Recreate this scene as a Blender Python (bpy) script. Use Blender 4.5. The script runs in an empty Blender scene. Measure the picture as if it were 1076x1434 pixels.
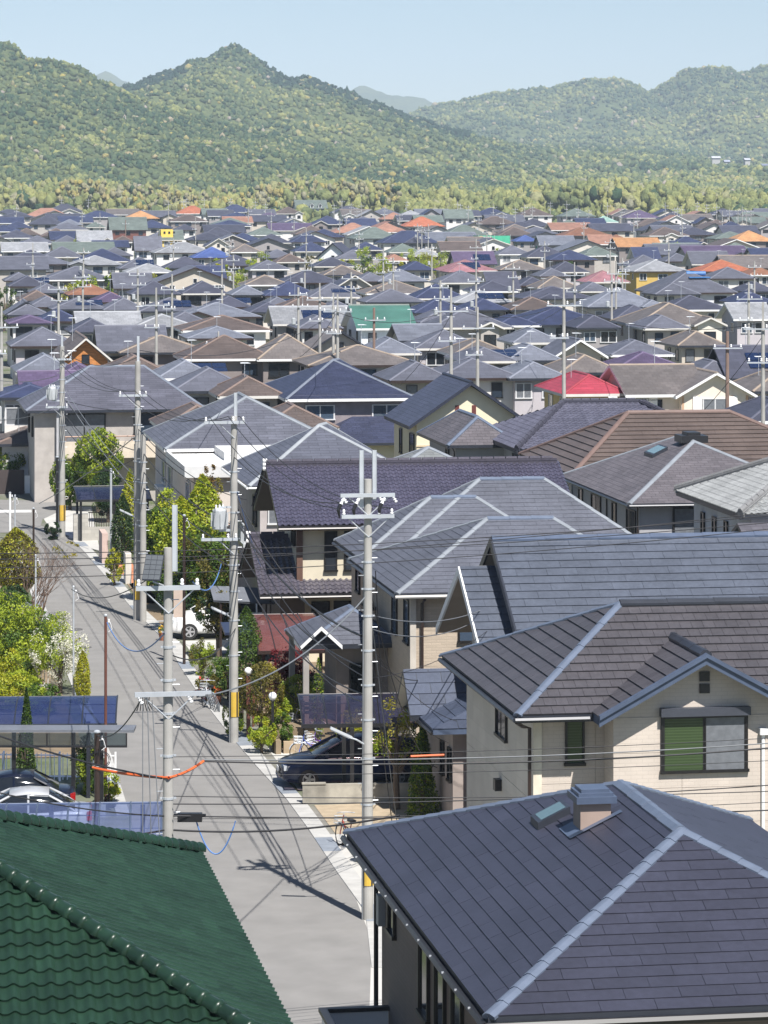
import bpy, bmesh, math, random
import numpy as np
from mathutils import Vector, Matrix, Quaternion
R = math.radians
rng = random.Random(7)
sc = bpy.context.scene

# ------------------------------------------------------------------ camera, sky, sun, exposure
F, HC, CX, HY, PW, PH = 4600.0, 19.0, 538.0, 264.0, 1076.0, 1434.0
cam = bpy.data.cameras.new('camera')
camo = bpy.data.objects.new('camera', cam)
sc.collection.objects.link(camo)
camo.location = (0, 0, HC)
camo.rotation_euler = (R(90), 0, 0)
cam.sensor_fit = 'HORIZONTAL'
cam.sensor_width = 36.0
cam.lens = 36.0 * F / PW
cam.shift_y = -(PH / 2 - HY) / PW
cam.clip_start = 0.5
cam.clip_end = 30000
sc.camera = camo

SUN_DIR = Vector((0.40 * math.cos(R(56)), -0.917 * math.cos(R(56)), math.sin(R(56)))).normalized()
world = bpy.data.worlds.new('World')
sc.world = world
world.use_nodes = True
wn = world.node_tree.nodes
wn.clear()
wo = wn.new('ShaderNodeOutputWorld'); wb = wn.new('ShaderNodeBackground'); ws = wn.new('ShaderNodeTexSky')
ws.sky_type = 'NISHITA'
ws.sun_disc = False
ws.sun_elevation = R(56)
ws.sun_rotation = math.atan2(SUN_DIR.x, SUN_DIR.y)
ws.altitude = 0
ws.air_density = 0.8
ws.dust_density = 0.2
ws.ozone_density = 2.2
wb.inputs[1].default_value = 0.062
world.node_tree.links.new(ws.outputs[0], wb.inputs[0])
world.node_tree.links.new(wb.outputs[0], wo.inputs[0])
sl = bpy.data.lights.new('sun', 'SUN')
sl.energy = 5.0
sl.angle = R(0.53)
sl.color = (1.0, 0.96, 0.915)
slo = bpy.data.objects.new('sun', sl)
sc.collection.objects.link(slo)
slo.location = (0, -20, 60)
slo.rotation_euler = (-SUN_DIR).to_track_quat('-Z', 'Y').to_euler()
sc.view_settings.view_transform = 'Standard'
sc.view_settings.look = 'None'
sc.view_settings.exposure = 0.72
sc.view_settings.gamma = 1.0
sc.view_settings.use_curve_mapping = False
sc.cycles.max_bounces = 5
sc.cycles.transparent_max_bounces = 12
sc.cycles.volume_bounces = 0

# ------------------------------------------------------------------ frames
ALPHA = math.atan(738 / F)
CA, SA = math.cos(ALPHA), math.sin(ALPHA)
def ground_z(Y):
    return max(0.0, min(9.0, (Y - 780) * 0.0098))
def at(px, py, Z):
    Y = F * (HC - Z) / (py - HY)
    return Vector(((px - CX) / F * Y, Y, Z))
def st(s, t, z=0.0):
    return Vector((s * CA - t * SA, s * SA + t * CA, z))
def proj(p):
    return CX + F * p[0] / p[1], HY + F * (HC - p[2]) / p[1]

# ------------------------------------------------------------------ materials
MATS = {}
def new_mat(name):
    m = bpy.data.materials.new(name); m.use_nodes = True
    nt = m.node_tree; nt.nodes.clear()
    o = nt.nodes.new('ShaderNodeOutputMaterial'); b = nt.nodes.new('ShaderNodeBsdfPrincipled')
    nt.links.new(b.outputs[0], o.inputs[0])
    return m, nt, b, o
def N(nt, t, **kw):
    n = nt.nodes.new(t)
    for k, v in kw.items():
        setattr(n, k, v)
    return n
def math_n(nt, op, a, b=None, c=None):
    n = N(nt, 'ShaderNodeMath', operation=op)
    for i, x in enumerate((a, b, c)):
        if x is None: continue
        if isinstance(x, (int, float)): n.inputs[i].default_value = x
        else: nt.links.new(x, n.inputs[i])
    return n.outputs[0]
def mix_col(nt, fac, a, b):
    n = N(nt, 'ShaderNodeMix', data_type='RGBA')
    for s, x in ((0, fac), (6, a), (7, b)):
        if isinstance(x, (int, float)): n.inputs[s].default_value = x
        elif isinstance(x, tuple): n.inputs[s].default_value = (*x[:3], 1)
        else: nt.links.new(x, n.inputs[s])
    return n.outputs[2]
def mul_val(nt, col, v):
    n = N(nt, 'ShaderNodeMix', data_type='RGBA', blend_type='MULTIPLY')
    n.inputs[0].default_value = 1
    if isinstance(col, tuple): n.inputs[6].default_value = (*col[:3], 1)
    else: nt.links.new(col, n.inputs[6])
    nt.links.new(v, n.inputs[7])
    return n.outputs[2]
def noise(nt, scale, detail=3, coord='Object', rough=0.55, vec=None):
    n = N(nt, 'ShaderNodeTexNoise')
    n.inputs['Scale'].default_value = scale; n.inputs['Detail'].default_value = detail; n.inputs['Roughness'].default_value = rough
    if vec is None:
        t = N(nt, 'ShaderNodeTexCoord'); vec = t.outputs[coord]
    nt.links.new(vec, n.inputs['Vector'])
    return n.outputs[0]
def world_vec(nt):
    g = N(nt, 'ShaderNodeNewGeometry'); return g.outputs['Position']
def rng_map(nt, v, lo, hi, a=0.3, b=0.7):
    n = N(nt, 'ShaderNodeMapRange')
    n.inputs[1].default_value = a; n.inputs[2].default_value = b; n.inputs[3].default_value = lo; n.inputs[4].default_value = hi
    nt.links.new(v, n.inputs[0]); return n.outputs[0]
def bump(nt, b, h, strength=0.4, dist=0.02):
    n = N(nt, 'ShaderNodeBump'); n.inputs['Strength'].default_value = strength; n.inputs['Distance'].default_value = dist
    nt.links.new(h, n.inputs['Height']); nt.links.new(n.outputs[0], b.inputs['Normal'])
def plain(name, col, rough=0.6, metal=0.0, var=0.12, scale=2.0, bmp=0.0, bscale=40, spec=0.5, orand=0.0):
    """general surface: base colour with soft wear, optional fine relief"""
    if name in MATS: return MATS[name]
    m, nt, b, o = new_mat(name)
    n = noise(nt, scale, 4, vec=world_vec(nt))
    v = rng_map(nt, n, 1 - var, 1 + var)
    if orand:
        oi = N(nt, 'ShaderNodeObjectInfo')
        v = math_n(nt, 'MULTIPLY', v, math_n(nt, 'ADD', math_n(nt, 'MULTIPLY', oi.outputs['Random'], 2 * orand), 1 - orand))
    nt.links.new(mul_val(nt, tuple(col), v), b.inputs['Base Color'])
    b.inputs['Roughness'].default_value = rough; b.inputs['Metallic'].default_value = metal
    b.inputs['Specular IOR Level'].default_value = spec
    if bmp: bump(nt, b, noise(nt, bscale, 3), bmp, 0.02)
    MATS[name] = m
    return m
def roof_mat(name, col, e=0.26, w=0.9, rough=0.55, depth=0.5, vary=0.16, offset=0.5, tint=None):
    """courses of slates from the UVs (metres along the eave and up the slope): small colour change slate to slate, relief at each lap"""
    if name in MATS: return MATS[name]
    m, nt, b, o = new_mat(name)
    uv = N(nt, 'ShaderNodeUVMap')
    br = N(nt, 'ShaderNodeTexBrick'); br.offset = offset
    br.inputs['Scale'].default_value = 1.0
    br.inputs['Brick Width'].default_value = w; br.inputs['Row Height'].default_value = e
    br.inputs['Mortar Size'].default_value = 0.012; br.inputs['Mortar Smooth'].default_value = 0.3
    c = np.array(col)
    c1 = tuple(c * (1 - vary)); c2 = tuple(c * (1 + vary))
    br.inputs['Color1'].default_value = (*c1, 1); br.inputs['Color2'].default_value = (*c2, 1); br.inputs['Mortar'].default_value = (*tuple(c * 0.62), 1)
    nt.links.new(uv.outputs[0], br.inputs['Vector'])
    n = noise(nt, 0.5, 5, vec=world_vec(nt)); n2 = noise(nt, 5.0, 3, vec=world_vec(nt))
    v = math_n(nt, 'MULTIPLY', rng_map(nt, n, 0.84, 1.14), rng_map(nt, n2, 0.93, 1.07))
    oi = N(nt, 'ShaderNodeObjectInfo')
    v = math_n(nt, 'MULTIPLY', v, math_n(nt, 'ADD', math_n(nt, 'MULTIPLY', oi.outputs['Random'], 0.24), 0.88))
    nt.links.new(mul_val(nt, br.outputs[0], v), b.inputs['Base Color'])
    b.inputs['Roughness'].default_value = rough
    sx = N(nt, 'ShaderNodeSeparateXYZ'); nt.links.new(uv.outputs[0], sx.inputs[0])
    saw = math_n(nt, 'FRACT', math_n(nt, 'DIVIDE', sx.outputs[1], e))
    h = math_n(nt, 'SUBTRACT', math_n(nt, 'MULTIPLY', math_n(nt, 'SUBTRACT', 1.0, saw), 1.0), math_n(nt, 'MULTIPLY', br.outputs['Fac'], 0.8))
    bump(nt, b, h, depth, 0.03)
    MATS[name] = m
    return m
def tile_mat(name, col, rough=0.5, vary=0.16, streak=0.1, spec=0.5):
    """for tiles built one by one: each object (or each tile of a joined part, attribute var) has its own tone"""
    if name in MATS: return MATS[name]
    m, nt, b, o = new_mat(name)
    oi = N(nt, 'ShaderNodeObjectInfo'); at_ = N(nt, 'ShaderNodeAttribute', attribute_name='var')
    r = math_n(nt, 'FRACT', math_n(nt, 'ADD', oi.outputs['Random'], at_.outputs['Fac']))
    v = math_n(nt, 'ADD', math_n(nt, 'MULTIPLY', r, 2 * vary), 1 - vary)
    n = noise(nt, 0.6, 6, vec=world_vec(nt), rough=.68); n2 = noise(nt, 9.0, 4, vec=world_vec(nt), rough=.7)
    v = math_n(nt, 'MULTIPLY', v, math_n(nt, 'MULTIPLY', rng_map(nt, n, 1 - 1.7 * streak, 1 + 1.7 * streak), rng_map(nt, n2, 0.84, 1.16)))
    nt.links.new(mul_val(nt, tuple(col), v), b.inputs['Base Color'])
    b.inputs['Roughness'].default_value = rough
    b.inputs['Specular IOR Level'].default_value = spec
    bump(nt, b, noise(nt, 60, 2, vec=world_vec(nt)), 0.12, 0.01)
    MATS[name] = m
    return m
def siding_mat(name, col, rh=0.15, rw=0.6, depth=0.35, vary=0.05):
    """wall cladding with a fine stone or brick relief (object coordinates, seen on upright walls)"""
    if name in MATS: return MATS[name]
    m, nt, b, o = new_mat(name)
    tc = N(nt, 'ShaderNodeTexCoord'); s = N(nt, 'ShaderNodeSeparateXYZ'); nt.links.new(tc.outputs['Object'], s.inputs[0])
    cb = N(nt, 'ShaderNodeCombineXYZ')
    nt.links.new(math_n(nt, 'ADD', s.outputs[0], s.outputs[1]), cb.inputs[0]); nt.links.new(s.outputs[2], cb.inputs[1])
    br = N(nt, 'ShaderNodeTexBrick'); br.inputs['Scale'].default_value = 1.0
    br.inputs['Brick Width'].default_value = rw; br.inputs['Row Height'].default_value = rh; br.inputs['Mortar Size'].default_value = 0.008
    c = np.array(col)
    br.inputs['Color1'].default_value = (*tuple(c * (1 - vary)), 1); br.inputs['Color2'].default_value = (*tuple(c * (1 + vary)), 1)
    br.inputs['Mortar'].default_value = (*tuple(c * 0.9), 1)
    nt.links.new(cb.outputs[0], br.inputs['Vector'])
    n = noise(nt, 1.2, 4, vec=world_vec(nt)); 
    v = rng_map(nt, n, 0.92, 1.06)
    nt.links.new(mul_val(nt, br.outputs[0], v), b.inputs['Base Color'])
    b.inputs['Roughness'].default_value = 0.8
    h = math_n(nt, 'SUBTRACT', noise(nt, 30, 3), br.outputs['Fac'])
    bump(nt, b, h, depth, 0.012)
    MATS[name] = m
    return m
def glass_mat(name, col=(0.018, 0.022, 0.028), rough=0.06):
    if name in MATS: return MATS[name]
    m, nt, b, o = new_mat(name)
    oi = N(nt, 'ShaderNodeObjectInfo')
    v = math_n(nt, 'ADD', math_n(nt, 'MULTIPLY', oi.outputs['Random'], 1.2), 0.5)
    nt.links.new(mul_val(nt, tuple(col), v), b.inputs['Base Color'])
    b.inputs['Roughness'].default_value = rough
    bump(nt, b, noise(nt, 1.3, 1), 0.02, 0.05)
    MATS[name] = m
    return m
def clear_mat(name, tint, gloss=0.09, rough=0.08):
    """tinted see-through sheet (carport roofs)"""
    if name in MATS: return MATS[name]
    m = bpy.data.materials.new(name); m.use_nodes = True
    nt = m.node_tree; nt.nodes.clear()
    o = N(nt, 'ShaderNodeOutputMaterial'); t = N(nt, 'ShaderNodeBsdfTransparent'); d = N(nt, 'ShaderNodeBsdfPrincipled'); mx = N(nt, 'ShaderNodeMixShader')
    t.inputs[0].default_value = (*tint[0], 1)
    d.inputs['Base Color'].default_value = (*tint[1], 1); d.inputs['Roughness'].default_value = rough
    n = noise(nt, 2.5, 4, vec=world_vec(nt))
    nt.links.new(rng_map(nt, n, tint[2] - 0.08, tint[2] + 0.08), mx.inputs[0])
    nt.links.new(t.outputs[0], mx.inputs[1]); nt.links.new(d.outputs[0], mx.inputs[2]); nt.links.new(mx.outputs[0], o.inputs[0])
    MATS[name] = m
    return m
def leaf_mat(name, col, col2, trans=0.35):
    """leaves: tone varies leaf to leaf (attribute var), light passes through"""
    if name in MATS: return MATS[name]
    m = bpy.data.materials.new(name); m.use_nodes = True
    nt = m.node_tree; nt.nodes.clear()
    o = N(nt, 'ShaderNodeOutputMaterial'); d = N(nt, 'ShaderNodeBsdfPrincipled'); t = N(nt, 'ShaderNodeBsdfTranslucent'); mx = N(nt, 'ShaderNodeMixShader')
    a = N(nt, 'ShaderNodeAttribute', attribute_name='var')
    c = mix_col(nt, a.outputs['Fac'], tuple(col), tuple(col2))
    nt.links.new(c, d.inputs['Base Color']); nt.links.new(c, t.inputs[0])
    d.inputs['Roughness'].default_value = 0.5; d.inputs['Specular IOR Level'].default_value = 0.3
    mx.inputs[0].default_value = trans
    nt.links.new(d.outputs[0], mx.inputs[1]); nt.links.new(t.outputs[0], mx.inputs[2]); nt.links.new(mx.outputs[0], o.inputs[0])
    MATS[name] = m
    return m

# ------------------------------------------------------------------ mesh builder
def tag(o, label=None, cat=None, group=None, kind=None):
    if label: o['label'] = label
    if cat: o['category'] = cat
    if group: o['group'] = group
    if kind: o['kind'] = kind
    return o
def link(o, parent=None):
    sc.collection.objects.link(o)
    if parent is not None: o.parent = parent
    return o
def empty(name, loc, rz=0.0):
    o = bpy.data.objects.new(name, None); o.empty_display_size = 0.3
    sc.collection.objects.link(o); o.location = loc; o.rotation_euler = (0, 0, rz)
    return o
class MB:
    def __init__(s, off=(0, 0, 0)):
        s.v = []; s.f = []; s.m = []; s.uv = []; s.var = []; s.hasuv = False; s.off = Vector(off); s.curvar = 0.0
    def pts(s, pts):
        b = len(s.v); s.v.extend([tuple(Vector(p) - s.off) for p in pts]); return b
    def poly(s, pts, mat=0, uv=None):
        b = s.pts(pts); n = len(pts)
        s.f.append(tuple(range(b, b + n))); s.m.append(mat); s.var.append(s.curvar)
        s.uv.append(uv)
        if uv: s.hasuv = True
    def mesh(s, pts, faces, mat=0):
        b = s.pts(pts)
        for f in faces:
            s.f.append(tuple(i + b for i in f)); s.m.append(mat); s.uv.append(None); s.var.append(s.curvar)
    def box(s, x0, x1, y0, y1, z0, z1, mat=0, M=None):
        p = [Vector((x, y, z)) for z in (z0, z1) for y in (y0, y1) for x in (x0, x1)]
        if M is not None: p = [M @ q for q in p]
        s.mesh(p, [(0, 2, 3, 1), (4, 5, 7, 6), (0, 1, 5, 4), (2, 6, 7, 3), (0, 4, 6, 2), (1, 3, 7, 5)], mat)
    def tube(s, pts, r, n=6, mat=0, cap=True):
        pts = [Vector(p) for p in pts]; k = len(pts)
        rs = r if isinstance(r, (list, tuple)) else [r] * k
        ring = []; ref = None
        for i, p in enumerate(pts):
            d = (pts[min(i + 1, k - 1)] - pts[max(i - 1, 0)]).normalized()
            if ref is None or abs(d.dot(ref)) > 0.95: ref = Vector((0, 0, 1)) if abs(d.z) < 0.9 else Vector((1, 0, 0))
            a = d.cross(ref).normalized(); b = d.cross(a)
            ring.append([p + (a * math.cos(2 * math.pi * j / n) + b * math.sin(2 * math.pi * j / n)) * rs[i] for j in range(n)])
        fs = []
        for i in range(k - 1):
            for j in range(n):
                fs.append((i * n + j, i * n + (j + 1) % n, (i + 1) * n + (j + 1) % n, (i + 1) * n + j))
        if cap:
            fs.append(tuple(range(n - 1, -1, -1))); fs.append(tuple((k - 1) * n + j for j in range(n)))
        fs = [f[::-1] for f in fs]
        s.mesh([q for rr in ring for q in rr], fs, mat)
    def lathe(s, prof, c=(0, 0, 0), n=10, mat=0, M=None):
        c = Vector(c); pts = []
        for (r, z) in prof:
            for j in range(n):
                q = Vector((r * math.cos(2 * math.pi * j / n), r * math.sin(2 * math.pi * j / n), z))
                pts.append((M @ q if M is not None else q) + c)
        fs = []
        for i in range(len(prof) - 1):
            for j in range(n):
                fs.append((i * n + j, i * n + (j + 1) % n, (i + 1) * n + (j + 1) % n, (i + 1) * n + j))
        fs.append(tuple(range(n - 1, -1, -1))); fs.append(tuple((len(prof) - 1) * n + j for j in range(n)))
        s.mesh(pts, fs, mat)
    def data(s, name, mats, smooth=False):
        me = bpy.data.meshes.new(name)
        me.from_pydata(s.v, [], s.f)
        for m in (mats if isinstance(mats, (list, tuple)) else [mats]): me.materials.append(m)
        if any(s.m): me.polygons.foreach_set('material_index', s.m)
        if s.hasuv:
            uv = me.uv_layers.new(name='UVMap'); fl = []
            for f, u in zip(s.f, s.uv):
                for i in range(len(f)): fl.extend(u[i] if u else (0, 0))
            uv.data.foreach_set('uv', fl)
        if any(s.var):
            a = me.attributes.new('var', 'FLOAT', 'FACE'); a.data.foreach_set('value', s.var)
        if smooth: me.shade_smooth()
        me.update()
        return me
    def build(s, name, mats, parent=None, smooth=False, M=None):
        o = bpy.data.objects.new(name, s.data(name, mats, smooth)); link(o, parent)
        if M is not None: o.matrix_local = M
        return o
def copy_tree(o, parent=None):
    c = o.copy(); sc.collection.objects.link(c); c.parent = parent
    for ch in o.children: copy_tree(ch, c)
    return c
# ------------------------------------------------------------------ roofs
def P3(*a): return Vector(a)
class Plane:
    """a convex roof slope; its first edge is the eave (anticlockwise seen from above)"""
    def __init__(s, pts):
        s.p = [Vector(q) for q in pts]
        s.o = s.p[0]; s.a = (s.p[1] - s.p[0]).normalized()
        n = Vector((0, 0, 0))
        for i in range(len(s.p)):
            n += s.p[i].cross(s.p[(i + 1) % len(s.p)])
        s.n = n.normalized(); s.b = s.n.cross(s.a).normalized()
    def uv(s, q):
        d = q - s.o; return (d.dot(s.a), d.dot(s.b))
    def mat(s, off=Vector((0, 0, 0))):
        o = s.o - off
        return Matrix(((s.a.x, s.b.x, s.n.x, o.x), (s.a.y, s.b.y, s.n.y, o.y), (s.a.z, s.b.z, s.n.z, o.z), (0, 0, 0, 1)))
def hip(x0, x1, y0, y1, ze, zr, axis=None, r0=None, r1=None):
    """hip roof: ridge from r0 to r1 ((x, y) points); returns slopes, hip lines, ridge lines"""
    w, l = x1 - x0, y1 - y0
    axis = axis or ('y' if l > w else 'x')
    h = min(w, l) / 2
    if axis == 'y':
        r0 = r0 or ((x0 + x1) / 2, y0 + h); r1 = r1 or ((x0 + x1) / 2, y1 - h)
    else:
        r0 = r0 or (x0 + h, (y0 + y1) / 2); r1 = r1 or (x1 - h, (y0 + y1) / 2)
    A, B, C, D = P3(x0, y0, ze), P3(x1, y0, ze), P3(x1, y1, ze), P3(x0, y1, ze)
    p, q = P3(*r0, zr), P3(*r1, zr)
    one = (p - q).length < 0.02
    if axis == 'y':
        pl = [[D, A, p] if one else [D, A, p, q], [A, B, p], [B, C, p] if one else [B, C, q, p], [C, D, q]]
        hips = [(A, p), (B, p), (C, q), (D, q)]
    else:
        pl = [[D, A, p], [A, B, p] if one else [A, B, q, p], [B, C, q], [C, D, p] if one else [C, D, p, q]]
        hips = [(A, p), (B, q), (C, q), (D, p)]
    return [Plane(a) for a in pl], hips, ([] if one else [(p, q)])
def gable(x0, x1, y0, y1, ze, zr, axis='x', rm=None):
    if axis == 'x':
        ym = rm if rm is not None else (y0 + y1) / 2
        p, q = P3(x0, ym, zr), P3(x1, ym, zr)
        pl = [[P3(x0, y0, ze), P3(x1, y0, ze), q, p], [P3(x1, y1, ze), P3(x0, y1, ze), p, q]]
    else:
        xm = rm if rm is not None else (x0 + x1) / 2
        p, q = P3(xm, y0, zr), P3(xm, y1, zr)
        pl = [[P3(x0, y1, ze), P3(x0, y0, ze), p, q], [P3(x1, y0, ze), P3(x1, y1, ze), q, p]]
    return [Plane(a) for a in pl], [], [(p, q)]
def deck(mb, planes, th=0.16, mat=0, side=1, soff=None):
    """sloping slab: top faces with UVs in metres, soffit, fascia along the free edges"""
    soff = side if soff is None else soff
    key = lambda q: (round(q.x, 2), round(q.y, 2), round(q.z, 2))
    cnt = {}
    for pl in planes:
        n = len(pl.p)
        for i in range(n):
            e = frozenset((key(pl.p[i]), key(pl.p[(i + 1) % n]))); cnt[e] = cnt.get(e, 0) + 1
    dn = Vector((0, 0, -th))
    for pl in planes:
        mb.poly(pl.p, mat, [pl.uv(q) for q in pl.p])
        mb.poly([q + dn for q in reversed(pl.p)], soff)
        n = len(pl.p)
        for i in range(n):
            a, b = pl.p[i], pl.p[(i + 1) % n]
            if cnt[frozenset((key(a), key(b)))] == 1:
                mb.poly([a + dn, b + dn, b, a], side)
def clip2(poly, clip):
    out = poly
    n = len(clip)
    for i in range(n):
        ax, ay = clip[i]; bx, by = clip[(i + 1) % n]
        ex, ey = bx - ax, by - ay
        inp, out = out, []
        if not inp: return []
        def side(p): return ex * (p[1] - ay) - ey * (p[0] - ax)
        for j in range(len(inp)):
            p, q = inp[j], inp[(j + 1) % len(inp)]
            sp, sq = side(p), side(q)
            if sp >= -1e-9: out.append(p)
            if (sp > 1e-9 and sq < -1e-9) or (sp < -1e-9 and sq > 1e-9):
                t = sp / (sp - sq); out.append((p[0] + t * (q[0] - p[0]), p[1] + t * (q[1] - p[1])))
    return out
def area2(p):
    return 0.5 * sum(p[i][0] * p[(i + 1) % len(p)][1] - p[(i + 1) % len(p)][0] * p[i][1] for i in range(len(p)))
def screen_rank(house, c, n):
    W = house.mw @ c; nn = house.mw.to_3x3() @ n
    x, y = proj(W)
    if not (-15 < x < PW + 15 and HY < y < PH + 15): return -1
    d = Vector((0, 0, HC)) - W
    f = nn.dot(d.normalized())
    if f < 0.02: return -1
    return f / d.length_squared
def flat_tile(pts, z):
    """wedge with a flat top: pts (x, y) anticlockwise, z(x, y) its height"""
    n = len(pts)
    top = [Vector((x, y, z(x, y))) for x, y in pts]; bot = [Vector((x, y, -0.004)) for x, y in pts]
    return top + bot, [tuple(range(n))] + [(i, i + n, (i + 1) % n + n, (i + 1) % n) for i in range(n)]
def lay_tiles(H, roof, planes, e, w, th, mat, stagger=0.5, gap=0.01, budget=300, lift=0.0, name='tile', wavy=None, jit=0.0):
    """lay roof tiles one by one on the slopes: those that show largest are objects, the rest one joined part"""
    items = []
    off = H.off
    for k, pl in enumerate(planes):
        poly = [pl.uv(q) for q in pl.p]
        amin, amax = min(p[0] for p in poly), max(p[0] for p in poly); bmax = max(p[1] for p in poly)
        M = pl.mat(off)
        for i in range(int(bmax / e) + 1):
            b0 = i * e
            sh = stagger * w * (i % 2)
            j0 = int(math.floor((amin - sh) / w)) - 1
            for j in range(j0, int((amax - sh) / w) + 2):
                x0 = sh + j * w
                rect = [(x0 + gap / 2, b0), (x0 + w - gap / 2, b0), (x0 + w - gap / 2, b0 + e * 1.04), (x0 + gap / 2, b0 + e * 1.04)]
                if wavy:
                    cx, cy = x0 + w / 2, b0 + e * 0.5
                    c = clip2(rect, poly)
                    if len(c) < 3 or area2(c) < 0.42 * w * e: continue
                    full = True
                else:
                    c = clip2(rect, poly)
                    if len(c) < 3: continue
                    ar = area2(c)
                    if ar < 0.03 * w * e: continue
                    full = ar > 0.995 * area2(rect)
                cc = pl.o + pl.a * (x0 + w / 2) + pl.b * (b0 + e / 2) - off
                items.append((screen_rank(H, cc, pl.n), k, x0, b0, full, c))
    items.sort(key=lambda q: -q[0])
    zf = lambda x, y: th * (1 - max(0.0, min(1.04, y / e))) + 0.006
    if wavy:
        fullv, fullf = wavy(w, e, th)
    else:
        fullv, fullf = flat_tile([(gap / 2, 0), (w - gap / 2, 0), (w - gap / 2, e * 1.04), (gap / 2, e * 1.04)], zf)
    mbf = MB(); mbf.mesh(fullv, fullf); shared = mbf.data(name, mat, smooth=bool(wavy))
    rest = MB(); nobj = 0
    Ms = [pl.mat(off) for pl in planes]
    lr = random.Random(len(items))
    for rank, k, x0, b0, full, c in items:
        T = Ms[k] @ Matrix.Translation((x0, b0, lift + lr.uniform(0, jit)))
        if rank > 0 and nobj < budget:
            if full: me = shared
            else:
                v, f = flat_tile([(x - x0, y - b0) for x, y in c], zf)
                m2 = MB(); m2.mesh(v, f); me = m2.data(name, mat)
            o = bpy.data.objects.new(name, me); sc.collection.objects.link(o); o.parent = roof; o.matrix_local = T
            nobj += 1
        else:
            if full: v, f = fullv, fullf
            else: v, f = flat_tile([(x - x0, y - b0) for x, y in c], zf)
            rest.curvar = lr.uniform(0.01, 0.99)
            rest.mesh([T @ q for q in v], f)
    if rest.f:
        tag(rest.build(name + 's', mat, roof, smooth=bool(wavy)), kind='stuff')
def s_tile(w, e, th):
    """wavy clay tile: pan and roll across, thick curved lower lip"""
    K = 8; v = []; f = []
    def z(u): return 0.062 * (0.5 + 0.5 * math.cos(2 * math.pi * (u - 0.68))) ** 1.6
    for (y, dz) in ((0.0, -0.012), (0.0, th), (0.0, th), (e * 0.5, th * 0.5), (e * 1.05, 0.004)):
        for i in range(K + 1):
            u = i / K
            v.append(Vector((u * w, y, (z(u) + dz) if dz > -0.01 else max(-0.004, z(u) - 0.004))))
    n = K + 1
    for r in (0, 2, 3):
        for i in range(K):
            f.append((r * n + i, r * n + i + 1, (r + 1) * n + i + 1, (r + 1) * n + i))
    return v, f
def cap_frame(p, q):
    y = (q - p).normalized(); x = y.cross(Vector((0, 0, 1))).normalized(); z = x.cross(y).normalized()
    return Matrix(((x.x, y.x, z.x, p.x), (x.y, y.y, z.y, p.y), (x.z, y.z, z.z, p.z), (0, 0, 0, 1)))
def vee(mb, L, w, drop, h, M, e0=0.0):
    """folded metal cap: shallow inverted V of length L"""
    pts = []
    for y, k in ((0, e0), (L, 0)):
        pts += [M @ Vector((x, y, z + k)) for x, z in ((-w, -w * drop + h), (-w * 0.28, h * 1.5), (w * 0.28, h * 1.5), (w, -w * drop + h), (w, -w * drop - 0.03), (-w, -w * drop - 0.03))]
    f = [(i, i + 6, (i + 1) % 6 + 6, (i + 1) % 6) for i in range(6)] + [(0, 1, 2, 3, 4, 5), (11, 10, 9, 8, 7, 6)]
    mb.mesh(pts, f)
def caps_joined(H, roof, hips, ridges, mat, w=0.13, drop=0.36, h=0.035, name='ridge_capping'):
    mb = MB(H.off)
    for (p, q) in hips: vee(mb, (q - p).length, w, drop, h, cap_frame(p, q))
    for (p, q) in ridges: vee(mb, (q - p).length, w, drop + 0.14, h, cap_frame(p, q))
    return mb.build(name, mat, roof)
def caps_pieces(H, roof, segs, mat, L=0.42, w=0.13, drop=0.36, h=0.03, round_=False, name='ridge_cap', r=0.11):
    for (p, q) in segs:
        n = max(1, int(round((q - p).length / L))); l = (q - p).length / n
        mb = MB()
        if round_:
            K = 8; pts = []
            for y, rr in ((-0.02, r * 1.0), (0.03, r * 1.1), (0.06, r * 1.1), (0.075, r), (l, r * 0.86)):
                for i in range(K + 1):
                    a = math.pi * (i / K) * 1.16 - math.pi * 0.08
                    pts.append(Vector((rr * math.cos(a), y, rr * math.sin(a) * 1.05 + 0.02)))
            m_ = K + 1; f = []
            for s_ in range(4):
                for i in range(K): f.append((s_ * m_ + i, (s_ + 1) * m_ + i, (s_ + 1) * m_ + i + 1, s_ * m_ + i + 1))
            f.append(tuple(range(m_)))
            f = [g[::-1] for g in f]
            mb.mesh(pts, f)
        else:
            vee(mb, l * 1.03, w, drop, h, Matrix(), e0=0.016)
        me = mb.data(name, mat, smooth=round_)
        M = cap_frame(p - H.off, q - H.off)
        for i in range(n):
            o = bpy.data.objects.new(name, me); link(o, roof); o.matrix_local = M @ Matrix.Translation((0, i * l, 0))

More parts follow.
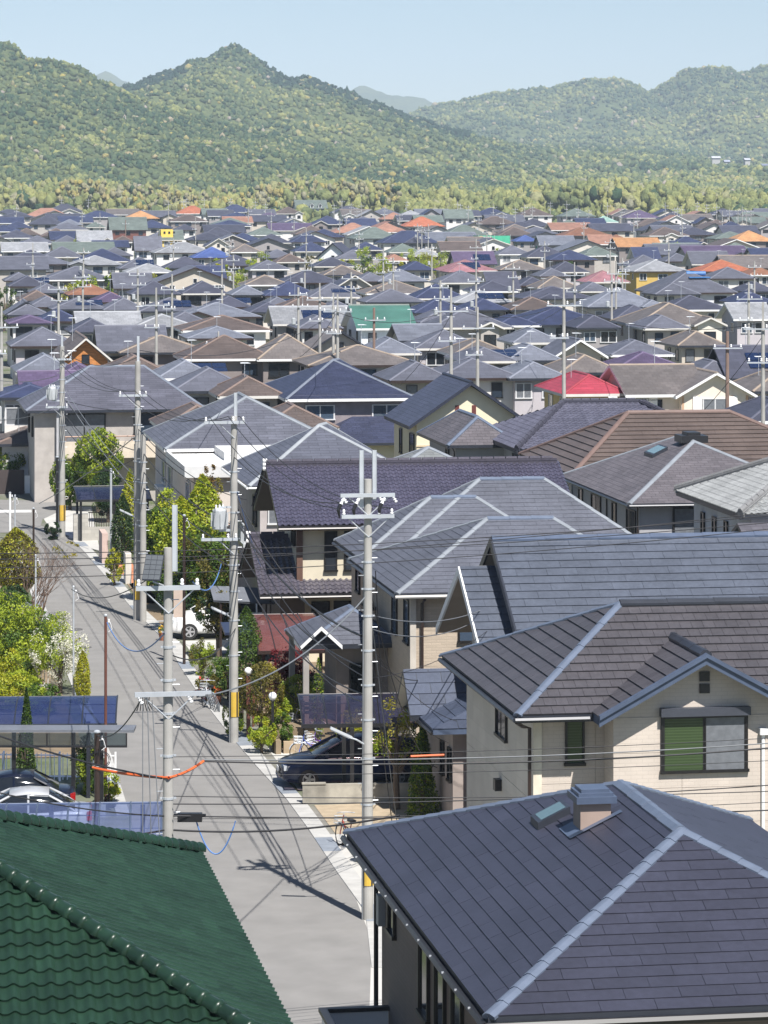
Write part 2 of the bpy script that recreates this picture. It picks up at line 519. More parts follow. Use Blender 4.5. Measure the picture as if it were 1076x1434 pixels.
# ------------------------------------------------------------------ houses
WIN_CACHE = {}; ALLH = []
def win_meshes(w, h, kind, frame, glass):
    k = (w, h, kind, frame.name, glass.name)
    if k in WIN_CACHE: return WIN_CACHE[k]
    t = 0.055; d = 0.07
    fr = MB()
    fr.box(-w / 2, w / 2, -d, 0.0, h / 2 - t, h / 2); fr.box(-w / 2 - 0.03, w / 2 + 0.03, -d - 0.03, 0.0, -h / 2 - 0.02, -h / 2 + t)
    fr.box(-w / 2, -w / 2 + t, -d, 0.0, -h / 2 + t, h / 2 - t); fr.box(w / 2 - t, w / 2, -d, 0.0, -h / 2 + t, h / 2 - t)
    n = 2 if w > 1.0 else 1
    pa = []
    iw = (w - 2 * t) / n
    for i in range(n):
        x0 = -w / 2 + t + i * iw
        y = -0.030 - 0.018 * i
        if n > 1:
            for xx in (x0, x0 + iw - 0.04): fr.box(xx + 0.001, xx + 0.039, y - 0.012, y + 0.006, -h / 2 + t, h / 2 - t)
        g = MB(); g.poly([(x0, y, -h / 2 + t), (x0 + iw, y, -h / 2 + t), (x0 + iw, y, h / 2 - t), (x0, y, h / 2 - t)])
        pa.append(g)
    if kind == 'grid':
        for i in range(1, 6): fr.box(-w / 2 + i * w / 6 - 0.015, -w / 2 + i * w / 6 + 0.015, -d - 0.06, -d - 0.03, -h / 2, h / 2)
        for z in (-h / 3, 0, h / 3): fr.box(-w / 2, w / 2, -d - 0.055, -d - 0.035, z - 0.015, z + 0.015)
    r = (fr.data('window', frame), [g.data('pane', glass) for g in pa])
    joined = MB()
    joined.v = list(fr.v); joined.f = list(fr.f); joined.m = [0] * len(fr.f); joined.uv = [None] * len(fr.f); joined.var = [0] * len(fr.f)
    for g in pa: joined.mesh(g.v, g.f, 1)
    r = r + (joined.data('window', [frame, glass]),)
    WIN_CACHE[k] = r
    return r
class House:
    """one building: an Empty at the centre of its plan; plan coordinates run from its near corner on the street side (x across, y away)"""
    def __init__(s, name, label, corner, w, l, rot=ALPHA, cat='house', group=None, base=0.0):
        s.w, s.l = w, l
        c = Matrix.Rotation(rot, 4, 'Z') @ Vector((w / 2, l / 2, 0))
        s.e = empty(name, (corner[0] + c.x, corner[1] + c.y, base), rot)
        s.off = Vector((w / 2, l / 2, 0))
        s.mw = Matrix.Translation(s.e.location) @ Matrix.Rotation(rot, 4, 'Z')
        tag(s.e, label, cat, group)
        s.far = False; ALLH.append(s)
        s.pos = s.e.location.copy()
    def mb(s): return MB(s.off)
    def wall(s, x0, x1, y0, y1, z0, z1, mat, name='wall'):
        m = s.mb(); m.box(x0, x1, y0, y1, z0, z1); return m.build(name, mat, s.e)
    def gable_wall(s, x0, x1, y0, y1, z0, ze, zr, mat, axis='x', rm=None, name='wall'):
        m = s.mb()
        if axis == 'x':
            ym = rm if rm is not None else (y0 + y1) / 2
            prof = [(y0, z0), (y1, z0), (y1, ze), (ym, zr), (y0, ze)]
            a = [P3(x0, y, z) for y, z in prof]; b = [P3(x1, y, z) for y, z in prof]
            m.mesh(a + b, [(0, 4, 3, 2, 1), (5, 6, 7, 8, 9)] + [(i, (i + 1) % 5, (i + 1) % 5 + 5, i + 5) for i in range(5)])
        else:
            xm = rm if rm is not None else (x0 + x1) / 2
            prof = [(x0, z0), (x1, z0), (x1, ze), (xm, zr), (x0, ze)]
            a = [P3(x, y0, z) for x, z in prof]; b = [P3(x, y1, z) for x, z in prof]
            m.mesh(a + b, [(0, 1, 2, 3, 4), (9, 8, 7, 6, 5)] + [(i, i + 5, (i + 1) % 5 + 5, (i + 1) % 5) for i in range(5)])
        return m.build(name, mat, s.e)
    def roof(s, planes, mat, trim, th=0.16, soff=None, name='roof'):
        m = s.mb(); deck(m, planes, th, 0, 1, 2 if soff else 1)
        return m.build(name, [mat, trim] + ([soff] if soff else []), s.e)
    def gutter(s, pts, mat, r=0.055, name='gutter', n=6):
        m = s.mb(); m.tube(pts, r, n); return m.build(name, mat, s.e)
    def pipe(s, pts, mat, r=0.035):
        m = s.mb(); m.tube(pts, r, 6); return m.build('downpipe', mat, s.e)
    def window(s, face, u, c, z, w, h, frame, glass, kind='', label=None):
        """face f/l/r/b: c is that wall's plane coordinate, u the centre along it"""
        fr, pa, jo = win_meshes(w, h, kind, frame, glass)
        ang = {'f': 0, 'r': math.pi / 2, 'b': math.pi, 'l': -math.pi / 2}[face]
        p = {'f': (u, c, z), 'b': (u, c, z), 'l': (c, u, z), 'r': (c, u, z)}[face]
        o = bpy.data.objects.new('window', jo if s.far else fr); link(o, s.e)
        o.location = Vector(p) - s.off; o.rotation_euler = (0, 0, ang)
        if label: o['label'] = label
        if not s.far:
            for me in pa:
                q = bpy.data.objects.new('pane', me); link(q, o)
        return o
    def panels(s, face, u0, u1, c, z0, z1, pw, ph, mat, off=0.0, holes=()):
        """cladding boards laid on a wall face, each a piece of its own, joints left open"""
        sgn = -1 if face in 'fl' else 1
        nz = max(1, int(round((z1 - z0) / ph))); nu = max(1, int(math.ceil((u1 - u0) / pw)))
        dz = (z1 - z0) / nz
        cache = {}
        for i in range(nz):
            for j in range(nu + 1):
                a, b = u0 + (j - off) * pw, u0 + (j + 1 - off) * pw
                a, b = max(a, u0), min(b, u1)
                if b - a < 0.1: continue
                zz0, zz1 = z0 + i * dz, z0 + (i + 1) * dz
                if any(h0 < a + 0.01 and b - 0.01 < h1 and g0 < zz0 + 0.01 and zz1 - 0.01 < g1 for h0, h1, g0, g1 in holes): continue
                k = (round(b - a, 3), round(dz, 3))
                if k not in cache:
                    m = MB(); W, D = b - a - 0.012, dz - 0.012
                    m.box(-W / 2, W / 2, -0.018, 0.0, -D / 2, D / 2); cache[k] = m.data('panel', mat)
                o = bpy.data.objects.new('panel', cache[k]); link(o, s.e)
                u, z = (a + b) / 2, (zz0 + zz1) / 2
                ang = {'f': 0, 'r': math.pi / 2, 'b': math.pi, 'l': -math.pi / 2}[face]
                p = Vector((u, c, z)) if face in 'fb' else Vector((c, u, z))
                o.location = p - s.off; o.rotation_euler = (0, 0, ang)
def inset(p, n): return None
def seg_offset(segs, dz): return [(p + Vector((0, 0, dz)), q + Vector((0, 0, dz))) for p, q in segs]
# ------------------------------------------------------------------ shared surfaces
M_asphalt = plain('asphalt', (0.208, 0.202, 0.192), 0.9, var=0.10, scale=0.9, bmp=0.25, bscale=18)
M_conc = plain('concrete', (0.41, 0.405, 0.385), 0.85, var=0.12, scale=1.5, bmp=0.15, bscale=12)
M_conc2 = plain('concrete_pole', (0.36, 0.35, 0.325), 0.8, var=0.16, scale=1.2)
M_steel = plain('galvanised_steel', (0.52, 0.55, 0.58), 0.45, 0.35, var=0.1)
M_white = plain('white_paint', (0.78, 0.78, 0.77), 0.5, var=0.05)
M_porc = plain('porcelain', (0.82, 0.82, 0.82), 0.2, var=0.03)
M_black = plain('black_metal', (0.018, 0.018, 0.02), 0.4, var=0.1)
M_darkbrown = plain('dark_brown_metal', (0.035, 0.022, 0.018), 0.4, var=0.1)
M_redbrown = plain('red_brown_metal', (0.13, 0.05, 0.035), 0.5, var=0.15)
M_capmetal = plain('cap_metal', (0.135, 0.165, 0.225), 0.4, 0.2, var=0.12, scale=3)
M_dkmetal = plain('dark_trim_metal', (0.03, 0.034, 0.045), 0.4, 0.1, var=0.15)
M_bluemetal = plain('blue_grey_metal', (0.075, 0.10, 0.155), 0.4, 0.1, var=0.12, scale=3)
M_frame = plain('dark_window_frame', (0.012, 0.011, 0.011), 0.4, var=0.1)
M_framew = plain('light_window_frame', (0.62, 0.62, 0.62), 0.4, var=0.05)
M_glass = glass_mat('window_glass')
M_glassb = glass_mat('window_glass_blue', (0.04, 0.06, 0.09))
M_curtain = plain('curtain_behind_glass', (0.15, 0.16, 0.175), 0.25, var=0.15, scale=6)
M_blind, nt_, b_, o_ = new_mat('green_blind')
_tc = N(nt_, 'ShaderNodeTexCoord'); _sx = N(nt_, 'ShaderNodeSeparateXYZ'); nt_.links.new(_tc.outputs['Object'], _sx.inputs[0])
_sl = math_n(nt_, 'FRACT', math_n(nt_, 'MULTIPLY', _sx.outputs[2], 14.0))
nt_.links.new(mix_col(nt_, rng_map(nt_, _sl, 0, 1, .55, .75), (0.040, 0.066, 0.026), (0.058, 0.090, 0.038)), b_.inputs['Base Color']); b_.inputs['Roughness'].default_value = .2; bump(nt_, b_, _sl, .25, .02)
M_soff = plain('soffit_board', (0.34, 0.28, 0.22), 0.8, var=0.06)
M_soffw = plain('soffit_white', (0.6, 0.58, 0.54), 0.8, var=0.06)
M_brick = siding_mat('red_brick', (0.30, 0.11, 0.06), 0.075, 0.22, 0.5, 0.2)
def G(nm): return MATS[nm]

def new_house(label, s, t, w, l, cat='house', name='house', **k):
    return House(name, label, st(s, t), w, l, cat=cat, **k)

# ---- charcoal slate house, bottom right
def house_charcoal():
    H = new_house('charcoal slate hipped house with a boxed vent and skylight beside the ridge', 9.77, 50.6, 8.36, 15.05)
    ze, zr = 6.0, 8.0
    pl, hips, ridges = hip(0, 8.36, 0, 15.05, ze, zr, 'y', (4.18, 4.2), (4.18, 8.7))
    base = plain('slate_bed', (0.03, 0.03, 0.036), 0.7)
    rf = H.roof(pl, base, M_dkmetal, 0.14)
    slate = tile_mat('charcoal_slate', (0.032, 0.034, 0.053), 0.5, 0.08, 0.10)
    lay_tiles(H, rf, pl, 0.27, 0.91, 0.018, slate, 0.5, 0.007, 300, 0.004, name='slate', jit=0.004)
    caps_pieces(H, rf, seg_offset(hips, 0.02), M_capmetal, 0.42, 0.12, 0.34, 0.02)
    caps_pieces(H, rf, seg_offset(ridges, 0.03), M_capmetal, 1.2, 0.15, 0.46, 0.02)
    wl = siding_mat('grey_brown_siding', (0.20, 0.165, 0.14), 0.09, 1.4, 0.3)
    H.wall(0.62, 7.76, 0.62, 14.43, 0, 6.15, wl)
    H.gutter([(-0.06, -0.06, 5.86), (-0.06, 15.1, 5.86)], M_black, 0.07)
    H.gutter([(-0.06, -0.06, 5.86), (8.42, -0.06, 5.86)], M_black, 0.07)
    H.pipe([(0.05, 14.35, 5.8), (0.30, 14.4, 5.5), (0.50, 14.42, 5.2), (0.50, 14.42, 0)], M_black, 0.05)
    for y in (1.0, 2.2, 3.4, 4.6, 5.8, 7.0, 8.2, 9.4, 10.6, 11.8, 13.0, 14.2):
        m = H.mb(); m.box(-0.135, -0.09, y - 0.012, y + 0.012, 5.89, 5.92); m.build('gutter_bracket', M_steel, H.e)
    H.window('l', 13.0, 0.62, 4.9, 0.75, 1.1, M_frame, M_glass)
    for y in (9.3, 7.6, 5.9): H.window('l', y, 0.62, 4.4, 1.0, 1.5, M_frame, M_glass)
    # boxed vent: brown box, stepped metal hood, flashing
    cx, cy = 3.30, 7.25
    zb = ze + (zr - ze) * (cx / 4.18)
    m = H.mb(); m.box(cx - 0.27, cx + 0.29, cy - 0.30, cy + 0.30, zb - 0.5, zb + 0.40)
    ch = m.build('vent_box', plain('vent_box_paint', (0.30, 0.225, 0.185), 0.7), H.e)
    m = H.mb(); m.box(cx - 0.36, cx + 0.38, cy - 0.40, cy + 0.40, zb + 0.40, zb + 0.52)
    m.box(cx - 0.31, cx + 0.33, cy - 0.34, cy + 0.34, zb + 0.52, zb + 0.58); m.box(cx - 0.25, cx + 0.27, cy - 0.28, cy + 0.28, zb + 0.58, zb + 0.64)
    m.build('hood', M_bluemetal, ch)
    sl = (zr - ze) / 4.18
    def onroof(x, d=0.0): return ze + sl * x + d
    m = H.mb()
    for (x0, x1, y0, y1) in ((cx - 0.5, cx + 0.46, cy - 0.48, cy - 0.28), (cx - 0.5, cx - 0.25, cy - 0.48, cy + 0.48)):
        m.poly([(x0, y0, onroof(x0, .05)), (x1, y0, onroof(x1, .05)), (x1, y1, onroof(x1, .05)), (x0, y1, onroof(x0, .05))])
    m.build('flashing', M_bluemetal, ch)
    # skylight on the street slope
    m = H.mb()
    x0, x1, y0, y1 = 2.55, 3.15, 8.35, 9.05
    a = [(x0, y0), (x1, y0), (x1, y1), (x0, y1)]
    lo = [P3(x, y, onroof(x, -0.02)) for x, y in a]; hi = [P3(x, y, onroof(x, 0.16)) for x, y in a]
    m.mesh(lo + hi, [(0, 1, 5, 4), (1, 2, 6, 5), (2, 3, 7, 6), (3, 0, 4, 7), (4, 5, 6, 7)])
    sk = m.build('skylight', M_dkmetal, H.e)
    m = H.mb(); m.poly([(x0 + .07, y0 + .07, onroof(x0 + .07, .166)), (x1 - .07, y0 + .07, onroof(x1 - .07, .166)), (x1 - .07, y1 - .07, onroof(x1 - .07, .166)), (x0 + .07, y1 - .07, onroof(x0 + .07, .166))])
    m.build('pane', glass_mat('skylight_glass', (0.085, 0.14, 0.15), 0.08), sk)
    # balcony hung on the street wall
    m = H.mb(); m.box(-0.72, 0.6, 8.2, 13.55, 1.65, 1.8); bal = m.build('balcony', M_white, H.e)
    for (x0, x1, y0, y1) in ((-0.72, -0.66, 8.2, 13.55), (-0.66, 0.6, 13.49, 13.55)):
        m = H.mb(); m.box(x0, x1, y0, y1, 1.8, 2.75); m.build('panel', M_white, bal)
    m = H.mb(); m.box(-0.78, -0.62, 8.2, 13.62, 2.75, 2.83); m.box(-0.62, 2.4, 13.46, 13.62, 2.75, 2.83); m.box(-0.80, -0.72, 11.0, 11.08, 1.65, 2.75)
    m.box(-0.06, 0.02, 13.55, 13.60, 1.65, 2.75); m.build('rail', M_black, bal)
    # electric box on the corner
    m = H.mb(); m.box(0.48, 0.62, 14.0, 14.3, 4.3, 4.9); m.build('meter_box', plain('meter_grey', (0.3, 0.32, 0.33), 0.5), H.e)
    return H
house_charcoal()

# ---- green tiled roof, bottom left
def house_green():
    w, l = 11.6, 15.6
    H = new_house('house under a glossy dark green clay tile roof at the street', 6.35 - w, 45.8, w, l)
    ze = 6.5; zr = 6.5 + 5.8 * 0.5
    pl, hips, ridges = hip(0, w, 0, l, ze, zr, 'y', (5.8, 5.8), (5.8, 5.8))
    gm = tile_mat('green_glazed_tile', (0.0125, 0.033, 0.020), 0.33, 0.16, 0.16, 0.4)
    gd = plain('green_bed', (0.008, 0.03, 0.018), 0.6)
    rf = H.roof(pl, gd, M_dkmetal, 0.16)
    lay_tiles(H, rf, pl, 0.30, 0.27, 0.042, gm, 0.0, 0.0, 300, 0.008, wavy=s_tile, jit=0.004)
    caps_pieces(H, rf, seg_offset(hips, 0.07) , gm, 0.30, round_=True, r=0.125, name='ridge_tile')
    caps_pieces(H, rf, seg_offset(ridges, 0.1), gm, 0.30, round_=True, r=0.13, name='ridge_tile')
    H.wall(0.6, w - 0.6, 0.6, l - 0.6, 0, 6.6, plain('green_house_wall', (0.55, 0.5, 0.42), 0.8))
    H.gutter([(w + 0.05, 0, 6.34), (w + 0.05, l, 6.34)], M_darkbrown, 0.06)
    for y in (3, 8, 12.5): H.window('r', y, w - 0.6, 4.6, 1.65, 1.1, M_frame, M_glass)
    return H
house_green()

# ---- cream house with grey flat tiles and a front gable, right
def house_cream():
    w, l = 13.5, 10.7
    H = new_house('cream walled house with grey flat tile roof and a front gable with vent slots', 16.3, 80.6, w, l)
    ze, zr = 5.8, 8.05
    pl, hips, ridges = hip(0, w, 0, l, ze, zr, 'x', (3.55, 3.9), (w - 3.6, 3.9))
    bed = plain('tile_bed', (0.03, 0.028, 0.03), 0.7)
    wl = siding_mat('cream_siding', (0.54, 0.475, 0.41), 0.10, 0.3, 0.22, 0.02)
    tm = tile_mat('grey_flat_tile', (0.062, 0.058, 0.065), 0.5, 0.08, 0.10)
    rf = H.roof(pl, bed, M_dkmetal, 0.18)
    lay_tiles(H, rf, pl, 0.335, 0.31, 0.040, tm, 0.5, 0.007, 300, 0.006, jit=0.004)
    caps_pieces(H, rf, seg_offset(hips, 0.035), M_capmetal, 1.1, 0.12, 0.36, 0.02)
    caps_pieces(H, rf, seg_offset(ridges, 0.06), M_dkmetal, 1.2, 0.16, 0.45, 0.03)
    # front gable wing
    gx0, gx1 = 1.95, 7.45; gm = (gx0 + gx1) / 2; gy = -0.62
    zg = ze + 1.52
    gpl, _, gr = gable(gx0, gx1, gy, 3.6, ze + 0.02, zg, 'y')
    gf = H.roof(gpl, bed, M_bluemetal, 0.2, name='gable_roof')
    lay_tiles(H, gf, gpl, 0.335, 0.31, 0.040, tm, 0.5, 0.007, 120, 0.006, jit=0.004)
    caps_pieces(H, gf, seg_offset(gr, 0.06), M_dkmetal, 1.2, 0.16, 0.5, 0.03)
    for (xa, xb) in ((gx0, gm), (gx1, gm)):
        m = H.mb()
        for (k0, k1, yo) in ((0.24, 0.06, 0.0), (0.06, -0.05, -0.06)):
            p = [P3(xa, gy - 0.09 + yo, ze + 0.02 - k0), P3(xb, gy - 0.09 + yo, zg - k0), P3(xb, gy - 0.09 + yo, zg - k1), P3(xa, gy - 0.09 + yo, ze + 0.02 - k1)]
            q = [a + P3(0, 0.09 - yo, 0) for a in p]
            f = [(0, 1, 2, 3), (4, 7, 6, 5), (0, 4, 5, 1), (1, 5, 6, 2), (2, 6, 7, 3), (3, 7, 4, 0)]
            if xa > xb: f = [g[::-1] for g in f]
            m.mesh(p + q, f)
        m.build('bargeboard', M_bluemetal, H.e)
    # walls: recessed main wall, projecting gable wall
    H.wall(0.62, w - 0.6, 0.95, l - 0.6, 0, 6.05, wl)
    H.gable_wall(gx0 + 0.5, gx1 - 0.5, -0.06, 3.0, 0, ze + 0.12, zg - 0.22, wl, 'y')
    H.panels('f', gx0 + 0.5, gx1 - 0.5, -0.06, 1.2, 5.7, 2.73, 0.91, wl, 0.35, holes=((3.3, 5.9, 3.4, 5.3),))
    H.panels('l', 0.95, l - 0.6, 0.62, 1.0, 5.9, 3.03, 2.4, siding_mat('cream_siding_smooth', (0.54, 0.50, 0.43), 0.45, 3.0, 0.2), 0.3)
    H.panels('f', 0.62, gx0 + 0.5, 0.95, 1.2, 5.7, 1.6, 0.91, wl, 0.0)
    # big window under a shutter box, narrow window, vent slots
    wz = 5.0
    o = H.window('f', 4.80, -0.078, wz, 2.25, 1.42, M_frame, M_blind, label='wide window with green blind on one side and grey screen on the other')
    for i, ch in enumerate(list(o.children)):
        if i == 1:
            ch.data = ch.data.copy(); ch.data.materials.clear(); ch.data.materials.append(M_curtain)
    m = H.mb(); m.box(3.64, 5.96, -0.30, -0.08, wz + 0.72, wz + 0.93); m.build('shutter_box', plain('shutter_grey', (0.05, 0.055, 0.07), 0.45), H.e)
    H.window('f', 1.68, 0.93, 4.95, 0.5, 1.15, M_frame, M_blind)
    for z in (6.27, 6.57): 
        m = H.mb(); m.box(gm - 0.02, gm + 0.24, -0.11, -0.05, z, z + 0.24); m.build('vent_slot', M_black, H.e)
    H.window('l', 4.9, 0.60, 5.0, 1.4, 1.15, M_frame, M_glass)
    # gutters and pipes
    H.gutter([(-0.06, -0.06, ze - 0.1), (gx0 - 0.1, -0.06, ze - 0.1)], M_dkmetal, 0.065)
    H.gutter([(-0.06, -0.06, ze - 0.1), (-0.06, l, ze - 0.1)], M_dkmetal, 0.065)
    H.pipe([(-0.02, -0.02, 5.65), (0.25, 0.5, 5.45), (0.50, 0.86, 5.35), (0.50, 0.86, 0)], M_darkbrown, 0.05)
    m = H.mb(); m.box(0.60, 0.82, 0.88, 0.97, 0, 5.75); m.build('corner_post', plain('cream_trim', (0.66, 0.6, 0.48), 0.7), H.e)
    H.pipe([(6.32, -0.13, 5.3), (6.32, -0.13, 0)], M_white, 0.045)
    m = H.mb(); m.box(6.22, 6.42, -0.24, -0.08, 5.2, 5.36); m.build('pipe_head', M_white, H.e)
    m = H.mb(); m.box(0.42, 0.6, 5.0, 5.3, 3.0, 3.3); m.build('vent_hood', M_black, H.e)
    # brick pillar carrying the corner behind the porch
    return H
house_cream()

# ---- blue grey gabled house
def house_blue():
    s0, t0 = 19.3, 94.9
    w, l = 15.0, 9.6
    H = new_house('blue grey gabled house with a stepped gable end facing the street', s0, t0, w, l)
    zr = 8.2; ym = 4.5; ze = zr - 4.5 * 0.60
    pl, _, ridges = gable(0, w, 0, 9.0, ze, zr, 'x')
    bed = plain('blue_bed', (0.05, 0.058, 0.075), 0.6)
    tm = tile_mat('blue_grey_slate', (0.078, 0.090, 0.117), 0.45, 0.05, 0.12)
    wl = plain('pale_render', (0.58, 0.56, 0.54), 0.8, var=0.06, bmp=0.1)
    rf = H.roof(pl, bed, M_dkmetal, 0.2, soff=M_soff)
    lay_tiles(H, rf, pl, 0.37, 0.95, 0.032, tm, 0.5, 0.008, 300, 0.006, name='slate', jit=0.006)
    caps_pieces(H, rf, seg_offset(ridges, 0.04), M_bluemetal, 1.6, 0.16, 0.5, 0.03)
    lo = 0.85
    pl2, _, r2 = gable(-1.0, 0.42, 0.55, 8.45, ze - lo + 0.35, zr - lo, 'x')
    r_2 = H.roof(pl2, bed, M_dkmetal, 0.2, soff=M_soff, name='lower_roof')
    lay_tiles(H, r_2, pl2, 0.37, 0.95, 0.032, tm, 0.5, 0.008, 40, 0.006, name='slate', jit=0.006)
    H.gable_wall(0.62, w - 0.6, 0.6, 8.4, 0, ze + 0.18, zr - 0.22, wl)
    H.gable_wall(0.02, 0.62, 1.2, 7.8, 0, ze - lo + 0.5, zr - lo - 0.24, wl)
    for (z0, ya, yb, x0, zt) in ((0, 0.0, 4.5, -0.02, 0), (1, 9.0, 4.5, -0.02, 0)):
        m = H.mb()
        for x in (-0.05,):
            p = [P3(x, ya, ze - 0.22), P3(x, yb, zr - 0.22), P3(x, yb, zr + 0.05), P3(x, ya, ze + 0.05)]
            q = [a + P3(0.06, 0, 0) for a in p]
            m.mesh(p + q, [(0, 1, 2, 3), (7, 6, 5, 4), (0, 4, 5, 1), (1, 5, 6, 2), (2, 6, 7, 3), (3, 7, 4, 0)])
        m.build('bargeboard', M_dkmetal, H.e)
    for ya, yb in ((0.55, 4.5), (8.45, 4.5)):
        m = H.mb(); z1, z2 = ze - lo + 0.35, zr - lo
        p = [P3(-1.05, ya, z1 - 0.24), P3(-1.05, yb, z2 - 0.24), P3(-1.05, yb, z2 + 0.02), P3(-1.05, ya, z1 + 0.02)]
        q = [a + P3(0.06, 0, 0) for a in p]
        m.mesh(p + q, [(0, 1, 2, 3), (7, 6, 5, 4), (0, 4, 5, 1), (1, 5, 6, 2), (2, 6, 7, 3), (3, 7, 4, 0)])
        m.build('bargeboard', M_white, H.e)
    H.window('l', 3.0, 0.02, 4.5, 0.45, 0.5, M_frame, M_glass)
    H.gutter([(0.1, -0.06, ze - 0.1), (w, -0.06, ze - 0.1)], M_black)
    # low porch roof with its own little gable towards the street
    pz = 3.1
    ppl, ph, pr = hip(-2.6, 0.6, 0.1, 6.2, pz, 4.0, 'y', (-0.2, 1.6), (-0.2, 5.2))
    prf = H.roof(ppl, bed, M_bluemetal, 0.15, name='porch_roof')
    lay_tiles(H, prf, ppl, 0.41, 0.76, 0.025, tile_mat('porch_slate', (0.055, 0.067, 0.10), 0.4, 0.12), 0.5, 0.02, 60, 0.006, name='slate')
    gp, _, gr_ = gable(-2.9, 0.2, 2.4, 5.0, pz + 0.05, 4.35, 'x')
    gpr = H.roof(gp, bed, M_dkmetal, 0.16, soff=M_soffw, name='porch_gable')
    lay_tiles(H, gpr, gp, 0.41, 0.76, 0.025, tile_mat('porch_slate', (0.055, 0.067, 0.10), 0.4), 0.5, 0.02, 30, 0.006, name='slate')
    H.gable_wall(-2.3, 0.3, 2.8, 4.6, pz - 0.2, pz + 0.15, 4.15, wl)
    H.wall(-1.9, 0.62, 0.7, 5.7, 0, 3.0, plain('porch_wall', (0.33, 0.28, 0.25), 0.8))
    H.gutter([(-2.65, 0.05, 3.0), (-2.65, 6.2, 3.0)], M_black, 0.05)
    for y in (1.1, 2.3): H.window('l', y, -1.9, 1.9, 0.5, 1.0, M_frame, M_glass)
    m = H.mb(); m.box(-1.5, -1.26, 0.36, 0.6, 0, 3.0); m.build('brick_pillar', M_brick, H.e)
    return H
house_blue()

# ---- grey slate house with two stacked hips
def house_grey():
    H = new_house('grey slate house of two stacked hips with beige siding behind the street pole', 17.6, 107.1, 11.3, 18.2)
    ze = 5.6
    bed = plain('grey_bed', (0.07, 0.072, 0.082), 0.7)
    tm = tile_mat('mid_grey_slate', (0.088, 0.094, 0.117), 0.6, 0.06, 0.12)
    fp, fh, fr = hip(0, 9.2, 0, 10.4, ze, 7.65, 'x', (3.8, 3.9), (6.1, 3.9))
    bp, bh, br = hip(0.35, 8.0, 10.38, 16.6, ze + 0.02, 7.5, 'x', (3.5, 13.5), (5.2, 13.5))
    tp, th_, tr = hip(1.5, 11.5, 10.4, 18.4, ze + 0.01, 8.07, 'x', (5.55, 14.45), (8.0, 14.45))
    for pls, hs, rs, nm, bud in ((bp, bh, br, 'wing_roof', 120), (fp, fh, fr, 'front_roof', 290), (tp, th_, tr, 'rear_roof', 200)):
        rf = H.roof(pls, bed, M_dkmetal, 0.15, name=nm)
        lay_tiles(H, rf, pls, 0.245, 0.91, 0.014, tm, 0.5, 0.007, bud, 0.004, name='slate', jit=0.004)
        caps_pieces(H, rf, seg_offset(hs, 0.02), plain('pale_cap', (0.22, 0.24, 0.265), 0.5), 0.9, 0.11, 0.34, 0.02)
        caps_pieces(H, rf, seg_offset(rs, 0.03), M_capmetal, 0.9, 0.13, 0.46, 0.02)
    wl = siding_mat('beige_siding', (0.46, 0.385, 0.30), 0.09, 0.35, 0.5, 0.06)
    H.wall(0.62, 8.6, 0.62, 9.0, 0, 5.75, wl)
    H.wall(0.90, 10.7, 9.0, 16.0, 0, 5.77, wl)
    H.panels('f', 0.95, 8.6, 0.62, 1.9, 5.5, 2.0, 1.2, wl, 0.0, holes=((3.2, 5.6, 3.0, 5.3),))
    H.gutter([(-0.05, -0.06, 5.5), (9.2, -0.06, 5.5)], M_soffw, 0.06)
    H.gutter([(-0.06, -0.06, 5.5), (-0.06, 8, 5.5), (-0.06, 10.4, 5.5), (0.28, 10.5, 5.5), (0.28, 16.6, 5.5)], M_dkmetal, 0.06)
    H.window('f', 2.65, 0.60, 4.55, 0.95, 1.35, M_frame, M_glassb)
    m = H.mb(); m.box(0.55, 0.75, 0.53, 0.66, 0, 5.55); m.build('corner_post', plain('pale_trim', (0.5, 0.46, 0.4), 0.7), H.e)
    H.pipe([(0.95, 0.0, 5.4), (0.95, 0.52, 5.2), (0.95, 0.52, 0)], M_darkbrown, 0.055)
    for y in (1.5, 4.0): H.window('l', y, 0.62, 4.5, 1.0, 1.5, M_frame, M_glassb)
    for y in (9.2, 11.5, 14.2): H.window('l', y, 0.90, 4.5, 0.9, 1.2, M_frame, M_glassb)
    m = H.mb(); m.box(0.2, 0.9, 8.2, 9.4, 4.0, 4.12); 
    for y in (8.3, 8.7, 9.1): m.box(0.28, 0.32, y, y + 0.05, 4.12, 4.9)
    m.build('window_rack', M_black, H.e)
    # entrance roof towards the street
    ppl, ph, pr = hip(-2.55, 1.0, 4.7, 8.9, 3.3, 4.35, 'y', (-0.5, 6.4), (-0.5, 7.2))
    prf = H.roof(ppl, bed, M_dkmetal, 0.14, name='entrance_roof')
    lay_tiles(H, prf, ppl, 0.245, 0.91, 0.014, tm, 0.5, 0.012, 120, 0.004, name='slate')
    caps_joined(H, prf, ph, pr, M_capmetal, 0.1, 0.34, 0.02)
    gp, _, gr_ = gable(-2.6, -1.15, 4.45, 6.2, 3.32, 3.98, 'y')
    gpr = H.roof(gp, bed, M_white, 0.14, soff=M_soffw, name='entrance_gable')
    lay_tiles(H, gpr, gp, 0.245, 0.91, 0.014, tm, 0.5, 0.012, 30, 0.004, name='slate')
    H.wall(-1.2, 0.62, 5.6, 8.4, 0, 3.3, plain('entrance_wall', (0.22, 0.19, 0.17), 0.8))
    for y in (4.95, 8.6):
        m = H.mb(); m.box(-2.45, -2.25, y - 0.1, y + 0.1, 0, 3.2); m.build('porch_post', plain('porch_post', (0.3, 0.28, 0.26), 0.7), H.e)
    H.window('f', -0.3, 5.58, 1.5, 0.9, 2.1, M_frame, M_glass)
    return H
house_grey()

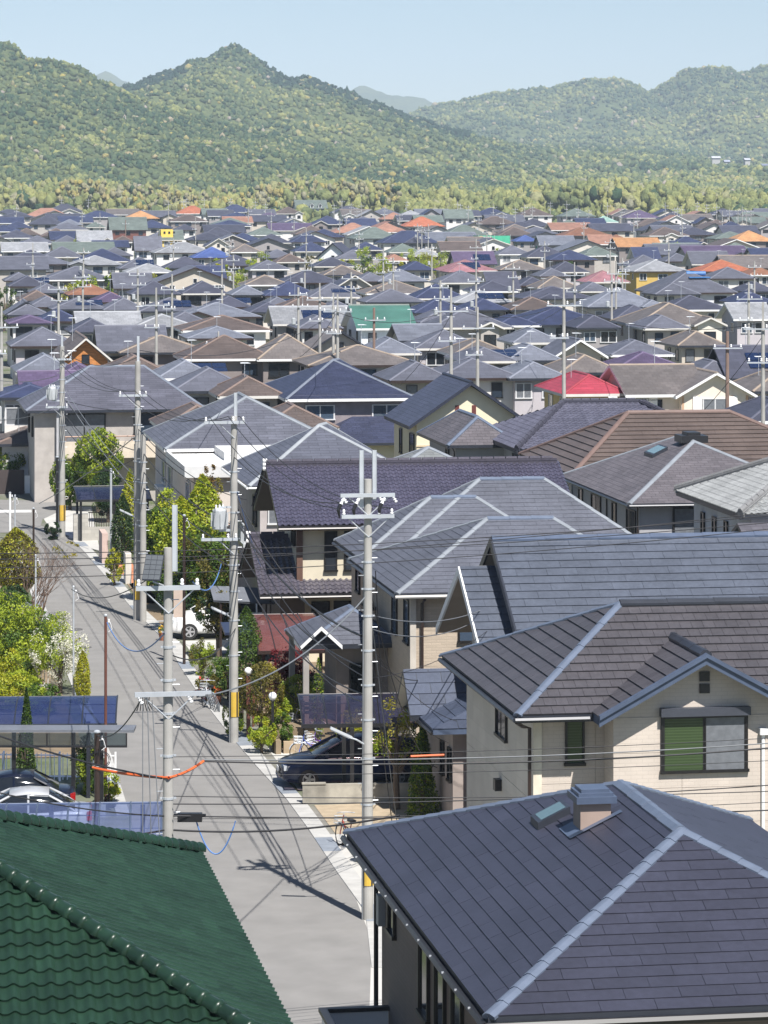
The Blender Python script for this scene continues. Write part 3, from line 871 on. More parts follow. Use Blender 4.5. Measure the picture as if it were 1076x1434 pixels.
# ---- purple kawara house
def kawara_roof(H, pls, e, w, mat, bed, trim, name='roof', th=0.03, soff=None, budget=0):
    rf = H.roof(pls, bed, trim, 0.18, soff=soff, name=name)
    lay_tiles(H, rf, pls, e, w, th, mat, 0.0, 0.0, budget, 0.008, wavy=s_tile)
    return rf
def kawara_ridge(H, rf, segs, mat, trim, w=0.13, h=0.22, ends=True):
    m = H.mb()
    for p, q in segs:
        M = cap_frame(p, q); L = (q - p).length
        m.box(-w, w, 0, L, -0.08, h * 0.42, M=M); m.box(-w * 1.12, w * 1.12, 0, L, h * 0.42, h * 0.5, M=M); m.box(-w * 0.85, w * 0.85, 0, L, h * 0.5, h * 0.8, M=M)
        for i in range(int(L / 0.5)):
            m.tube([M @ Vector((0, i * 0.5, h * 0.86)), M @ Vector((0, i * 0.5 + 0.46, h * 0.86))], w * 0.7, 6)
    o = m.build('ridge_stack', mat, rf)
    if ends:
        for p, q in segs:
            M = cap_frame(p, q)
            m = H.mb()
            for i in range(3): m.tube([M @ Vector((0, -0.12, -0.1 + i * 0.16)), M @ Vector((0, 0.05, -0.1 + i * 0.16))], 0.085, 8)
            m.build('ridge_end', trim, rf)
def house_kawara():
    s0, t0 = 15.75, 128.9
    w, l = 13.2, 9.0
    H = new_house('house with purple wavy clay tiles, white ridge ends and a lower tiled skirt roof', s0, t0, w, l)
    km = tile_mat('purple_kawara', (0.066, 0.063, 0.094), 0.27, 0.09, 0.10)
    rm_ = tile_mat('purple_ridge', (0.07, 0.065, 0.085), 0.75, 0.1, 0.1, 0.2)
    km2 = tile_mat('faded_kawara', (0.078, 0.072, 0.09), 0.32, 0.12, 0.12)
    bed = plain('kawara_bed', (0.05, 0.045, 0.06), 0.6)
    wl = plain('ivory_render', (0.60, 0.54, 0.41), 0.85, var=0.05, bmp=0.1)
    ze = 5.6; d = 4.1
    pl, _, rd = gable(0.75, 12.9, 0.4, 0.4 + 2 * d, ze, ze + d * 0.5, 'x')
    rf = kawara_roof(H, pl, 0.27, 0.245, km, bed, M_black, soff=plain('dark_timber', (0.06, 0.045, 0.035), 0.7))
    kawara_ridge(H, rf, rd, rm_, M_porc)
    zr = ze + d * 0.5
    H.gable_wall(1.65, 12.2, 1.15, 0.4 + 2 * d - 0.7, 2.9, ze + 0.12, zr - 0.22, wl)
    H.wall(1.9, 12.0, 1.6, 8.0, 0, 2.9, wl)
    lp, _, lr = gable(0.0, 4.6, 0.3, 0.3 + 2 * 3.7, 2.9, 2.9 + 3.7 * 0.5, 'x')
    r2 = kawara_roof(H, lp, 0.27, 0.245, km2, bed, M_black, name='skirt_roof', soff=MATS['dark_timber'])
    m = H.mb()
    for p, q in ((lr[0][0], lr[0][0] + P3(1.6, 0, 0)),):
        kawara_ridge(H, r2, [(p, q)], rm_, M_porc)
    H.gable_wall(0.9, 1.9, 1.1, 7.0, 0, 3.1, 4.5, plain('dark_timber_wall', (0.10, 0.075, 0.06), 0.8))
    m = H.mb(); m.box(1.58, 1.82, 1.08, 1.3, 2.95, 5.6); m.build('timber_post', plain('brown_timber', (0.12, 0.065, 0.045), 0.7), H.e)
    for x in (2.95, 3.75): H.window('f', x, 1.13, 4.5, 0.52, 1.6, M_frame, M_glass)
    for y in (1.9, 2.3, 2.7): H.window('l', y, 1.63, 5.0, 0.3, 0.7, M_frame, M_glass)
    for x in (2.6, 3.5): H.window('f', x, 1.58, 1.5, 0.75, 1.9, M_frame, M_glass)
    H.gutter([(0.75, 0.34, ze - 0.12), (12.9, 0.34, ze - 0.12)], M_darkbrown, 0.055)
    H.gutter([(0, 0.24, 2.78), (4.6, 0.24, 2.78)], M_darkbrown, 0.055)
    return H
house_kawara()

# ---- houses behind, on the right
def simple_caps(H, rf, hips, ridges, mat, w=0.12):
    caps_joined(H, rf, seg_offset(hips, 0.015), seg_offset(ridges, 0.025), mat, w, 0.34, 0.025)
def house_skylight():
    w, l = 9.3, 14.0
    H = new_house('taupe slate hipped house with a skylight and dark ridge vent', 32.4, 136.2, w, l)
    ze, zr = 5.6, 7.75
    pl, hips, ridges = hip(0, w, 0, l, ze, zr, 'y', (4.4, 6.1), (4.65, 9.5))
    rf = H.roof(pl, roof_mat('taupe_slate', (0.100, 0.090, 0.098), 0.24, 0.45, 0.6, 0.6), M_dkmetal)
    simple_caps(H, rf, hips, ridges, plain('pale_cap', (0.22, 0.24, 0.265), 0.5))
    wl = plain('grey_render', (0.36, 0.36, 0.38), 0.8, var=0.05)
    H.wall(0.6, w - 0.6, 0.6, l - 0.6, 0, 5.8, wl)
    for y, ww in ((2.0, 1.7), (5.2, 0.8), (8.8, 1.9), (12.0, 0.8)): H.window('l', y, 0.6, 4.5, ww, 1.35, M_frame, M_glass)
    H.window('f', 3.2, 0.58, 4.4, 2.3, 1.9, M_frame, M_curtain)
    H.gutter([(-0.05, 0, ze - .1), (-0.05, l, ze - .1)], M_dkmetal); H.gutter([(0, -0.05, ze - .1), (w, -0.05, ze - .1)], M_dkmetal)
    H.pipe([(0.5, 0.5, 5.5), (0.5, 0.5, 0)], M_darkbrown); H.pipe([(0.55, 6.6, 5.5), (0.55, 6.6, 0)], M_black)
    m = H.mb(); x0 = 3.0; k = (zr - ze) / 4.4
    for (a, b, dz, mt, nm) in ((0, 0, 0.12, M_dkmetal, 'skylight'),):
        c = [(2.75, 7.0), (3.45, 7.0), (3.45, 8.6), (2.75, 8.6)]
        lo = [P3(x, y, ze + k * x - 0.02) for x, y in c]; hi = [P3(x, y, ze + k * x + 0.15) for x, y in c]
        m.mesh(lo + hi, [(0, 1, 5, 4), (1, 2, 6, 5), (2, 3, 7, 6), (3, 0, 4, 7), (4, 5, 6, 7)])
    sk = m.build('skylight', M_dkmetal, H.e)
    m = H.mb(); m.poly([(x, y, ze + k * x + 0.156) for x, y in ((2.83, 7.08), (3.37, 7.08), (3.37, 8.52), (2.83, 8.52))]); m.build('pane', MATS['skylight_glass'], sk)
    m = H.mb(); m.box(3.9, 5.1, 6.2, 7.6, zr - 0.1, zr + 0.22); m.box(4.2, 4.8, 6.4, 7.4, zr + 0.22, zr + 0.36); m.build('ridge_vent', M_black, H.e)
house_skylight()
def house_brown_big():
    w, l = 14.5, 12.2
    H = new_house('wide brown banded tile hipped house behind the skylight roof', 33.0, 150.2, w, l)
    ze, zr = 5.6, 8.1
    pl, hips, ridges = hip(0, w, 0, l, ze, zr, 'x', (3.9, 5.2), (9.0, 5.2))
    rf = H.roof(pl, plain('brown_bed', (0.04, 0.03, 0.025), 0.7), M_darkbrown)
    bt = tile_mat('brown_long_tile', (0.102, 0.078, 0.068), 0.5, 0.08, 0.10)
    lay_tiles(H, rf, pl, 0.40, 1.2, 0.05, bt, 0.5, 0.006, 300, 0.006)
    caps_joined(H, rf, seg_offset(hips, 0.05), seg_offset(ridges, 0.07), plain('brown_cap', (0.15, 0.10, 0.085), 0.55), 0.14, 0.36, 0.05)
    H.wall(0.6, w - 0.6, 0.6, l - 0.6, 0, 5.8, MATS['grey_render'])
    H.window('l', 3.2, 0.58, 4.5, 1.2, 1.7, M_framew, M_curtain); H.window('l', 8, 0.58, 4.5, 1.6, 1.1, M_frame, M_glass)
    H.gutter([(-0.05, 0, ze - .1), (-0.05, l, ze - .1)], M_darkbrown)
house_brown_big()
def house_plum_tiles():
    w, l = 11.5, 12.6
    H = new_house('house with violet grey clay tile hips and heavy round ridge tiles', 33.9, 167.7, w, l)
    ze, zr = 5.4, 7.45
    pl, hips, ridges = hip(0, w, 0, l, ze, zr, 'x', (3.6, 5.2), (7.8, 5.2))
    km = tile_mat('violet_kawara', (0.095, 0.095, 0.128), 0.32, 0.14, 0.1)
    rf = kawara_roof(H, pl, 0.30, 0.30, km, MATS['kawara_bed'], M_dkmetal)
    kawara_ridge(H, rf, hips[:2] + ridges, tile_mat('violet_ridge', (0.07, 0.07, 0.095), 0.7, spec=0.2), M_dkmetal, ends=False)
    H.wall(0.6, w - 0.6, 0.6, l - 0.6, 0, 5.6, MATS['grey_render'])
    H.window('l', 3.0, 0.58, 4.2, 1.6, 1.5, M_frame, M_glass)
    p2, h2, g2 = hip(-2.6, 1.5, 6.0, 15.5, 5.2, 6.6, 'y')
    r2 = H.roof(p2, MATS['taupe_slate'], M_dkmetal, name='rear_roof'); simple_caps(H, r2, h2, g2, M_capmetal)
    H.wall(-2.0, 1.2, 6.6, 14.9, 0, 5.3, MATS['grey_render'])
    H.window('l', 9.0, -2.02, 4.2, 0.9, 1.2, M_frame, M_glass)
    H.pipe([(-2.3, 6.2, 5.1), (-2.1, 6.6, 4.8), (-2.1, 6.55, 0)], M_black)
house_plum_tiles()
def house_white_tiles():
    w, l = 11.0, 10.0
    H = new_house('house with pale silver wavy tiles in front of the skylight house', 33.4, 122.0, w, l)
    ze, zr = 6.5, 8.6
    pl, hips, ridges = hip(0, w, 0, l, ze, zr, 'x', (4.6, 5), (6.4, 5))
    km = tile_mat('silver_kawara', (0.25, 0.258, 0.258), 0.4, 0.12, 0.1)
    rf = kawara_roof(H, pl, 0.28, 0.26, km, plain('silver_bed', (0.3, 0.3, 0.3), 0.6), M_dkmetal)
    kawara_ridge(H, rf, hips + ridges, tile_mat('silver_ridge', (0.2, 0.2, 0.2), 0.5), M_dkmetal, ends=False)
    H.wall(0.6, w - 0.6, 0.6, l - 0.6, 0, 6.6, plain('blue_white_render', (0.55, 0.56, 0.60), 0.8))
    for y in (4.2, 6.0, 7.8): H.window('l', y, 0.58, 5.2, 0.5, 1.3, M_frame, M_glass)
    p2, h2, g2 = gable(-0.4, 6, -3.0, 1.0, 5.4, 6.3, 'x')
    r2 = H.roof(p2, roof_mat('plum_slate', (0.10, 0.095, 0.11), 0.24, 0.45), M_dkmetal, name='front_roof')
    H.gable_wall(0.2, 5.5, -2.5, 0.6, 0, 5.4, 6.1, MATS['blue_white_render'])
house_white_tiles()
def house_balcony_white():
    H = new_house('grey hipped house with a flat white roof terrace towards the street', 15.6, 159.0, 9.5, 22.0)
    ze, zr = 5.6, 8.0
    pl, hips, ridges = hip(0, 9.5, 9.6, 22, ze, zr, 'y', (4.7, 13.6), (4.7, 17))
    rf = H.roof(pl, roof_mat('blue_grey_slate_far', (0.088, 0.092, 0.115), 0.24, 0.91, 0.55, 0.6), M_white); simple_caps(H, rf, hips, ridges, MATS['pale_cap'])
    wl = plain('pale_beige_render', (0.60, 0.54, 0.49), 0.85, var=0.04)
    H.wall(0.6, 8.9, 0.5, 21.4, 0, 4.95, wl); H.wall(0.6, 8.9, 10.2, 21.4, 4.95, 5.8, wl, 'upper_wall')
    m = H.mb(); m.box(0.1, 8.6, 0.0, 9.9, 4.95, 5.35); m.box(0.1, 8.6, 0.0, 0.16, 5.35, 5.5); m.box(0.1, 0.26, 0.16, 9.9, 5.35, 5.5); m.build('flat_roof', plain('roof_paint', (0.62, 0.62, 0.61), 0.6, var=.08), H.e)
    m = H.mb(); m.box(2.6, 8.3, 5.0, 9.6, 5.351, 5.75); m.build('roof_hatch', MATS['roof_paint'], H.e)
    for y in (3.0, 12.5, 16.0):
        H.window('l', y, 0.58, 3.9, 1.8, 1.2, M_framew, M_glassb)
        m = H.mb(); m.box(0.15, 0.6, y - 1.0, y + 1.0, 2.95, 3.15); m.build('sill_box', M_white, H.e)
    H.window('f', 0.98, 0.48, 3.3, 0.45, 2.2, M_frame, M_glass)
    H.pipe([(1.4, 0.42, 4.9), (1.4, 0.42, 0)], M_white)
    m = H.mb(); m.box(0.56, 8.94, 0.46, 0.52, 2.55, 2.6); m.build('band', plain('orange_band', (0.5, 0.25, 0.12), 0.7), H.e)
    m = H.mb(); m.box(-0.9, 0.4, -0.6, 1.2, 0, 2.0); m.build('gate_wall', plain('pinkish_wall', (0.5, 0.38, 0.33), 0.8), H.e)
house_balcony_white()
def house_hip_street():
    w, l = 8.4, 10.5
    H = new_house('blue grey slate hipped house directly behind the purple wavy tile roof', 17.4, 147.0, w, l)
    pl, hips, ridges = hip(0, w, 0, l, 5.6, 7.95, 'y', (3.9, 5.0), (4.4, 6.2))
    rf = H.roof(pl, roof_mat('blue_slate_far', (0.085, 0.09, 0.115), 0.24, 0.91, 0.55, 0.6), M_dkmetal); simple_caps(H, rf, hips, ridges, plain('white_cap', (0.28, 0.30, 0.32), 0.6))
    H.wall(0.6, w - 0.6, 0.6, l - 0.6, 0, 5.8, plain('pinkish_render', (0.42, 0.38, 0.37), 0.8))
    H.gutter([(-0.05, 0, 5.5), (-0.05, l, 5.5)], M_white); H.gutter([(0, -0.05, 5.5), (w, -0.05, 5.5)], M_white)
    H.window('l', 2.2, 0.58, 4.3, 1.2, 1.4, M_frame, M_glassb); H.window('f', 1.4, 0.58, 4.4, 0.9, 1.2, M_framew, M_curtain)
    m = H.mb(); m.box(-0.2, 0.6, 0.3, 3.2, 2.8, 2.95)
    for y in np.arange(0.35, 3.2, 0.3): m.box(-0.2, -0.16, y, y + 0.04, 2.95, 3.8)
    m.box(-0.22, -0.14, 0.3, 3.2, 3.8, 3.86); m.build('balcony_rail', plain('rail_grey', (0.4, 0.42, 0.44), 0.5), H.e)
    p2, h2, g2 = hip(5.5, 12.5, 1.0, 8.0, 5.3, 6.9, 'x')
    r2 = H.roof(p2, roof_mat('pale_slate_far', (0.17, 0.18, 0.18), 0.24, 0.91, 0.55, 0.6), M_dkmetal, name='side_roof'); simple_caps(H, r2, h2, g2, MATS['pale_cap'])
    H.wall(6.1, 11.9, 1.6, 7.4, 0, 5.4, MATS['pinkish_render'])
house_hip_street()
def house_navy_gable():
    p = at(573, 597, 5.2)
    H = House('house', 'cream house with a navy slate gable and two slit vents under the peak', (p.x, p.y), 7.4, 9.2)
    pl, _, rd = gable(0, 7.4, 0, 9.2, 5.2, 7.75, 'y')
    rf = H.roof(pl, roof_mat('navy_slate', (0.042, 0.047, 0.075), 0.26, 0.6, 0.5, 0.6), plain('navy_trim', (0.02, 0.024, 0.042), 0.5), 0.2)
    simple_caps(H, rf, [], rd, MATS['navy_trim'])
    wl = plain('butter_render', (0.72, 0.65, 0.47), 0.85, var=0.04)
    H.gable_wall(0.55, 6.85, 0.6, 8.7, 0, 5.45, 7.5, wl, 'y')
    for x in (2.95, 3.95):
        m = H.mb(); m.box(x - 0.12, x + 0.12, 0.55, 0.61, 5.0, 6.35); m.build('slit_vent', plain('red_brown_slit', (0.12, 0.03, 0.025), 0.6), H.e)
    m = H.mb(); m.box(0.52, 6.88, 0.55, 0.605, 3.95, 4.05); m.build('band', plain('cream_band', (0.6, 0.48, 0.32), 0.7), H.e)
    H.window('f', 2.0, 0.58, 2.5, 2.4, 1.9, M_frame, M_glass)
    for y, ww in ((2.0, 1.5), (6.0, 0.8)): H.window('l', y, 0.53, 3.9, ww, 1.5, M_frame, M_glass)
    m = H.mb(); m.box(0.5, 3.6, -0.2, 0.58, 0.9, 1.0)
    for x in np.arange(0.5, 3.6, 0.18): m.box(x, x + 0.03, -0.2, -0.17, 1.0, 1.9)
    m.box(0.5, 3.6, -0.21, -0.16, 1.9, 1.95); m.build('balcony_rail', M_black, H.e)
house_navy_gable()
def house_navy_hip():
    H = new_house('navy pyramid roofed house with white eaves beside the butter gable', 26.9, 207.2, 8.5, 14.2)
    pl, hips, ridges = hip(0, 8.5, 0, 14.2, 5.6, 7.75, 'y', (4.0, 6.6), (4.5, 7.4))
    rf = H.roof(pl, roof_mat('deep_navy_slate', (0.028, 0.033, 0.065), 0.25, 0.6, 0.5, 0.5), M_white, 0.18); simple_caps(H, rf, hips, ridges, plain('grey_cap', (0.16, 0.18, 0.22), 0.5))
    H.wall(0.6, 7.9, 0.6, 13.6, 0, 5.8, plain('mauve_render', (0.24, 0.21, 0.22), 0.85))
    for x in (2.3, 6.6): H.window('f', x, 0.58, 4.7, 1.9, 0.95, M_framew, M_glassb)
    p2, h2, g2 = hip(1.6, 9.0, -3.2, 2.0, 3.0, 4.5, 'x'); r2 = H.roof(p2, MATS['deep_navy_slate'], M_dkmetal, name='porch_roof')
    H.wall(2.2, 8.4, -2.6, 0.7, 0, 3.1, plain('butter_render', (0.72, 0.65, 0.47), 0.85))
house_navy_hip()
def house_big_left():
    H = new_house('wide blue grey hipped house with a beige balcony at the crossing', 10.0, 199.0, 11.0, 9.6)
    pl, hips, ridges = hip(0, 11.0, 0, 9.6, 5.6, 8.0, 'x', (4.2, 4.8), (7.6, 4.8))
    rf = H.roof(pl, roof_mat('violet_slate_far', (0.09, 0.091, 0.116), 0.25, 0.91, 0.55, 0.6), M_dkmetal); simple_caps(H, rf, hips, ridges, MATS['grey_cap'])
    wl = plain('grey_beige_render', (0.40, 0.37, 0.34), 0.85)
    H.wall(0.6, 10.4, 0.6, 9.0, 0, 5.8, wl)
    m = H.mb(); m.box(2.3, 10.6, -0.8, 0.6, 2.75, 3.0); m.box(2.3, 10.6, -0.8, -0.66, 3.0, 3.75); m.build('balcony', plain('beige_balcony', (0.62, 0.54, 0.43), 0.8), H.e)
    m = H.mb(); m.tube([(2.3, -0.73, 4.05), (10.6, -0.73, 4.05)], 0.04, 6); 
    for x in np.arange(2.4, 10.6, 1.0): m.tube([(x, -0.73, 3.75), (x, -0.73, 4.05)], 0.02, 5)
    m.build('balcony_rail', plain('copper_rail', (0.35, 0.2, 0.13), 0.5), H.e)
    H.window('f', 3.6, 0.58, 4.4, 2.6, 1.9, M_frame, M_curtain); H.window('f', 8.0, 0.58, 4.4, 2.8, 1.9, M_frame, M_glassb)
    for y in (2.2, 6.0): H.window('l', y, 0.58, 4.5, 0.9, 1.2, M_frame, M_glass)
    m = H.mb(); m.box(1.9, 2.3, 0.2, 0.6, 0, 5.6); m.build('side_wall', plain('pale_grey_render', (0.42, 0.42, 0.43), 0.85), H.e)
house_big_left()
# ------------------------------------------------------------------ the town behind
ROOFC = {'g': ('grey', (0.128, 0.134, 0.170)), 'd': ('charcoal', (0.070, 0.074, 0.108)), 'n': ('navy', (0.040, 0.052, 0.115)), 'b': ('brown', (0.125, 0.098, 0.088)),
         't': ('taupe', (0.175, 0.155, 0.148)), 'p': ('purple', (0.11, 0.08, 0.15)), 'w': ('pale grey', (0.33, 0.34, 0.36)), 'r': ('crimson', (0.36, 0.045, 0.07)),
         'o': ('orange', (0.50, 0.26, 0.115)), 'k': ('terracotta', (0.36, 0.19, 0.135)), 's': ('sage green', (0.15, 0.185, 0.165)), 'm': ('mint green', (0.30, 0.46, 0.40)),
         'R': ('orange red', (0.42, 0.14, 0.075)), 'P': ('rose pink', (0.34, 0.16, 0.18)), 'u': ('royal blue', (0.06, 0.10, 0.28)), 'e': ('rust brown', (0.26, 0.12, 0.07)),
         'L': ('light blue grey', (0.185, 0.20, 0.245))}
WALLC = [(0.58, 0.54, 0.48), (0.62, 0.60, 0.57), (0.40, 0.37, 0.34), (0.50, 0.45, 0.38), (0.30, 0.28, 0.28), (0.66, 0.64, 0.62), (0.45, 0.42, 0.44), (0.22, 0.19, 0.18)]
CAPC = {'b': (0.26, 0.19, 0.16), 't': (0.40, 0.32, 0.25), 'k': (0.45, 0.25, 0.18), 'o': (0.6, 0.33, 0.16), 'R': (0.5, 0.2, 0.1), 'r': (0.4, 0.06, 0.08), 'P': (0.36, 0.2, 0.2), 'e': (0.32, 0.17, 0.1)}
for i, c in enumerate(WALLC): plain('town_wall_%d' % i, c, 0.85, var=0.07, scale=0.8)
TOWN = []           # (house, colour word, roof kind)
LANDMARKS = []
def town_house(x0, x1, yr, ye, kind, col, wall=None, rot=ALPHA, label=None, depth=None, ze=5.6, wing=None, name='house', trim=None, wallcol=None, big=False):
    """a house given by where its eave and ridge stand: kind hx / hy hip, gx gable with level ridge across, gy gable end to the street below"""
    gz = 0.0
    Y = F * (HC - ze) / (ye - HY)
    if Y > 780: Y = F * (HC - ze + 780 * 0.0098) / (ye - HY + F * 0.0098)
    gz = ground_z(Y)
    Z = ze + gz
    k = F / Y
    W = (x1 - x0) / k * (1.12 if label is None else 1.0)
    l = depth or max(7.2, min(11.5, 0.85 * W))
    s_ = abs(math.sin(rot)); w = max(4.5, (W - l * s_) / math.cos(rot))
    xn = x0 + l * s_ * k if rot > 0 else x0
    X = (xn - CX) / k
    r_ = random.Random(int(x0 * 7 + ye * 13))
    cw, cc = ROOFC[col]; cc = tuple(c * (0.72 if col in 'gdnbtpwsL' else 0.78) for c in cc)
    fullname = {'hx': 'hipped', 'hy': 'hipped', 'gx': 'gabled', 'gy': 'gabled'}[kind]
    H = House(name, label, (X, Y), w, l, rot, base=gz)
    H.far = Y > 230
    H.pxbox = (x0, yr, x1, ye)
    if kind == 'gy':
        yy = Y; half = w / 2
    else:
        yy = Y + l / 2; half = (l / 2)
    zr = HC - (yr - HY) * yy / F - gz
    lo, hi = (0.30, 0.50) if kind[0] == 'h' else (0.36, 0.62 if label is None else 0.85)
    if big: x0, x1 = x0, x1
    runh = min(w, l) / 2 if kind == 'hx' else half
    zr = max(ze + lo * runh, min(ze + hi * runh, zr))
    if kind == 'hx':
        ax = 'x' if w >= l else 'y'
        pl, hips, rd = hip(0, w, 0, l, ze, zr, ax)
    elif kind == 'hy':
        m_ = w / 2; pl, hips, rd = hip(0, w, 0, l, ze, zr, 'y', (m_, min(l / 2, m_)), (m_, max(l / 2, l - m_)))
    elif kind == 'gx': pl, hips, rd = gable(0, w, 0, l, ze, zr, 'x')
    else: pl, hips, rd = gable(0, w, 0, l, ze, zr, 'y')
    rm = roof_mat('roof_' + cw.replace(' ', '_'), cc, 0.30 if Y < 320 else 0.42, 0.9 if r_.random() < 0.6 else 0.5, 0.55, 0.55 if Y < 400 else 0.35, 0.14)
    tr = trim or r_.choice([M_dkmetal, M_dkmetal, M_white, M_darkbrown, M_soffw])
    rf = H.roof(pl, rm, tr, 0.18)
    cm = plain('cap_' + cw.replace(' ', '_'), tuple(.7 * c for c in CAPC[col]) if col in CAPC else ( tuple(min(0.5, c * 1.3 + 0.02) for c in cc)), 0.5, var=0.1)
    if hips or rd: caps_joined(H, rf, seg_offset(hips, 0.012), seg_offset(rd, 0.02), cm, 0.11 if Y < 300 else 0.14, 0.36, 0.03)
    wm = plain('wall_' + '_'.join('%02d' % int(c * 100) for c in wallcol), wallcol, 0.85, var=0.06) if wallcol else MATS['town_wall_%d' % (wall if wall is not None else r_.randrange(8))]
    ev = 0.55
    if kind[0] == 'h': H.wall(ev, w - ev, ev, l - ev, 0, ze + 0.12, wm)
    elif kind == 'gx': H.gable_wall(ev, w - ev, ev, l - ev, 0, ze + 0.15, zr - 0.24, wm, 'x')
    else: H.gable_wall(ev, w - ev, ev, l - ev, 0, ze + 0.15, zr - 0.24, wm, 'y')
    if (r_.random() < 0.42 if wing is None else wing) and w > 7.5 and kind in ('hx', 'gx'):
        ww = w * r_.uniform(0.32, 0.46); a = r_.choice([0.0, w - ww, r_.uniform(0.3, w - ww - 0.3)]); out = r_.uniform(0.7, 1.6)
        zw = min(zr - 0.25, ze + (zr - ze) / runh * ww / 2 * 1.05)
        if r_.random() < 0.5:
            p2, h2, g2 = gable(a, a + ww, -out, l * 0.45, ze + 0.01, zw, 'y'); wf = 1
        else:
            p2, h2, g2 = hip(a, a + ww, -out, l * 0.45 + ww / 2, ze + 0.01, zw, 'y', (a + ww / 2, -out + ww / 2), (a + ww / 2, l * 0.45)); wf = 0; h2 = h2[:2]
        r2 = H.roof(p2, rm, tr, 0.18, name='wing_roof')
        caps_joined(H, r2, seg_offset(h2, 0.012), seg_offset(g2, 0.02), cm, 0.11, 0.36, 0.03)
        if wf: H.gable_wall(a + 0.45, a + ww - 0.45, -out + 0.45, 1.5, 0, ze + 0.12, zw - 0.24, wm, 'y', name='wing_wall')
        else: H.wall(a + 0.45, a + ww - 0.45, -out + 0.45, 1.5, 0, ze + 0.1, wm, 'wing_wall')
        H.window('f', a + ww / 2, -out + 0.43, 4.4, 1.2, 1.1, M_frame, M_glass)
        skip = (a, a + ww)
    else: skip = (-1, -1)
    fm = r_.choice([M_frame, M_frame, M_framew])
    nw = 3 if w > 8 else 2
    for i in range(nw):
        u = ev + (w - 2 * ev) * (i + 0.5) / nw + r_.uniform(-0.3, 0.3)
        if skip[0] - 0.6 < u < skip[1] + 0.6: continue
        H.window('f', u, ev - 0.01, 4.7, r_.choice([0.8, 1.2, 1.65]), r_.choice([1.1, 1.1, 0.9]), fm, r_.choice([M_glass, M_glass, M_glassb, M_curtain]))
    for i in range(2):
        H.window('l', ev + (l - 2 * ev) * (i + 0.5) / 2 + r_.uniform(-0.4, 0.4), ev - 0.01, 4.7, r_.choice([0.6, 0.8, 1.2]), 1.0, fm, M_glass)
    if kind == 'gy' and zr - ze > 1.4: H.window('f', w / 2, ev - 0.01, ze + 0.25, 0.6, 0.7, fm, M_glass)
    if r_.random() < 0.22 and Y < 520 and skip[0] < 0:
        m = H.mb(); a = r_.uniform(0.6, w - 3.6); m.box(a, a + 3.0, -0.7, ev, 2.7, 2.85); m.box(a, a + 3.0, -0.7, -0.6, 2.85, 3.75); m.build('balcony', wm, H.e)
    if Y < 560 and r_.random() < 0.6:
        m = H.mb(); xa, ya = w * r_.uniform(.35, .65), l * r_.uniform(.4, .6); hz = zr + r_.uniform(.9, 1.7)
        m.tube([(xa, ya, zr - .8), (xa, ya, hz)], .022, 5)
        for i in range(6): m.tube([(xa - .34 + .02 * i, ya - .1 + .16 * i - .4, hz - .05), (xa + .34 - .02 * i, ya - .1 + .16 * i - .4, hz - .05)], .012, 4)
        m.tube([(xa, ya - .55, hz - .05), (xa, ya + .45, hz - .05)], .014, 4); m.build('aerial', M_steel, H.e)
    if kind in ('hx', 'gx') and r_.random() < 0.13 and Y < 700:
        kx = (zr - ze) / (l / 2); xa = w * r_.uniform(.38, .5); m = H.mb(); nn = 3
        for i in range(nn):
            for j in range(2):
                y0_, y1_ = l * .14 + j * l * .12, l * .25 + j * l * .12
                m.poly([(xa + i * 1.02, y0_, ze + kx * y0_ + .09), (xa + i * 1.02 + .98, y0_, ze + kx * y0_ + .09), (xa + i * 1.02 + .98, y1_, ze + kx * y1_ + .09), (xa + i * 1.02, y1_, ze + kx * y1_ + .09)])
        m.build('solar_panels', plain('solar_blue_panel', (0.012, 0.022, 0.06), 0.12), H.e)
    TOWN.append((H, cw, fullname))
    return H
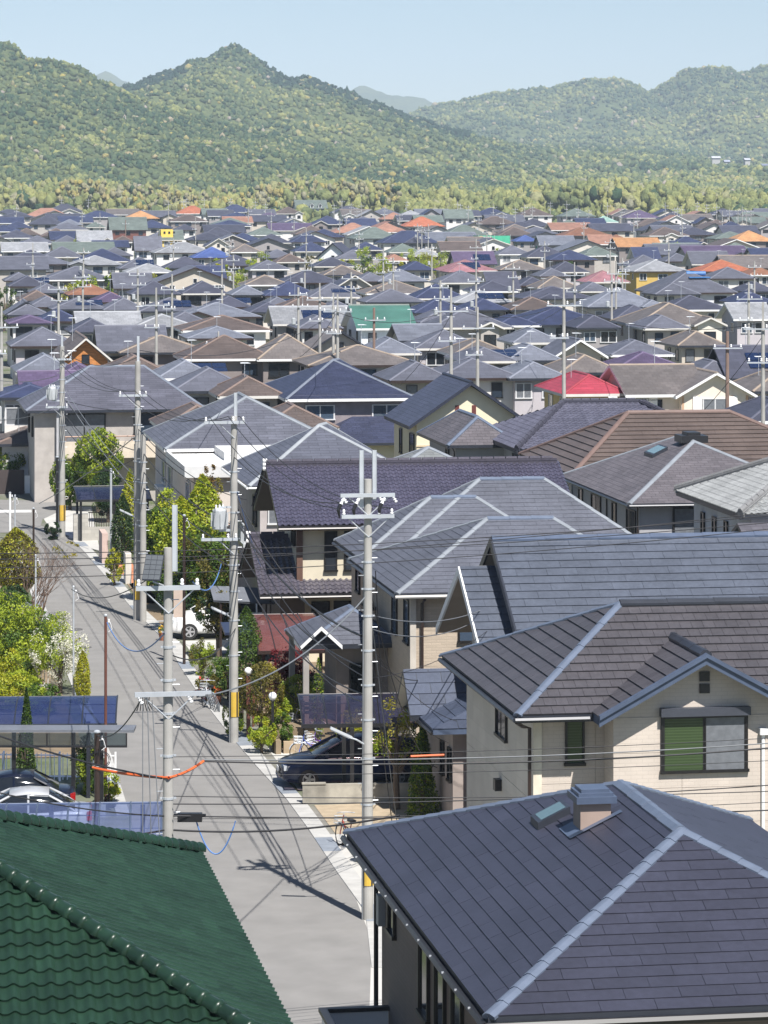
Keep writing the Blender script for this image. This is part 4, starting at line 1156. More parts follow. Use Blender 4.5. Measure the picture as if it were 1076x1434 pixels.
T = '''
0 22 299 309 hx w|28 90 291 303 hx k|33 85 299 314 hx d|75 112 307 315 hx L|105 160 295 304 hx n|167 217 295 306 hx o|115 145 308 318 hx s
239 272 311 322 hx d|274 325 311 330 hx d|290 345 305 314 hx s|13 52 317 329 hx b|50 96 318 331 hx b|-10 43 322 333 hx d|20 72 330 341 hx g|68 110 328 340 hx g
100 152 323 338 gx w|122 175 338 346 gx n|150 186 327 339 hx b|204 291 339 354 hx w|254 315 325 336 hx d|281 320 330 345 gy d|310 362 326 337 hx n|261 322 345 361 hx u
0 70 350 364 hx d|22 94 358 370 hx g|50 110 345 360 hx g|85 164 358 371 hx w|157 221 358 376 hx g|221 285 357 375 hx d|285 360 357 372 hx d|315 362 340 353 hx t|-5 38 375 393 hx g
43 147 373 392 hx g|166 234 369 381 hx w|258 312 372 392 gx n|147 208 382 404 gx g|82 155 398 413 hx e|117 170 409 423 hx p|13 62 405 421 hx b|30 82 396 410 hx g|170 244 393 412 hx d
242 311 391 411 hx d|311 362 385 413 hx L|25 75 413 430 hx g|57 140 417 433 hx g|130 198 414 434 hx g|180 278 417 436 hx g|234 352 424 444 hx L|280 345 414 430 hx d|335 370 423 437 hx d
-8 33 418 440 gy g|-5 65 442 453 hx p|37 90 433 450 hx n|90 188 437 457 gx w|170 264 440 458 hx w|234 365 442 463 hx b|-5 97 455 485 hx g|117 224 456 492 gx g|244 343 457 474 hx L
147 278 470 494 hx t|234 370 470 503 hx b|0 57 494 521 hx L|127 208 497 522 hx b|197 268 500 530 hx L|217 341 504 548 hx g|280 365 514 555 hx b|45 117 505 535 hx p|67 150 511 540 hx t|3 67 522 552 gx p
197 315 552 600 hx b|335 437 564 600 hx b|529 569 297 307 hx k|558 617 303 317 hx R|458 522 312 326 hx k|510 566 312 325 hx k|485 554 318 334 hx s|580 620 291 305 gy n|617 660 293 306 gx s|525 607 323 340 hx n
612 680 315 330 hx s|636 706 331 342 hx o|406 458 316 328 hx b|380 432 307 321 hx n|400 452 326 339 hx n|350 402 327 340 hx d|405 458 337 352 hx n|487 532 333 350 hx n
537 585 339 353 hx s|608 670 338 351 gx b|358 410 349 361 hx g|378 425 353 367 hx b|566 615 348 358 hx w|530 568 354 365 hx k|627 690 352 370 gx p|607 688 364 379 hx P|554 604 363 378 hx n|381 468 378 396 hx d
443 505 371 385 hx t|462 515 379 400 gy d|488 540 380 394 hx g|518 592 377 394 hx L|602 680 379 396 hx g|672 718 380 405 gx d|358 438 394 414 hx n|497 596 393 411 hx t|420 497 396 416 hx g|567 646 397 418 hx n
498 586 405 423 hx g|622 712 407 424 hx w|350 412 413 431 hx g|363 472 415 437 hx b|565 650 418 438 hx n|637 706 418 434 hx n|365 482 429 454 gx w|586 706 432 459 hx g|572 622 434 452 hx g|679 725 441 456 hx n
540 607 461 477 gx L|562 669 462 488 hx g|614 710 475 497 hx t|340 445 455 503 hy t|415 510 463 490 gy t|405 575 490 512 hx t|495 567 469 495 hx L|522 625 502 533 hx g|590 718 502 530 hx g
827 863 302 311 hx m|820 858 328 342 gx k|845 880 323 337 hx e|855 922 333 346 gx o|1018 1080 321 338 hx o|748 803 330 343 gx L|716 752 328 338 hx u|997 1050 307 323 hx n|970 1000 299 313 gy n|728 793 341 360 hx d
806 860 344 358 hx s|881 923 344 363 gx n|923 970 350 366 hx g|960 1020 351 370 gx g|970 1050 364 380 hx R|1040 1080 369 385 hx e|984 1054 374 390 hx g|741 806 381 403 hx t|745 793 372 387 hx g
810 876 379 395 hx P|716 750 382 400 hx d|716 823 403 418 hx d|805 920 403 430 hx L|917 1014 414 434 hx d|1017 1080 404 424 hx n|845 923 426 447 hx d|1012 1080 424 447 gx w|700 783 416 434 hx b
700 778 455 480 hx L|690 773 480 505 hx L|755 838 475 500 gy g|836 935 476 497 hx g|835 960 493 520 hx p|945 1020 494 530 hx g|995 1080 484 530 gx d|762 863 496 522 hx t|690 776 506 530 hx L
1020 1085 545 590 hx d|1030 1085 520 548 hx t|620 690 330 342 hx n|690 745 318 330 hx b|690 740 342 356 hx g|760 830 350 364 hx n|900 960 318 330 hx b|870 930 356 372 hx g|1000 1060 340 354 hx s
930 990 331 344 hx n|780 850 318 330 hx e|560 600 329 340 hx d|340 390 318 329 hx s|430 480 302 314 hx n|660 720 303 314 hx b|720 770 306 317 hx d|770 820 308 319 hx s|880 940 306 317 hx b|940 1000 318 329 hx d|480 530 303 313 hx g
230 285 300 310 hx b|180 235 308 319 hx n|345 400 298 308 hx p|0 40 308 319 hx n|200 250 322 333 hx g|130 180 346 358 hx g|0 50 338 349 hx n|460 520 350 363 hx g|430 490 360 373 hx d|340 400 364 377 hx g
690 760 364 378 hx t|760 820 366 381 hx d|800 850 392 408 hx g|650 720 393 408 hx d|430 500 421 438 hx g|710 780 436 452 hx g|790 860 441 459 hx d|400 470 440 460 hx g|905 975 396 412 hx g|1030 1082 392 408 hx d
-5 60 425 441 hx g|330 400 385 399 hx t|0 60 385 401 hx d|215 260 436 452 hx g|80 140 446 465 hx d|625 690 486 506 hx g|885 960 440 460 hx g|930 1000 462 484 hx t|-30 34 540 557 hx n
300 350 286 297 hx n|380 420 288 299 hx b|460 510 288 298 hx d|660 710 291 301 hx n|720 770 291 302 hx b|780 830 292 303 hx s|870 920 294 305 hx p|920 965 296 307 hx d|1050 1085 300 311 hx b|240 290 288 299 hx R|60 110 285 296 hx d
'''
town_house(-34, 36, 600, 622, 'hx', 'b', ze=3.0, wing=False)
for row in T.replace('\n', '|').split('|'):
    q = row.split()
    if len(q) == 6: town_house(float(q[0]), float(q[1]), float(q[2]), float(q[3]), q[4], q[5])
# roofs between these, where the view shows more of the same town
KEEP = [(218, 318, 258, 345), (408, 280, 460, 300), (145, 304, 207, 332), (181, 330, 228, 362), (440, 340, 504, 372), (873, 364, 968, 400), (900, 379, 1036, 425), (866, 424, 1016, 484), (700, 428, 862, 480), (475, 426, 586, 494), (45, 470, 150, 520), (758, 520, 872, 575), (832, 520, 1028, 585), (618, 365, 672, 388), (358, 350, 640, 388), (60, 380, 165, 402), (672, 352, 712, 370)]
fr_ = random.Random(21); made = 0; tries = 0
while made < 88 and tries < 6000:
    tries += 1
    ye = 300 + 205 * fr_.random() ** 1.5; pxc = fr_.uniform(-10, 1086)
    Y = F * 13.4 / (ye - HY)
    if Y > 780: Y = F * (13.4 + 7.644) / (ye - HY + 45.08)
    k = F / Y; W = fr_.uniform(9.5, 13.5)
    X = (pxc - CX) / k; Yc = Y + 4.5
    if min(math.hypot(h.pos.x - X, (h.pos.y - Yc) * .8) for h in ALLH) < (11.5 if Y < 500 else 14): continue
    if Y < 300 and min(math.hypot(h.pos.x - X, (h.pos.y - Yc)) for h in ALLH) < 13.5: continue
    kd = fr_.choice(['hx', 'hx', 'gx', 'gx', 'gy', 'gx', 'gy']); kc = fr_.choice('ggggddddnnnbbbttpwLsskg' if Y > 600 else 'gggddddnnbbttpwLL')
    if any(a - 6 < pxc + W * k / 2 and pxc - W * k / 2 < b + 6 and ye > c and ye - 30 * k / 10 < d for a, c, b, d in KEEP): continue
    half = 4.7 if kd != 'gy' else 5.5
    zr_ = 5.6 + half * fr_.uniform(.36, .48); yy = Y + (4.7 if kd != 'gy' else 0)
    yr = HY + F * (HC - ground_z(Y) - zr_) / yy
    town_house(pxc - W * k / 2, pxc + W * k / 2, yr, ye, kd, kc); made += 1
made = 0; tries = 0
while made < 50 and tries < 3000:          # the town goes on to both sides of the view
    tries += 1
    side = fr_.choice([-1, 1]); Y = (150 if side > 0 else 98) + 620 * fr_.random() ** (1 if side > 0 else 1.4); k = F / Y
    off = fr_.uniform(13, 15 + 30 * (1 if Y < 400 else .8)); X = side * (538 / k + off); W = fr_.uniform(9.5, 13)
    if X < 0 and 158 < Y < 215: continue
    if min(math.hypot(h.pos.x - X, h.pos.y - Y - 5) for h in ALLH) < 14: continue
    ye = HY + F * 13.4 / Y; pxc = CX + X * k
    zr_ = 5.6 + 4.7 * fr_.uniform(.36, .48); town_house(pxc - W * k / 2, pxc + W * k / 2, HY + F * (HC - zr_) / (Y + 4.7), ye, fr_.choice(['hx', 'gx', 'hx']), fr_.choice('gggddnbtL')); made += 1
# buildings one can name at a glance
def mark(H, short):
    LANDMARKS.append((short, ((H.pxbox[0] + H.pxbox[2]) / 2, (H.pxbox[1] + H.pxbox[3]) / 2)))
    return H
TOWNN = len(TOWN)
h = mark(town_house(218, 258, 322, 336, 'gx', 's', wallcol=(0.80, 0.56, 0.10), label='bright yellow house with a flat roofed upper block', wing=False), 'the yellow house')
m = h.mb(); m.box(0.3, h.w * 0.55, 1.0, h.l - 1, 5.0, 8.2); m.build('upper_block', MATS['wall_80_56_10'], h.e)
for x in (1.2, 2.4, 3.6): h.window('f', x, 0.98, 7.5, 0.5, 0.5, M_frame, M_glass)
h = mark(town_house(408, 460, 280, 292, 'gx', 's', wallcol=(0.72, 0.74, 0.74), label='white house with a green mansard roof and three dormers', wing=False), 'the dormer house')
for fx in (0.25, 0.5, 0.75):
    zz = 6.6
    p, _, g = gable(h.w * fx - 0.9, h.w * fx + 0.9, 0.2, 3.4, zz + 0.3, zz + 1.2, 'y'); r2 = h.roof(p, MATS['roof_sage_green'], M_white, 0.12, name='dormer_roof')
    h.gable_wall(h.w * fx - 0.65, h.w * fx + 0.65, 0.5, 3.0, 5.4, zz + 0.4, zz + 1.0, MATS['wall_72_74_74'], 'y', name='dormer')
    h.window('f', h.w * fx, 0.48, zz, 0.8, 0.9, M_frame, M_glass)
mark(town_house(145, 207, 304, 322, 'gx', 's', wallcol=(0.16, 0.06, 0.045), label='red brown brick gabled house with a sage green roof', wing=False), 'the red brick house')
mark(town_house(181, 228, 330, 351, 'gx', 'g', wallcol=(0.66, 0.66, 0.68), label='grey gabled house with twin white front gables', wing=True), 'the twin gabled house')
mark(town_house(440, 504, 340, 362, 'gy', 'd', wallcol=(0.74, 0.75, 0.76), label='white gable end house under a dark steep roof beside green trees', rot=-ALPHA * 1.5, wing=False), 'the white gable house')
h = mark(town_house(873, 968, 364, 380, 'hx', 'w', wallcol=(0.52, 0.36, 0.10), label='ochre walled house with a pale hipped roof', wing=False, depth=11), 'the ochre house')
h = mark(town_house(900, 1036, 379, 410, 'hy', 'g', wallcol=(0.62, 0.62, 0.64), label='grey pyramid roofed house with a solar heater at its peak', depth=13), 'the solar heater house')
zt = 5.6 + 2.6
m = h.mb(); m.box(h.w / 2 - 0.4, h.w / 2 + 2.4, 3.0, 4.6, 7.4, 7.55); m.tube([(h.w / 2 - 0.4, 4.8, 7.95), (h.w / 2 + 2.2, 4.8, 7.95)], 0.3, 8); m.build('solar_heater', plain('solar_blue', (0.05, 0.16, 0.38), 0.25), h.e)
h = mark(town_house(866, 1016, 424, 455, 'hx', 't', wallcol=(0.66, 0.62, 0.54), label='large mottled brown clay tile house with cream walls', wing=True, depth=11), 'the mottled brown house')
h = mark(town_house(700, 862, 429, 455, 'hx', 'n', wallcol=(0.50, 0.52, 0.56), label='wide navy hipped house with pale shaded walls', wing=False, depth=11), 'the wide navy house')
h = mark(town_house(475, 586, 427, 460, 'gx', 's', wallcol=(0.70, 0.73, 0.76), label='white walled gabled house under a plain dark green metal roof', wing=False, depth=10.5), 'the green metal roof house')
for ch in h.e.children:
    if ch.name.startswith('roof'): ch.data.materials[0] = roof_mat('green_metal_roof', (0.06, 0.155, 0.125), 0.33, 20.0, 0.45, 0.4, 0.05); ch.data.materials[1] = M_white
h = mark(town_house(45, 150, 472, 508, 'gy', 'b', wallcol=(0.50, 0.20, 0.06), label='house with an orange brick gable and brown tile roof', wing=False, depth=12), 'the orange brick gable')
for ch in h.e.children:
    if ch.name.startswith('wall'): ch.data.materials[0] = siding_mat('orange_brick', (0.50, 0.20, 0.055), 0.09, 0.3, 0.3, 0.25)
    if ch.name.startswith('roof'): ch.data.materials[1] = M_soffw
mark(town_house(758, 872, 521, 552, 'hx', 'r', wallcol=(0.62, 0.46, 0.20), label='crimson roofed house with ochre walls next to the shuttered house', wing=False, depth=9), 'the crimson roof')
h = mark(town_house(844, 1000, 522, 553, 'gx', 't', wallcol=(0.70, 0.62, 0.52), label='beige house with timber strips and white shutters beside its windows', wing=False, depth=9.5, trim=M_white), 'the shuttered house')
H = h
p2, _, g2 = gable(H.w - 2.6, H.w + 2.9, -0.6, 5.2, 5.5, 7.05, 'y'); r2 = H.roof(p2, MATS['roof_taupe'], M_white, 0.18, name='gable_roof'); caps_joined(H, r2, [], g2, MATS['cap_taupe'])
H.gable_wall(H.w - 2.1, H.w + 2.4, -0.1, 2.5, 0, 5.6, 6.85, MATS['wall_70_62_52'], 'y')
def shuttered(u, c, z, w):
    H.window('f', u, c, z, w, 1.25, M_framew, M_curtain)
    for sx in (-1, 1):
        m = H.mb(); m.box(u + sx * (w / 2 + 0.34) - 0.3, u + sx * (w / 2 + 0.34) + 0.3, c - 0.06, c, z - 0.75, z + 0.75); m.build('shutter', M_white, H.e)
    m = H.mb(); m.box(u - w / 2 - 0.7, u + w / 2 + 0.7, c - 0.2, c, z - 0.95, z - 0.8); m.build('window_box', M_white, H.e)
shuttered(H.w + 0.15, -0.12, 4.7, 1.7); shuttered(H.w - 5.2, 0.53, 4.75, 2.0)
for x in (H.w - 2.0, H.w - 0.9, H.w + 1.3, H.w + 2.3):
    m = H.mb(); m.box(x - 0.07, x + 0.07, -0.135, -0.08, 2.6, 5.5); m.build('timber_strip', plain('tan_strip', (0.52, 0.34, 0.22), 0.7), H.e)
mark(town_house(618, 672, 366, 381, 'hx', 'P', label='rose pink roofed house near the green netting', wing=False), 'the rose pink roof')
LANDMARKS += [('the navy pyramid roof', (460, 535)), ('the butter gable', (650, 570)), ('the skylight house', (890, 660))]
# labels for the rest: what it looks like, and where it stands from a building one can find
def relation(p, q):
    dx, dy = (p[0] - q[0]), (p[1] - q[1]) * 3.0
    if abs(dx) > abs(dy): return 'to the right of' if dx > 0 else 'to the left of'
    return 'in front of' if dy > 0 else 'beyond'
ORD = ['first', 'second', 'third', 'fourth', 'fifth', 'sixth', 'seventh', 'eighth', 'ninth', 'tenth', 'eleventh', 'twelfth', 'thirteenth', 'fourteenth', 'fifteenth', 'sixteenth']
def rank_labels(items, marks, fmt, fmt1):
    """items: (object, description, (px, py))"""
    groups = {}
    for o, d, p in items:
        nm, q = min(marks, key=lambda m_: math.hypot(m_[1][0] - p[0], 2.5 * (m_[1][1] - p[1])))
        rel = relation(p, q)
        groups.setdefault((d, rel, nm), []).append((math.hypot(p[0] - q[0], 2.5 * (p[1] - q[1])), o))
    for (d, rel, nm), L in groups.items():
        L.sort(key=lambda z: z[0])
        for i, (_, o) in enumerate(L):
            o['label'] = fmt1 % (d, rel, nm) if len(L) == 1 else fmt % (ORD[i], d, rel, nm)
items = []
for H, cw, fn in TOWN[:TOWNN]:
    b = H.pxbox
    sz = 'wide' if (b[2] - b[0]) > 1.4 * 9.5 * F / H.pos.y else 'compact' if (b[2] - b[0]) < 8.5 * F / H.pos.y else ''
    items.append((H.e, ((sz + ' ') if sz else '') + cw + ' ' + fn + ' house', ((b[0] + b[2]) / 2, (b[1] + b[3]) / 2)))
rank_labels(items, LANDMARKS, '%s %s %s %s', '%s %s %s')
for H, cw, fn in TOWN:
    H.e['group'] = 'houses of the town on the plain'; H.e['category'] = 'house'
# green safety netting round a building site
p = at(690, 372, 0)
net = empty('safety_netting', (p.x, p.y, 0), ALPHA); tag(net, 'bright green safety netting round a site near the rose pink roof', 'netting')
for (a, b) in (((-3.5, 0), (4.5, 0)), ((-3.5, 0), (-3.5, 7)), ((4.5, 0), (4.5, 7))):
    m = MB(); d = Vector((b[0] - a[0], b[1] - a[1], 0)); n = Vector((d.y, -d.x, 0)).normalized() * 0.04
    A_, B_ = Vector((*a, 0)), Vector((*b, 0)); k = 8
    for i in range(k):
        u0, u1 = A_.lerp(B_, i / k), A_.lerp(B_, (i + 1) / k)
        w0, w1 = n * (2 * (i % 2) - 1) * 2, n * (2 * ((i + 1) % 2) - 1) * 2
        m.poly([u0 + w0, u1 + w1, u1 + w1 + P3(0, 0, 7.4), u0 + w0 + P3(0, 0, 7.4)])
    m.build('net_sheet', plain('net_green', (0.06, 0.42, 0.25), 0.6), net)
for x, y in ((-3.5, 0), (0.5, 0), (4.5, 0), (-3.5, 7), (4.5, 7)):
    m = MB(); m.tube([(x, y, 0), (x, y, 7.7)], 0.05, 6); m.build('scaffold_pole', M_steel, net)
# ------------------------------------------------------------------ street
def structure(name, mb, mat, smooth=False):
    return tag(mb.build(name, mat, smooth=smooth), kind='structure')
RE = [(540, 1330), (512, 1278), (469, 1218), (432, 1162), (399, 1117), (361, 1076), (320, 1028), (283, 980), (250, 931), (238, 905), (200, 867), (184, 852), (156, 817), (134, 792), (117, 772), (96, 752)]
REW = [at(x, y, 0) for x, y in RE]
REW = [Vector((0.1, -30, 0)), Vector((-0.2, 40, 0)), Vector((-0.45, 66, 0)), Vector((-0.35, 75, 0)), Vector((-0.3, 80, 0))] + REW[1:]
LE = [(156, 1059), (140, 1020), (125, 985), (100, 925), (77, 880), (55, 832), (44, 800), (38, 775), (30, 745)]
LEW = [Vector((-5.3, -30, 0)), Vector((-5.3, 40, 0)), Vector((-5.0, 66, 0)), Vector((-5.0, 75, 0)), Vector((-5.9, 84, 0)), Vector((-6.9, 93, 0)), Vector((-7.7, 99.5, 0))] + [at(x, y, 0) for x, y in LE]
def resample(pts, n):
    d = [0]
    for a, b in zip(pts, pts[1:]): d.append(d[-1] + (b - a).length)
    out = []
    for i in range(n):
        t = d[-1] * i / (n - 1)
        k = max(j for j in range(len(d)) if d[j] <= t + 1e-9); k = min(k, len(pts) - 2)
        out.append(pts[k].lerp(pts[k + 1], (t - d[k]) / (d[k + 1] - d[k])))
    return out
Rr, Ll = resample(REW, 60), resample(LEW, 60)
m = MB()
for i in range(59):
    m.poly([Ll[i] + P3(0, 0, .012), Rr[i] + P3(0, 0, .012), Rr[i + 1] + P3(0, 0, .012), Ll[i + 1] + P3(0, 0, .012)])
structure('road', m, M_asphalt)
m = MB()
cr = [at(x, y, 0) + P3(0, 0, .016) for x, y in ((-400, 752), (30, 746), (97, 752), (70, 742), (57, 736), (60, 727), (74, 721), (84, 716), (92, 703), (-400, 686))]
m.poly(cr); structure('cross_road', m, M_asphalt)
# concrete gutters in slabs
def gutter_run(pts, w, side, name):
    root = None; L = [0]
    for a, b in zip(pts, pts[1:]): L.append(L[-1] + (b - a).length)
    n = int(L[-1] / 1.0); P = resample(pts, n + 1)
    root = MB()
    grat = plain('steel_grating', (0.26, 0.29, 0.33), 0.6, 0.2)
    g = bpy.data.objects.new(name, None); sc.collection.objects.link(g); g['kind'] = 'structure'; g['label'] = 'concrete street gutter of slabs along the road edge'
    lr = random.Random(3)
    for i in range(n):
        a, b = P[i], P[i + 1]
        d = (b - a).normalized(); q = Vector((d.y, -d.x, 0)) * side
        m = MB(); a2, b2 = a + d * 0.008, b - d * 0.008
        lo = [a2, b2, b2 + q * w, a2 + q * w]
        if side < 0: lo = lo[::-1]
        m.mesh([p + P3(0, 0, -.05) for p in lo] + [p + P3(0, 0, .035) for p in lo], [(4, 7, 6, 5), (0, 4, 5, 1), (1, 5, 6, 2), (2, 6, 7, 3), (3, 7, 4, 0)])
        o = m.build('slab', grat if (i % 9) in (5, 6) else M_conc, g)
        o.data.flip_normals()
gutter_run([p for p in REW[4:]], 0.52, 1, 'gutter')
gutter_run([p for p in LEW[6:]], 0.40, -1, 'gutter')
m = MB()
def quad_st(m, s0, s1, t0, t1, z): m.poly([st(s0, t0, z), st(s1, t0, z), st(s1, t1, z), st(s0, t1, z)])
M_pale = plain('pale_concrete', (0.46, 0.45, 0.42), 0.9, var=0.08, scale=0.7, bmp=0.1)
M_tan = plain('tan_paving', (0.36, 0.29, 0.20), 0.9, var=0.16, scale=2.5)
M_soil = plain('garden_soil', (0.20, 0.15, 0.095), 0.95, var=0.25, scale=1.2, bmp=0.4)
for (s0, s1, t0, t1) in ((13.75, 18.4, 102.8, 111.0), (13.55, 17.0, 93.9, 95.6), (13.5, 17.6, 133.5, 137.5), (13.2, 14.4, 86.5, 94.2), (12.2, 15.0, 158.0, 164.0)): quad_st(m, s0, s1, t0, t1, .010)
m.poly([Vector((-0.7, 60, .006)), Vector((3.0, 60, .006)), Vector((2.6, 92, .006)), Vector((-0.8, 92, .006))])
structure('driveway', m, M_pale)
m = MB(); quad_st(m, 14.2, 16.4, 88.0, 94.0, .014); quad_st(m, 13.9, 17.5, 95.6, 100.2, .013)
structure('paved_yard', m, M_tan)
m = MB(); quad_st(m, 12.9, 13.75, 150, 168, .02)
structure('brick_path', m, siding_mat('orange_path', (0.50, 0.20, 0.10), 0.2, 0.2, 0.3, 0.2))
m = MB(); quad_st(m, 14.0, 19.0, 112.0, 120.0, .02); quad_st(m, 14.0, 19, 121, 131, .02); quad_st(m, 12.8, 15.5, 140, 158, .02); quad_st(m, 2, 7.6, 110, 140, .02); quad_st(m, 1, 7.3, 140, 165, .02)
structure('garden_bed', m, M_soil)
m = MB(); m.poly([at(x, y, 0) + P3(0, 0, .02) for x, y in ((61, 727), (75, 720.5), (93, 711), (128, 710), (140, 772), (112, 764), (97, 751), (71, 741))]); structure('corner_paving', m, M_pale)
m = MB(); m.poly([at(x, y, 0) + P3(0, 0, .022) for x, y in ((-60, 719), (44, 718), (44, 714.5), (-60, 715))]); structure('road_marking', m, plain('road_paint', (0.62, 0.62, 0.6), .8, var=.2))
# painted and worn marks
m = MB()
for (x, y, r) in ((88, 882, 0.5), (105, 907, 0.35)):
    c = at(x + 12, y, 0); m.poly([c + P3(r * math.cos(a) , r * math.sin(a), .02) for a in np.linspace(0, 2 * math.pi, 15)[:-1]])
tag(m.build('manhole_cover', plain('cast_iron', (0.11, 0.105, 0.1), 0.6)), 'round cast iron manhole covers in the road beside the dogwood', 'manhole cover')

# ------------------------------------------------------------------ plants
def leaves(mb, c, rad, n, size, lr, shape='ball', flat=0.0, cl=None):
    """leaf clumps spread through a crown's volume"""
    c = Vector(c)
    if cl is None:
        cl = []
        for _ in range(max(6, n // 60)):
            u = lr.random() ** 0.4; th = lr.uniform(0, 2 * math.pi); z = lr.uniform(-1, 1); q = math.sqrt(1 - z * z)
            cl.append((Vector((q * math.cos(th) * u, q * math.sin(th) * u, z * u)), lr.uniform(0.16, 0.34), lr.uniform(-0.22, 0.22)))
    n = int(n * 1.6); size *= .8
    for i in range(n):
        k, r, tone = cl[lr.randrange(len(cl))]
        d = Vector((lr.gauss(0, 1), lr.gauss(0, 1), lr.gauss(0, 1))).normalized() * (lr.random() ** 0.5) * r
        p = k + d
        if shape == 'ball':
            if p.length > 1.0: p = p.normalized() * lr.uniform(0.9, 1.0)
            q = Vector((p.x * rad[0], p.y * rad[1], p.z * rad[2]))
        elif shape == 'shell':
            p = p.normalized() * lr.uniform(0.86, 1.0) * (1 + 0.04 * math.sin(7 * p.x + 5 * p.y)); q = Vector((p.x * rad[0], p.y * rad[1], p.z * rad[2]))
        else:  # cone / flame
            h = lr.random(); a = lr.uniform(0, 2 * math.pi)
            prof = (1 - h) ** 0.75 if shape == 'cone' else math.sin(math.pi * (h * 0.86 + 0.14)) ** 0.8
            rr = prof * lr.uniform(0.62, 1.0) * (1 + 0.14 * math.sin(3 * a + 9 * h))
            q = Vector((rr * math.cos(a) * rad[0], rr * math.sin(a) * rad[1], (h * 2 - 1) * rad[2])); tone = 0.25 * math.sin(5 * a + 14 * h)
        s = size * lr.uniform(0.6, 1.3)
        nrm = (q.normalized() * 0.6 + Vector((lr.gauss(0, .6), lr.gauss(0, .6), lr.gauss(0.3, .6)))).normalized()
        a = nrm.orthogonal().normalized(); a.rotate(Quaternion(nrm, lr.uniform(0, 6.28))); b = nrm.cross(a)
        mb.curvar = min(0.99, max(0.01, lr.uniform(0.2, 0.8) + tone))
        o = c + q
        mb.poly([o - a * s, o - b * s * 0.5, o + a * s, o + b * s * 0.5])
LEAF = {
 'yellow': leaf_mat('leaf_yellow', (0.26, 0.30, 0.02), (0.52, 0.50, 0.03)), 'lime': leaf_mat('leaf_lime', (0.17, 0.26, 0.015), (0.42, 0.47, 0.04)),
 'green': leaf_mat('leaf_green', (0.045, 0.10, 0.012), (0.13, 0.20, 0.03)), 'dark': leaf_mat('leaf_dark', (0.018, 0.045, 0.016), (0.05, 0.095, 0.03)),
 'olive': leaf_mat('leaf_olive', (0.075, 0.075, 0.012), (0.20, 0.17, 0.035)), 'red': leaf_mat('leaf_red', (0.07, 0.008, 0.012), (0.20, 0.02, 0.025)),
 'white': leaf_mat('blossom', (0.62, 0.60, 0.46), (0.85, 0.84, 0.74)), 'bronze': leaf_mat('leaf_bronze', (0.16, 0.10, 0.02), (0.30, 0.19, 0.05)),
 'gold': leaf_mat('leaf_gold', (0.20, 0.19, 0.02), (0.40, 0.34, 0.05))}
M_bark = plain('bark', (0.12, 0.09, 0.065), 0.9, var=0.2, scale=6)
M_twig = plain('twigs', (0.17, 0.115, 0.085), 0.9, var=0.2)
def plant(name, label, cat, px, Y, ztop, r, kind, n, size, shape='ball', zlow=None, trunk=True, kind2=None, n2=0, g=None, z0=0.0, rz=None):
    X = (px - CX) / F * Y
    root = empty(name, (X, Y, z0 if z0 else ground_z(Y))); tag(root, label, cat, g)
    lr = random.Random(int(px * 31 + Y * 17))
    zt = ztop - root.location.z; zl = 0.15 if zlow is None else zlow - root.location.z
    h = (zt - zl) / 2; cz = (zt + zl) / 2
    m = MB()
    tr = 0.03 + 0.025 * zt
    m.tube([(0, 0, -0.1), (lr.uniform(-.05, .05), lr.uniform(-.05, .05), zl + 0.3 * h), (0, 0, zl + 1.3 * h)], [tr, tr * 0.75, tr * 0.25], 7)
    for i in range(5):
        a = lr.uniform(0, 6.28); zz = max(0.15, zl + lr.uniform(0.1, 0.7) * h)
        m.tube([(0, 0, zz), (r * 0.35 * math.cos(a), r * 0.35 * math.sin(a), zz + 0.35 * h), (r * 0.7 * math.cos(a), r * 0.7 * math.sin(a), zz + 0.6 * h)], [tr * 0.5, tr * 0.3, tr * 0.12], 5)
    m.build('trunk', M_bark, root)
    m = MB(); leaves(m, (0, 0, cz), (r, r, h), n, size, lr, shape); m.build('crown', LEAF[kind], root)
    if kind2:
        m = MB(); leaves(m, (0, 0, cz), (r * 1.02, r * 1.02, h * 1.02), n2, size * 0.9, lr, shape); m.build('blossom' if kind2 == 'white' else 'young_foliage', LEAF[kind2], root)
    return root
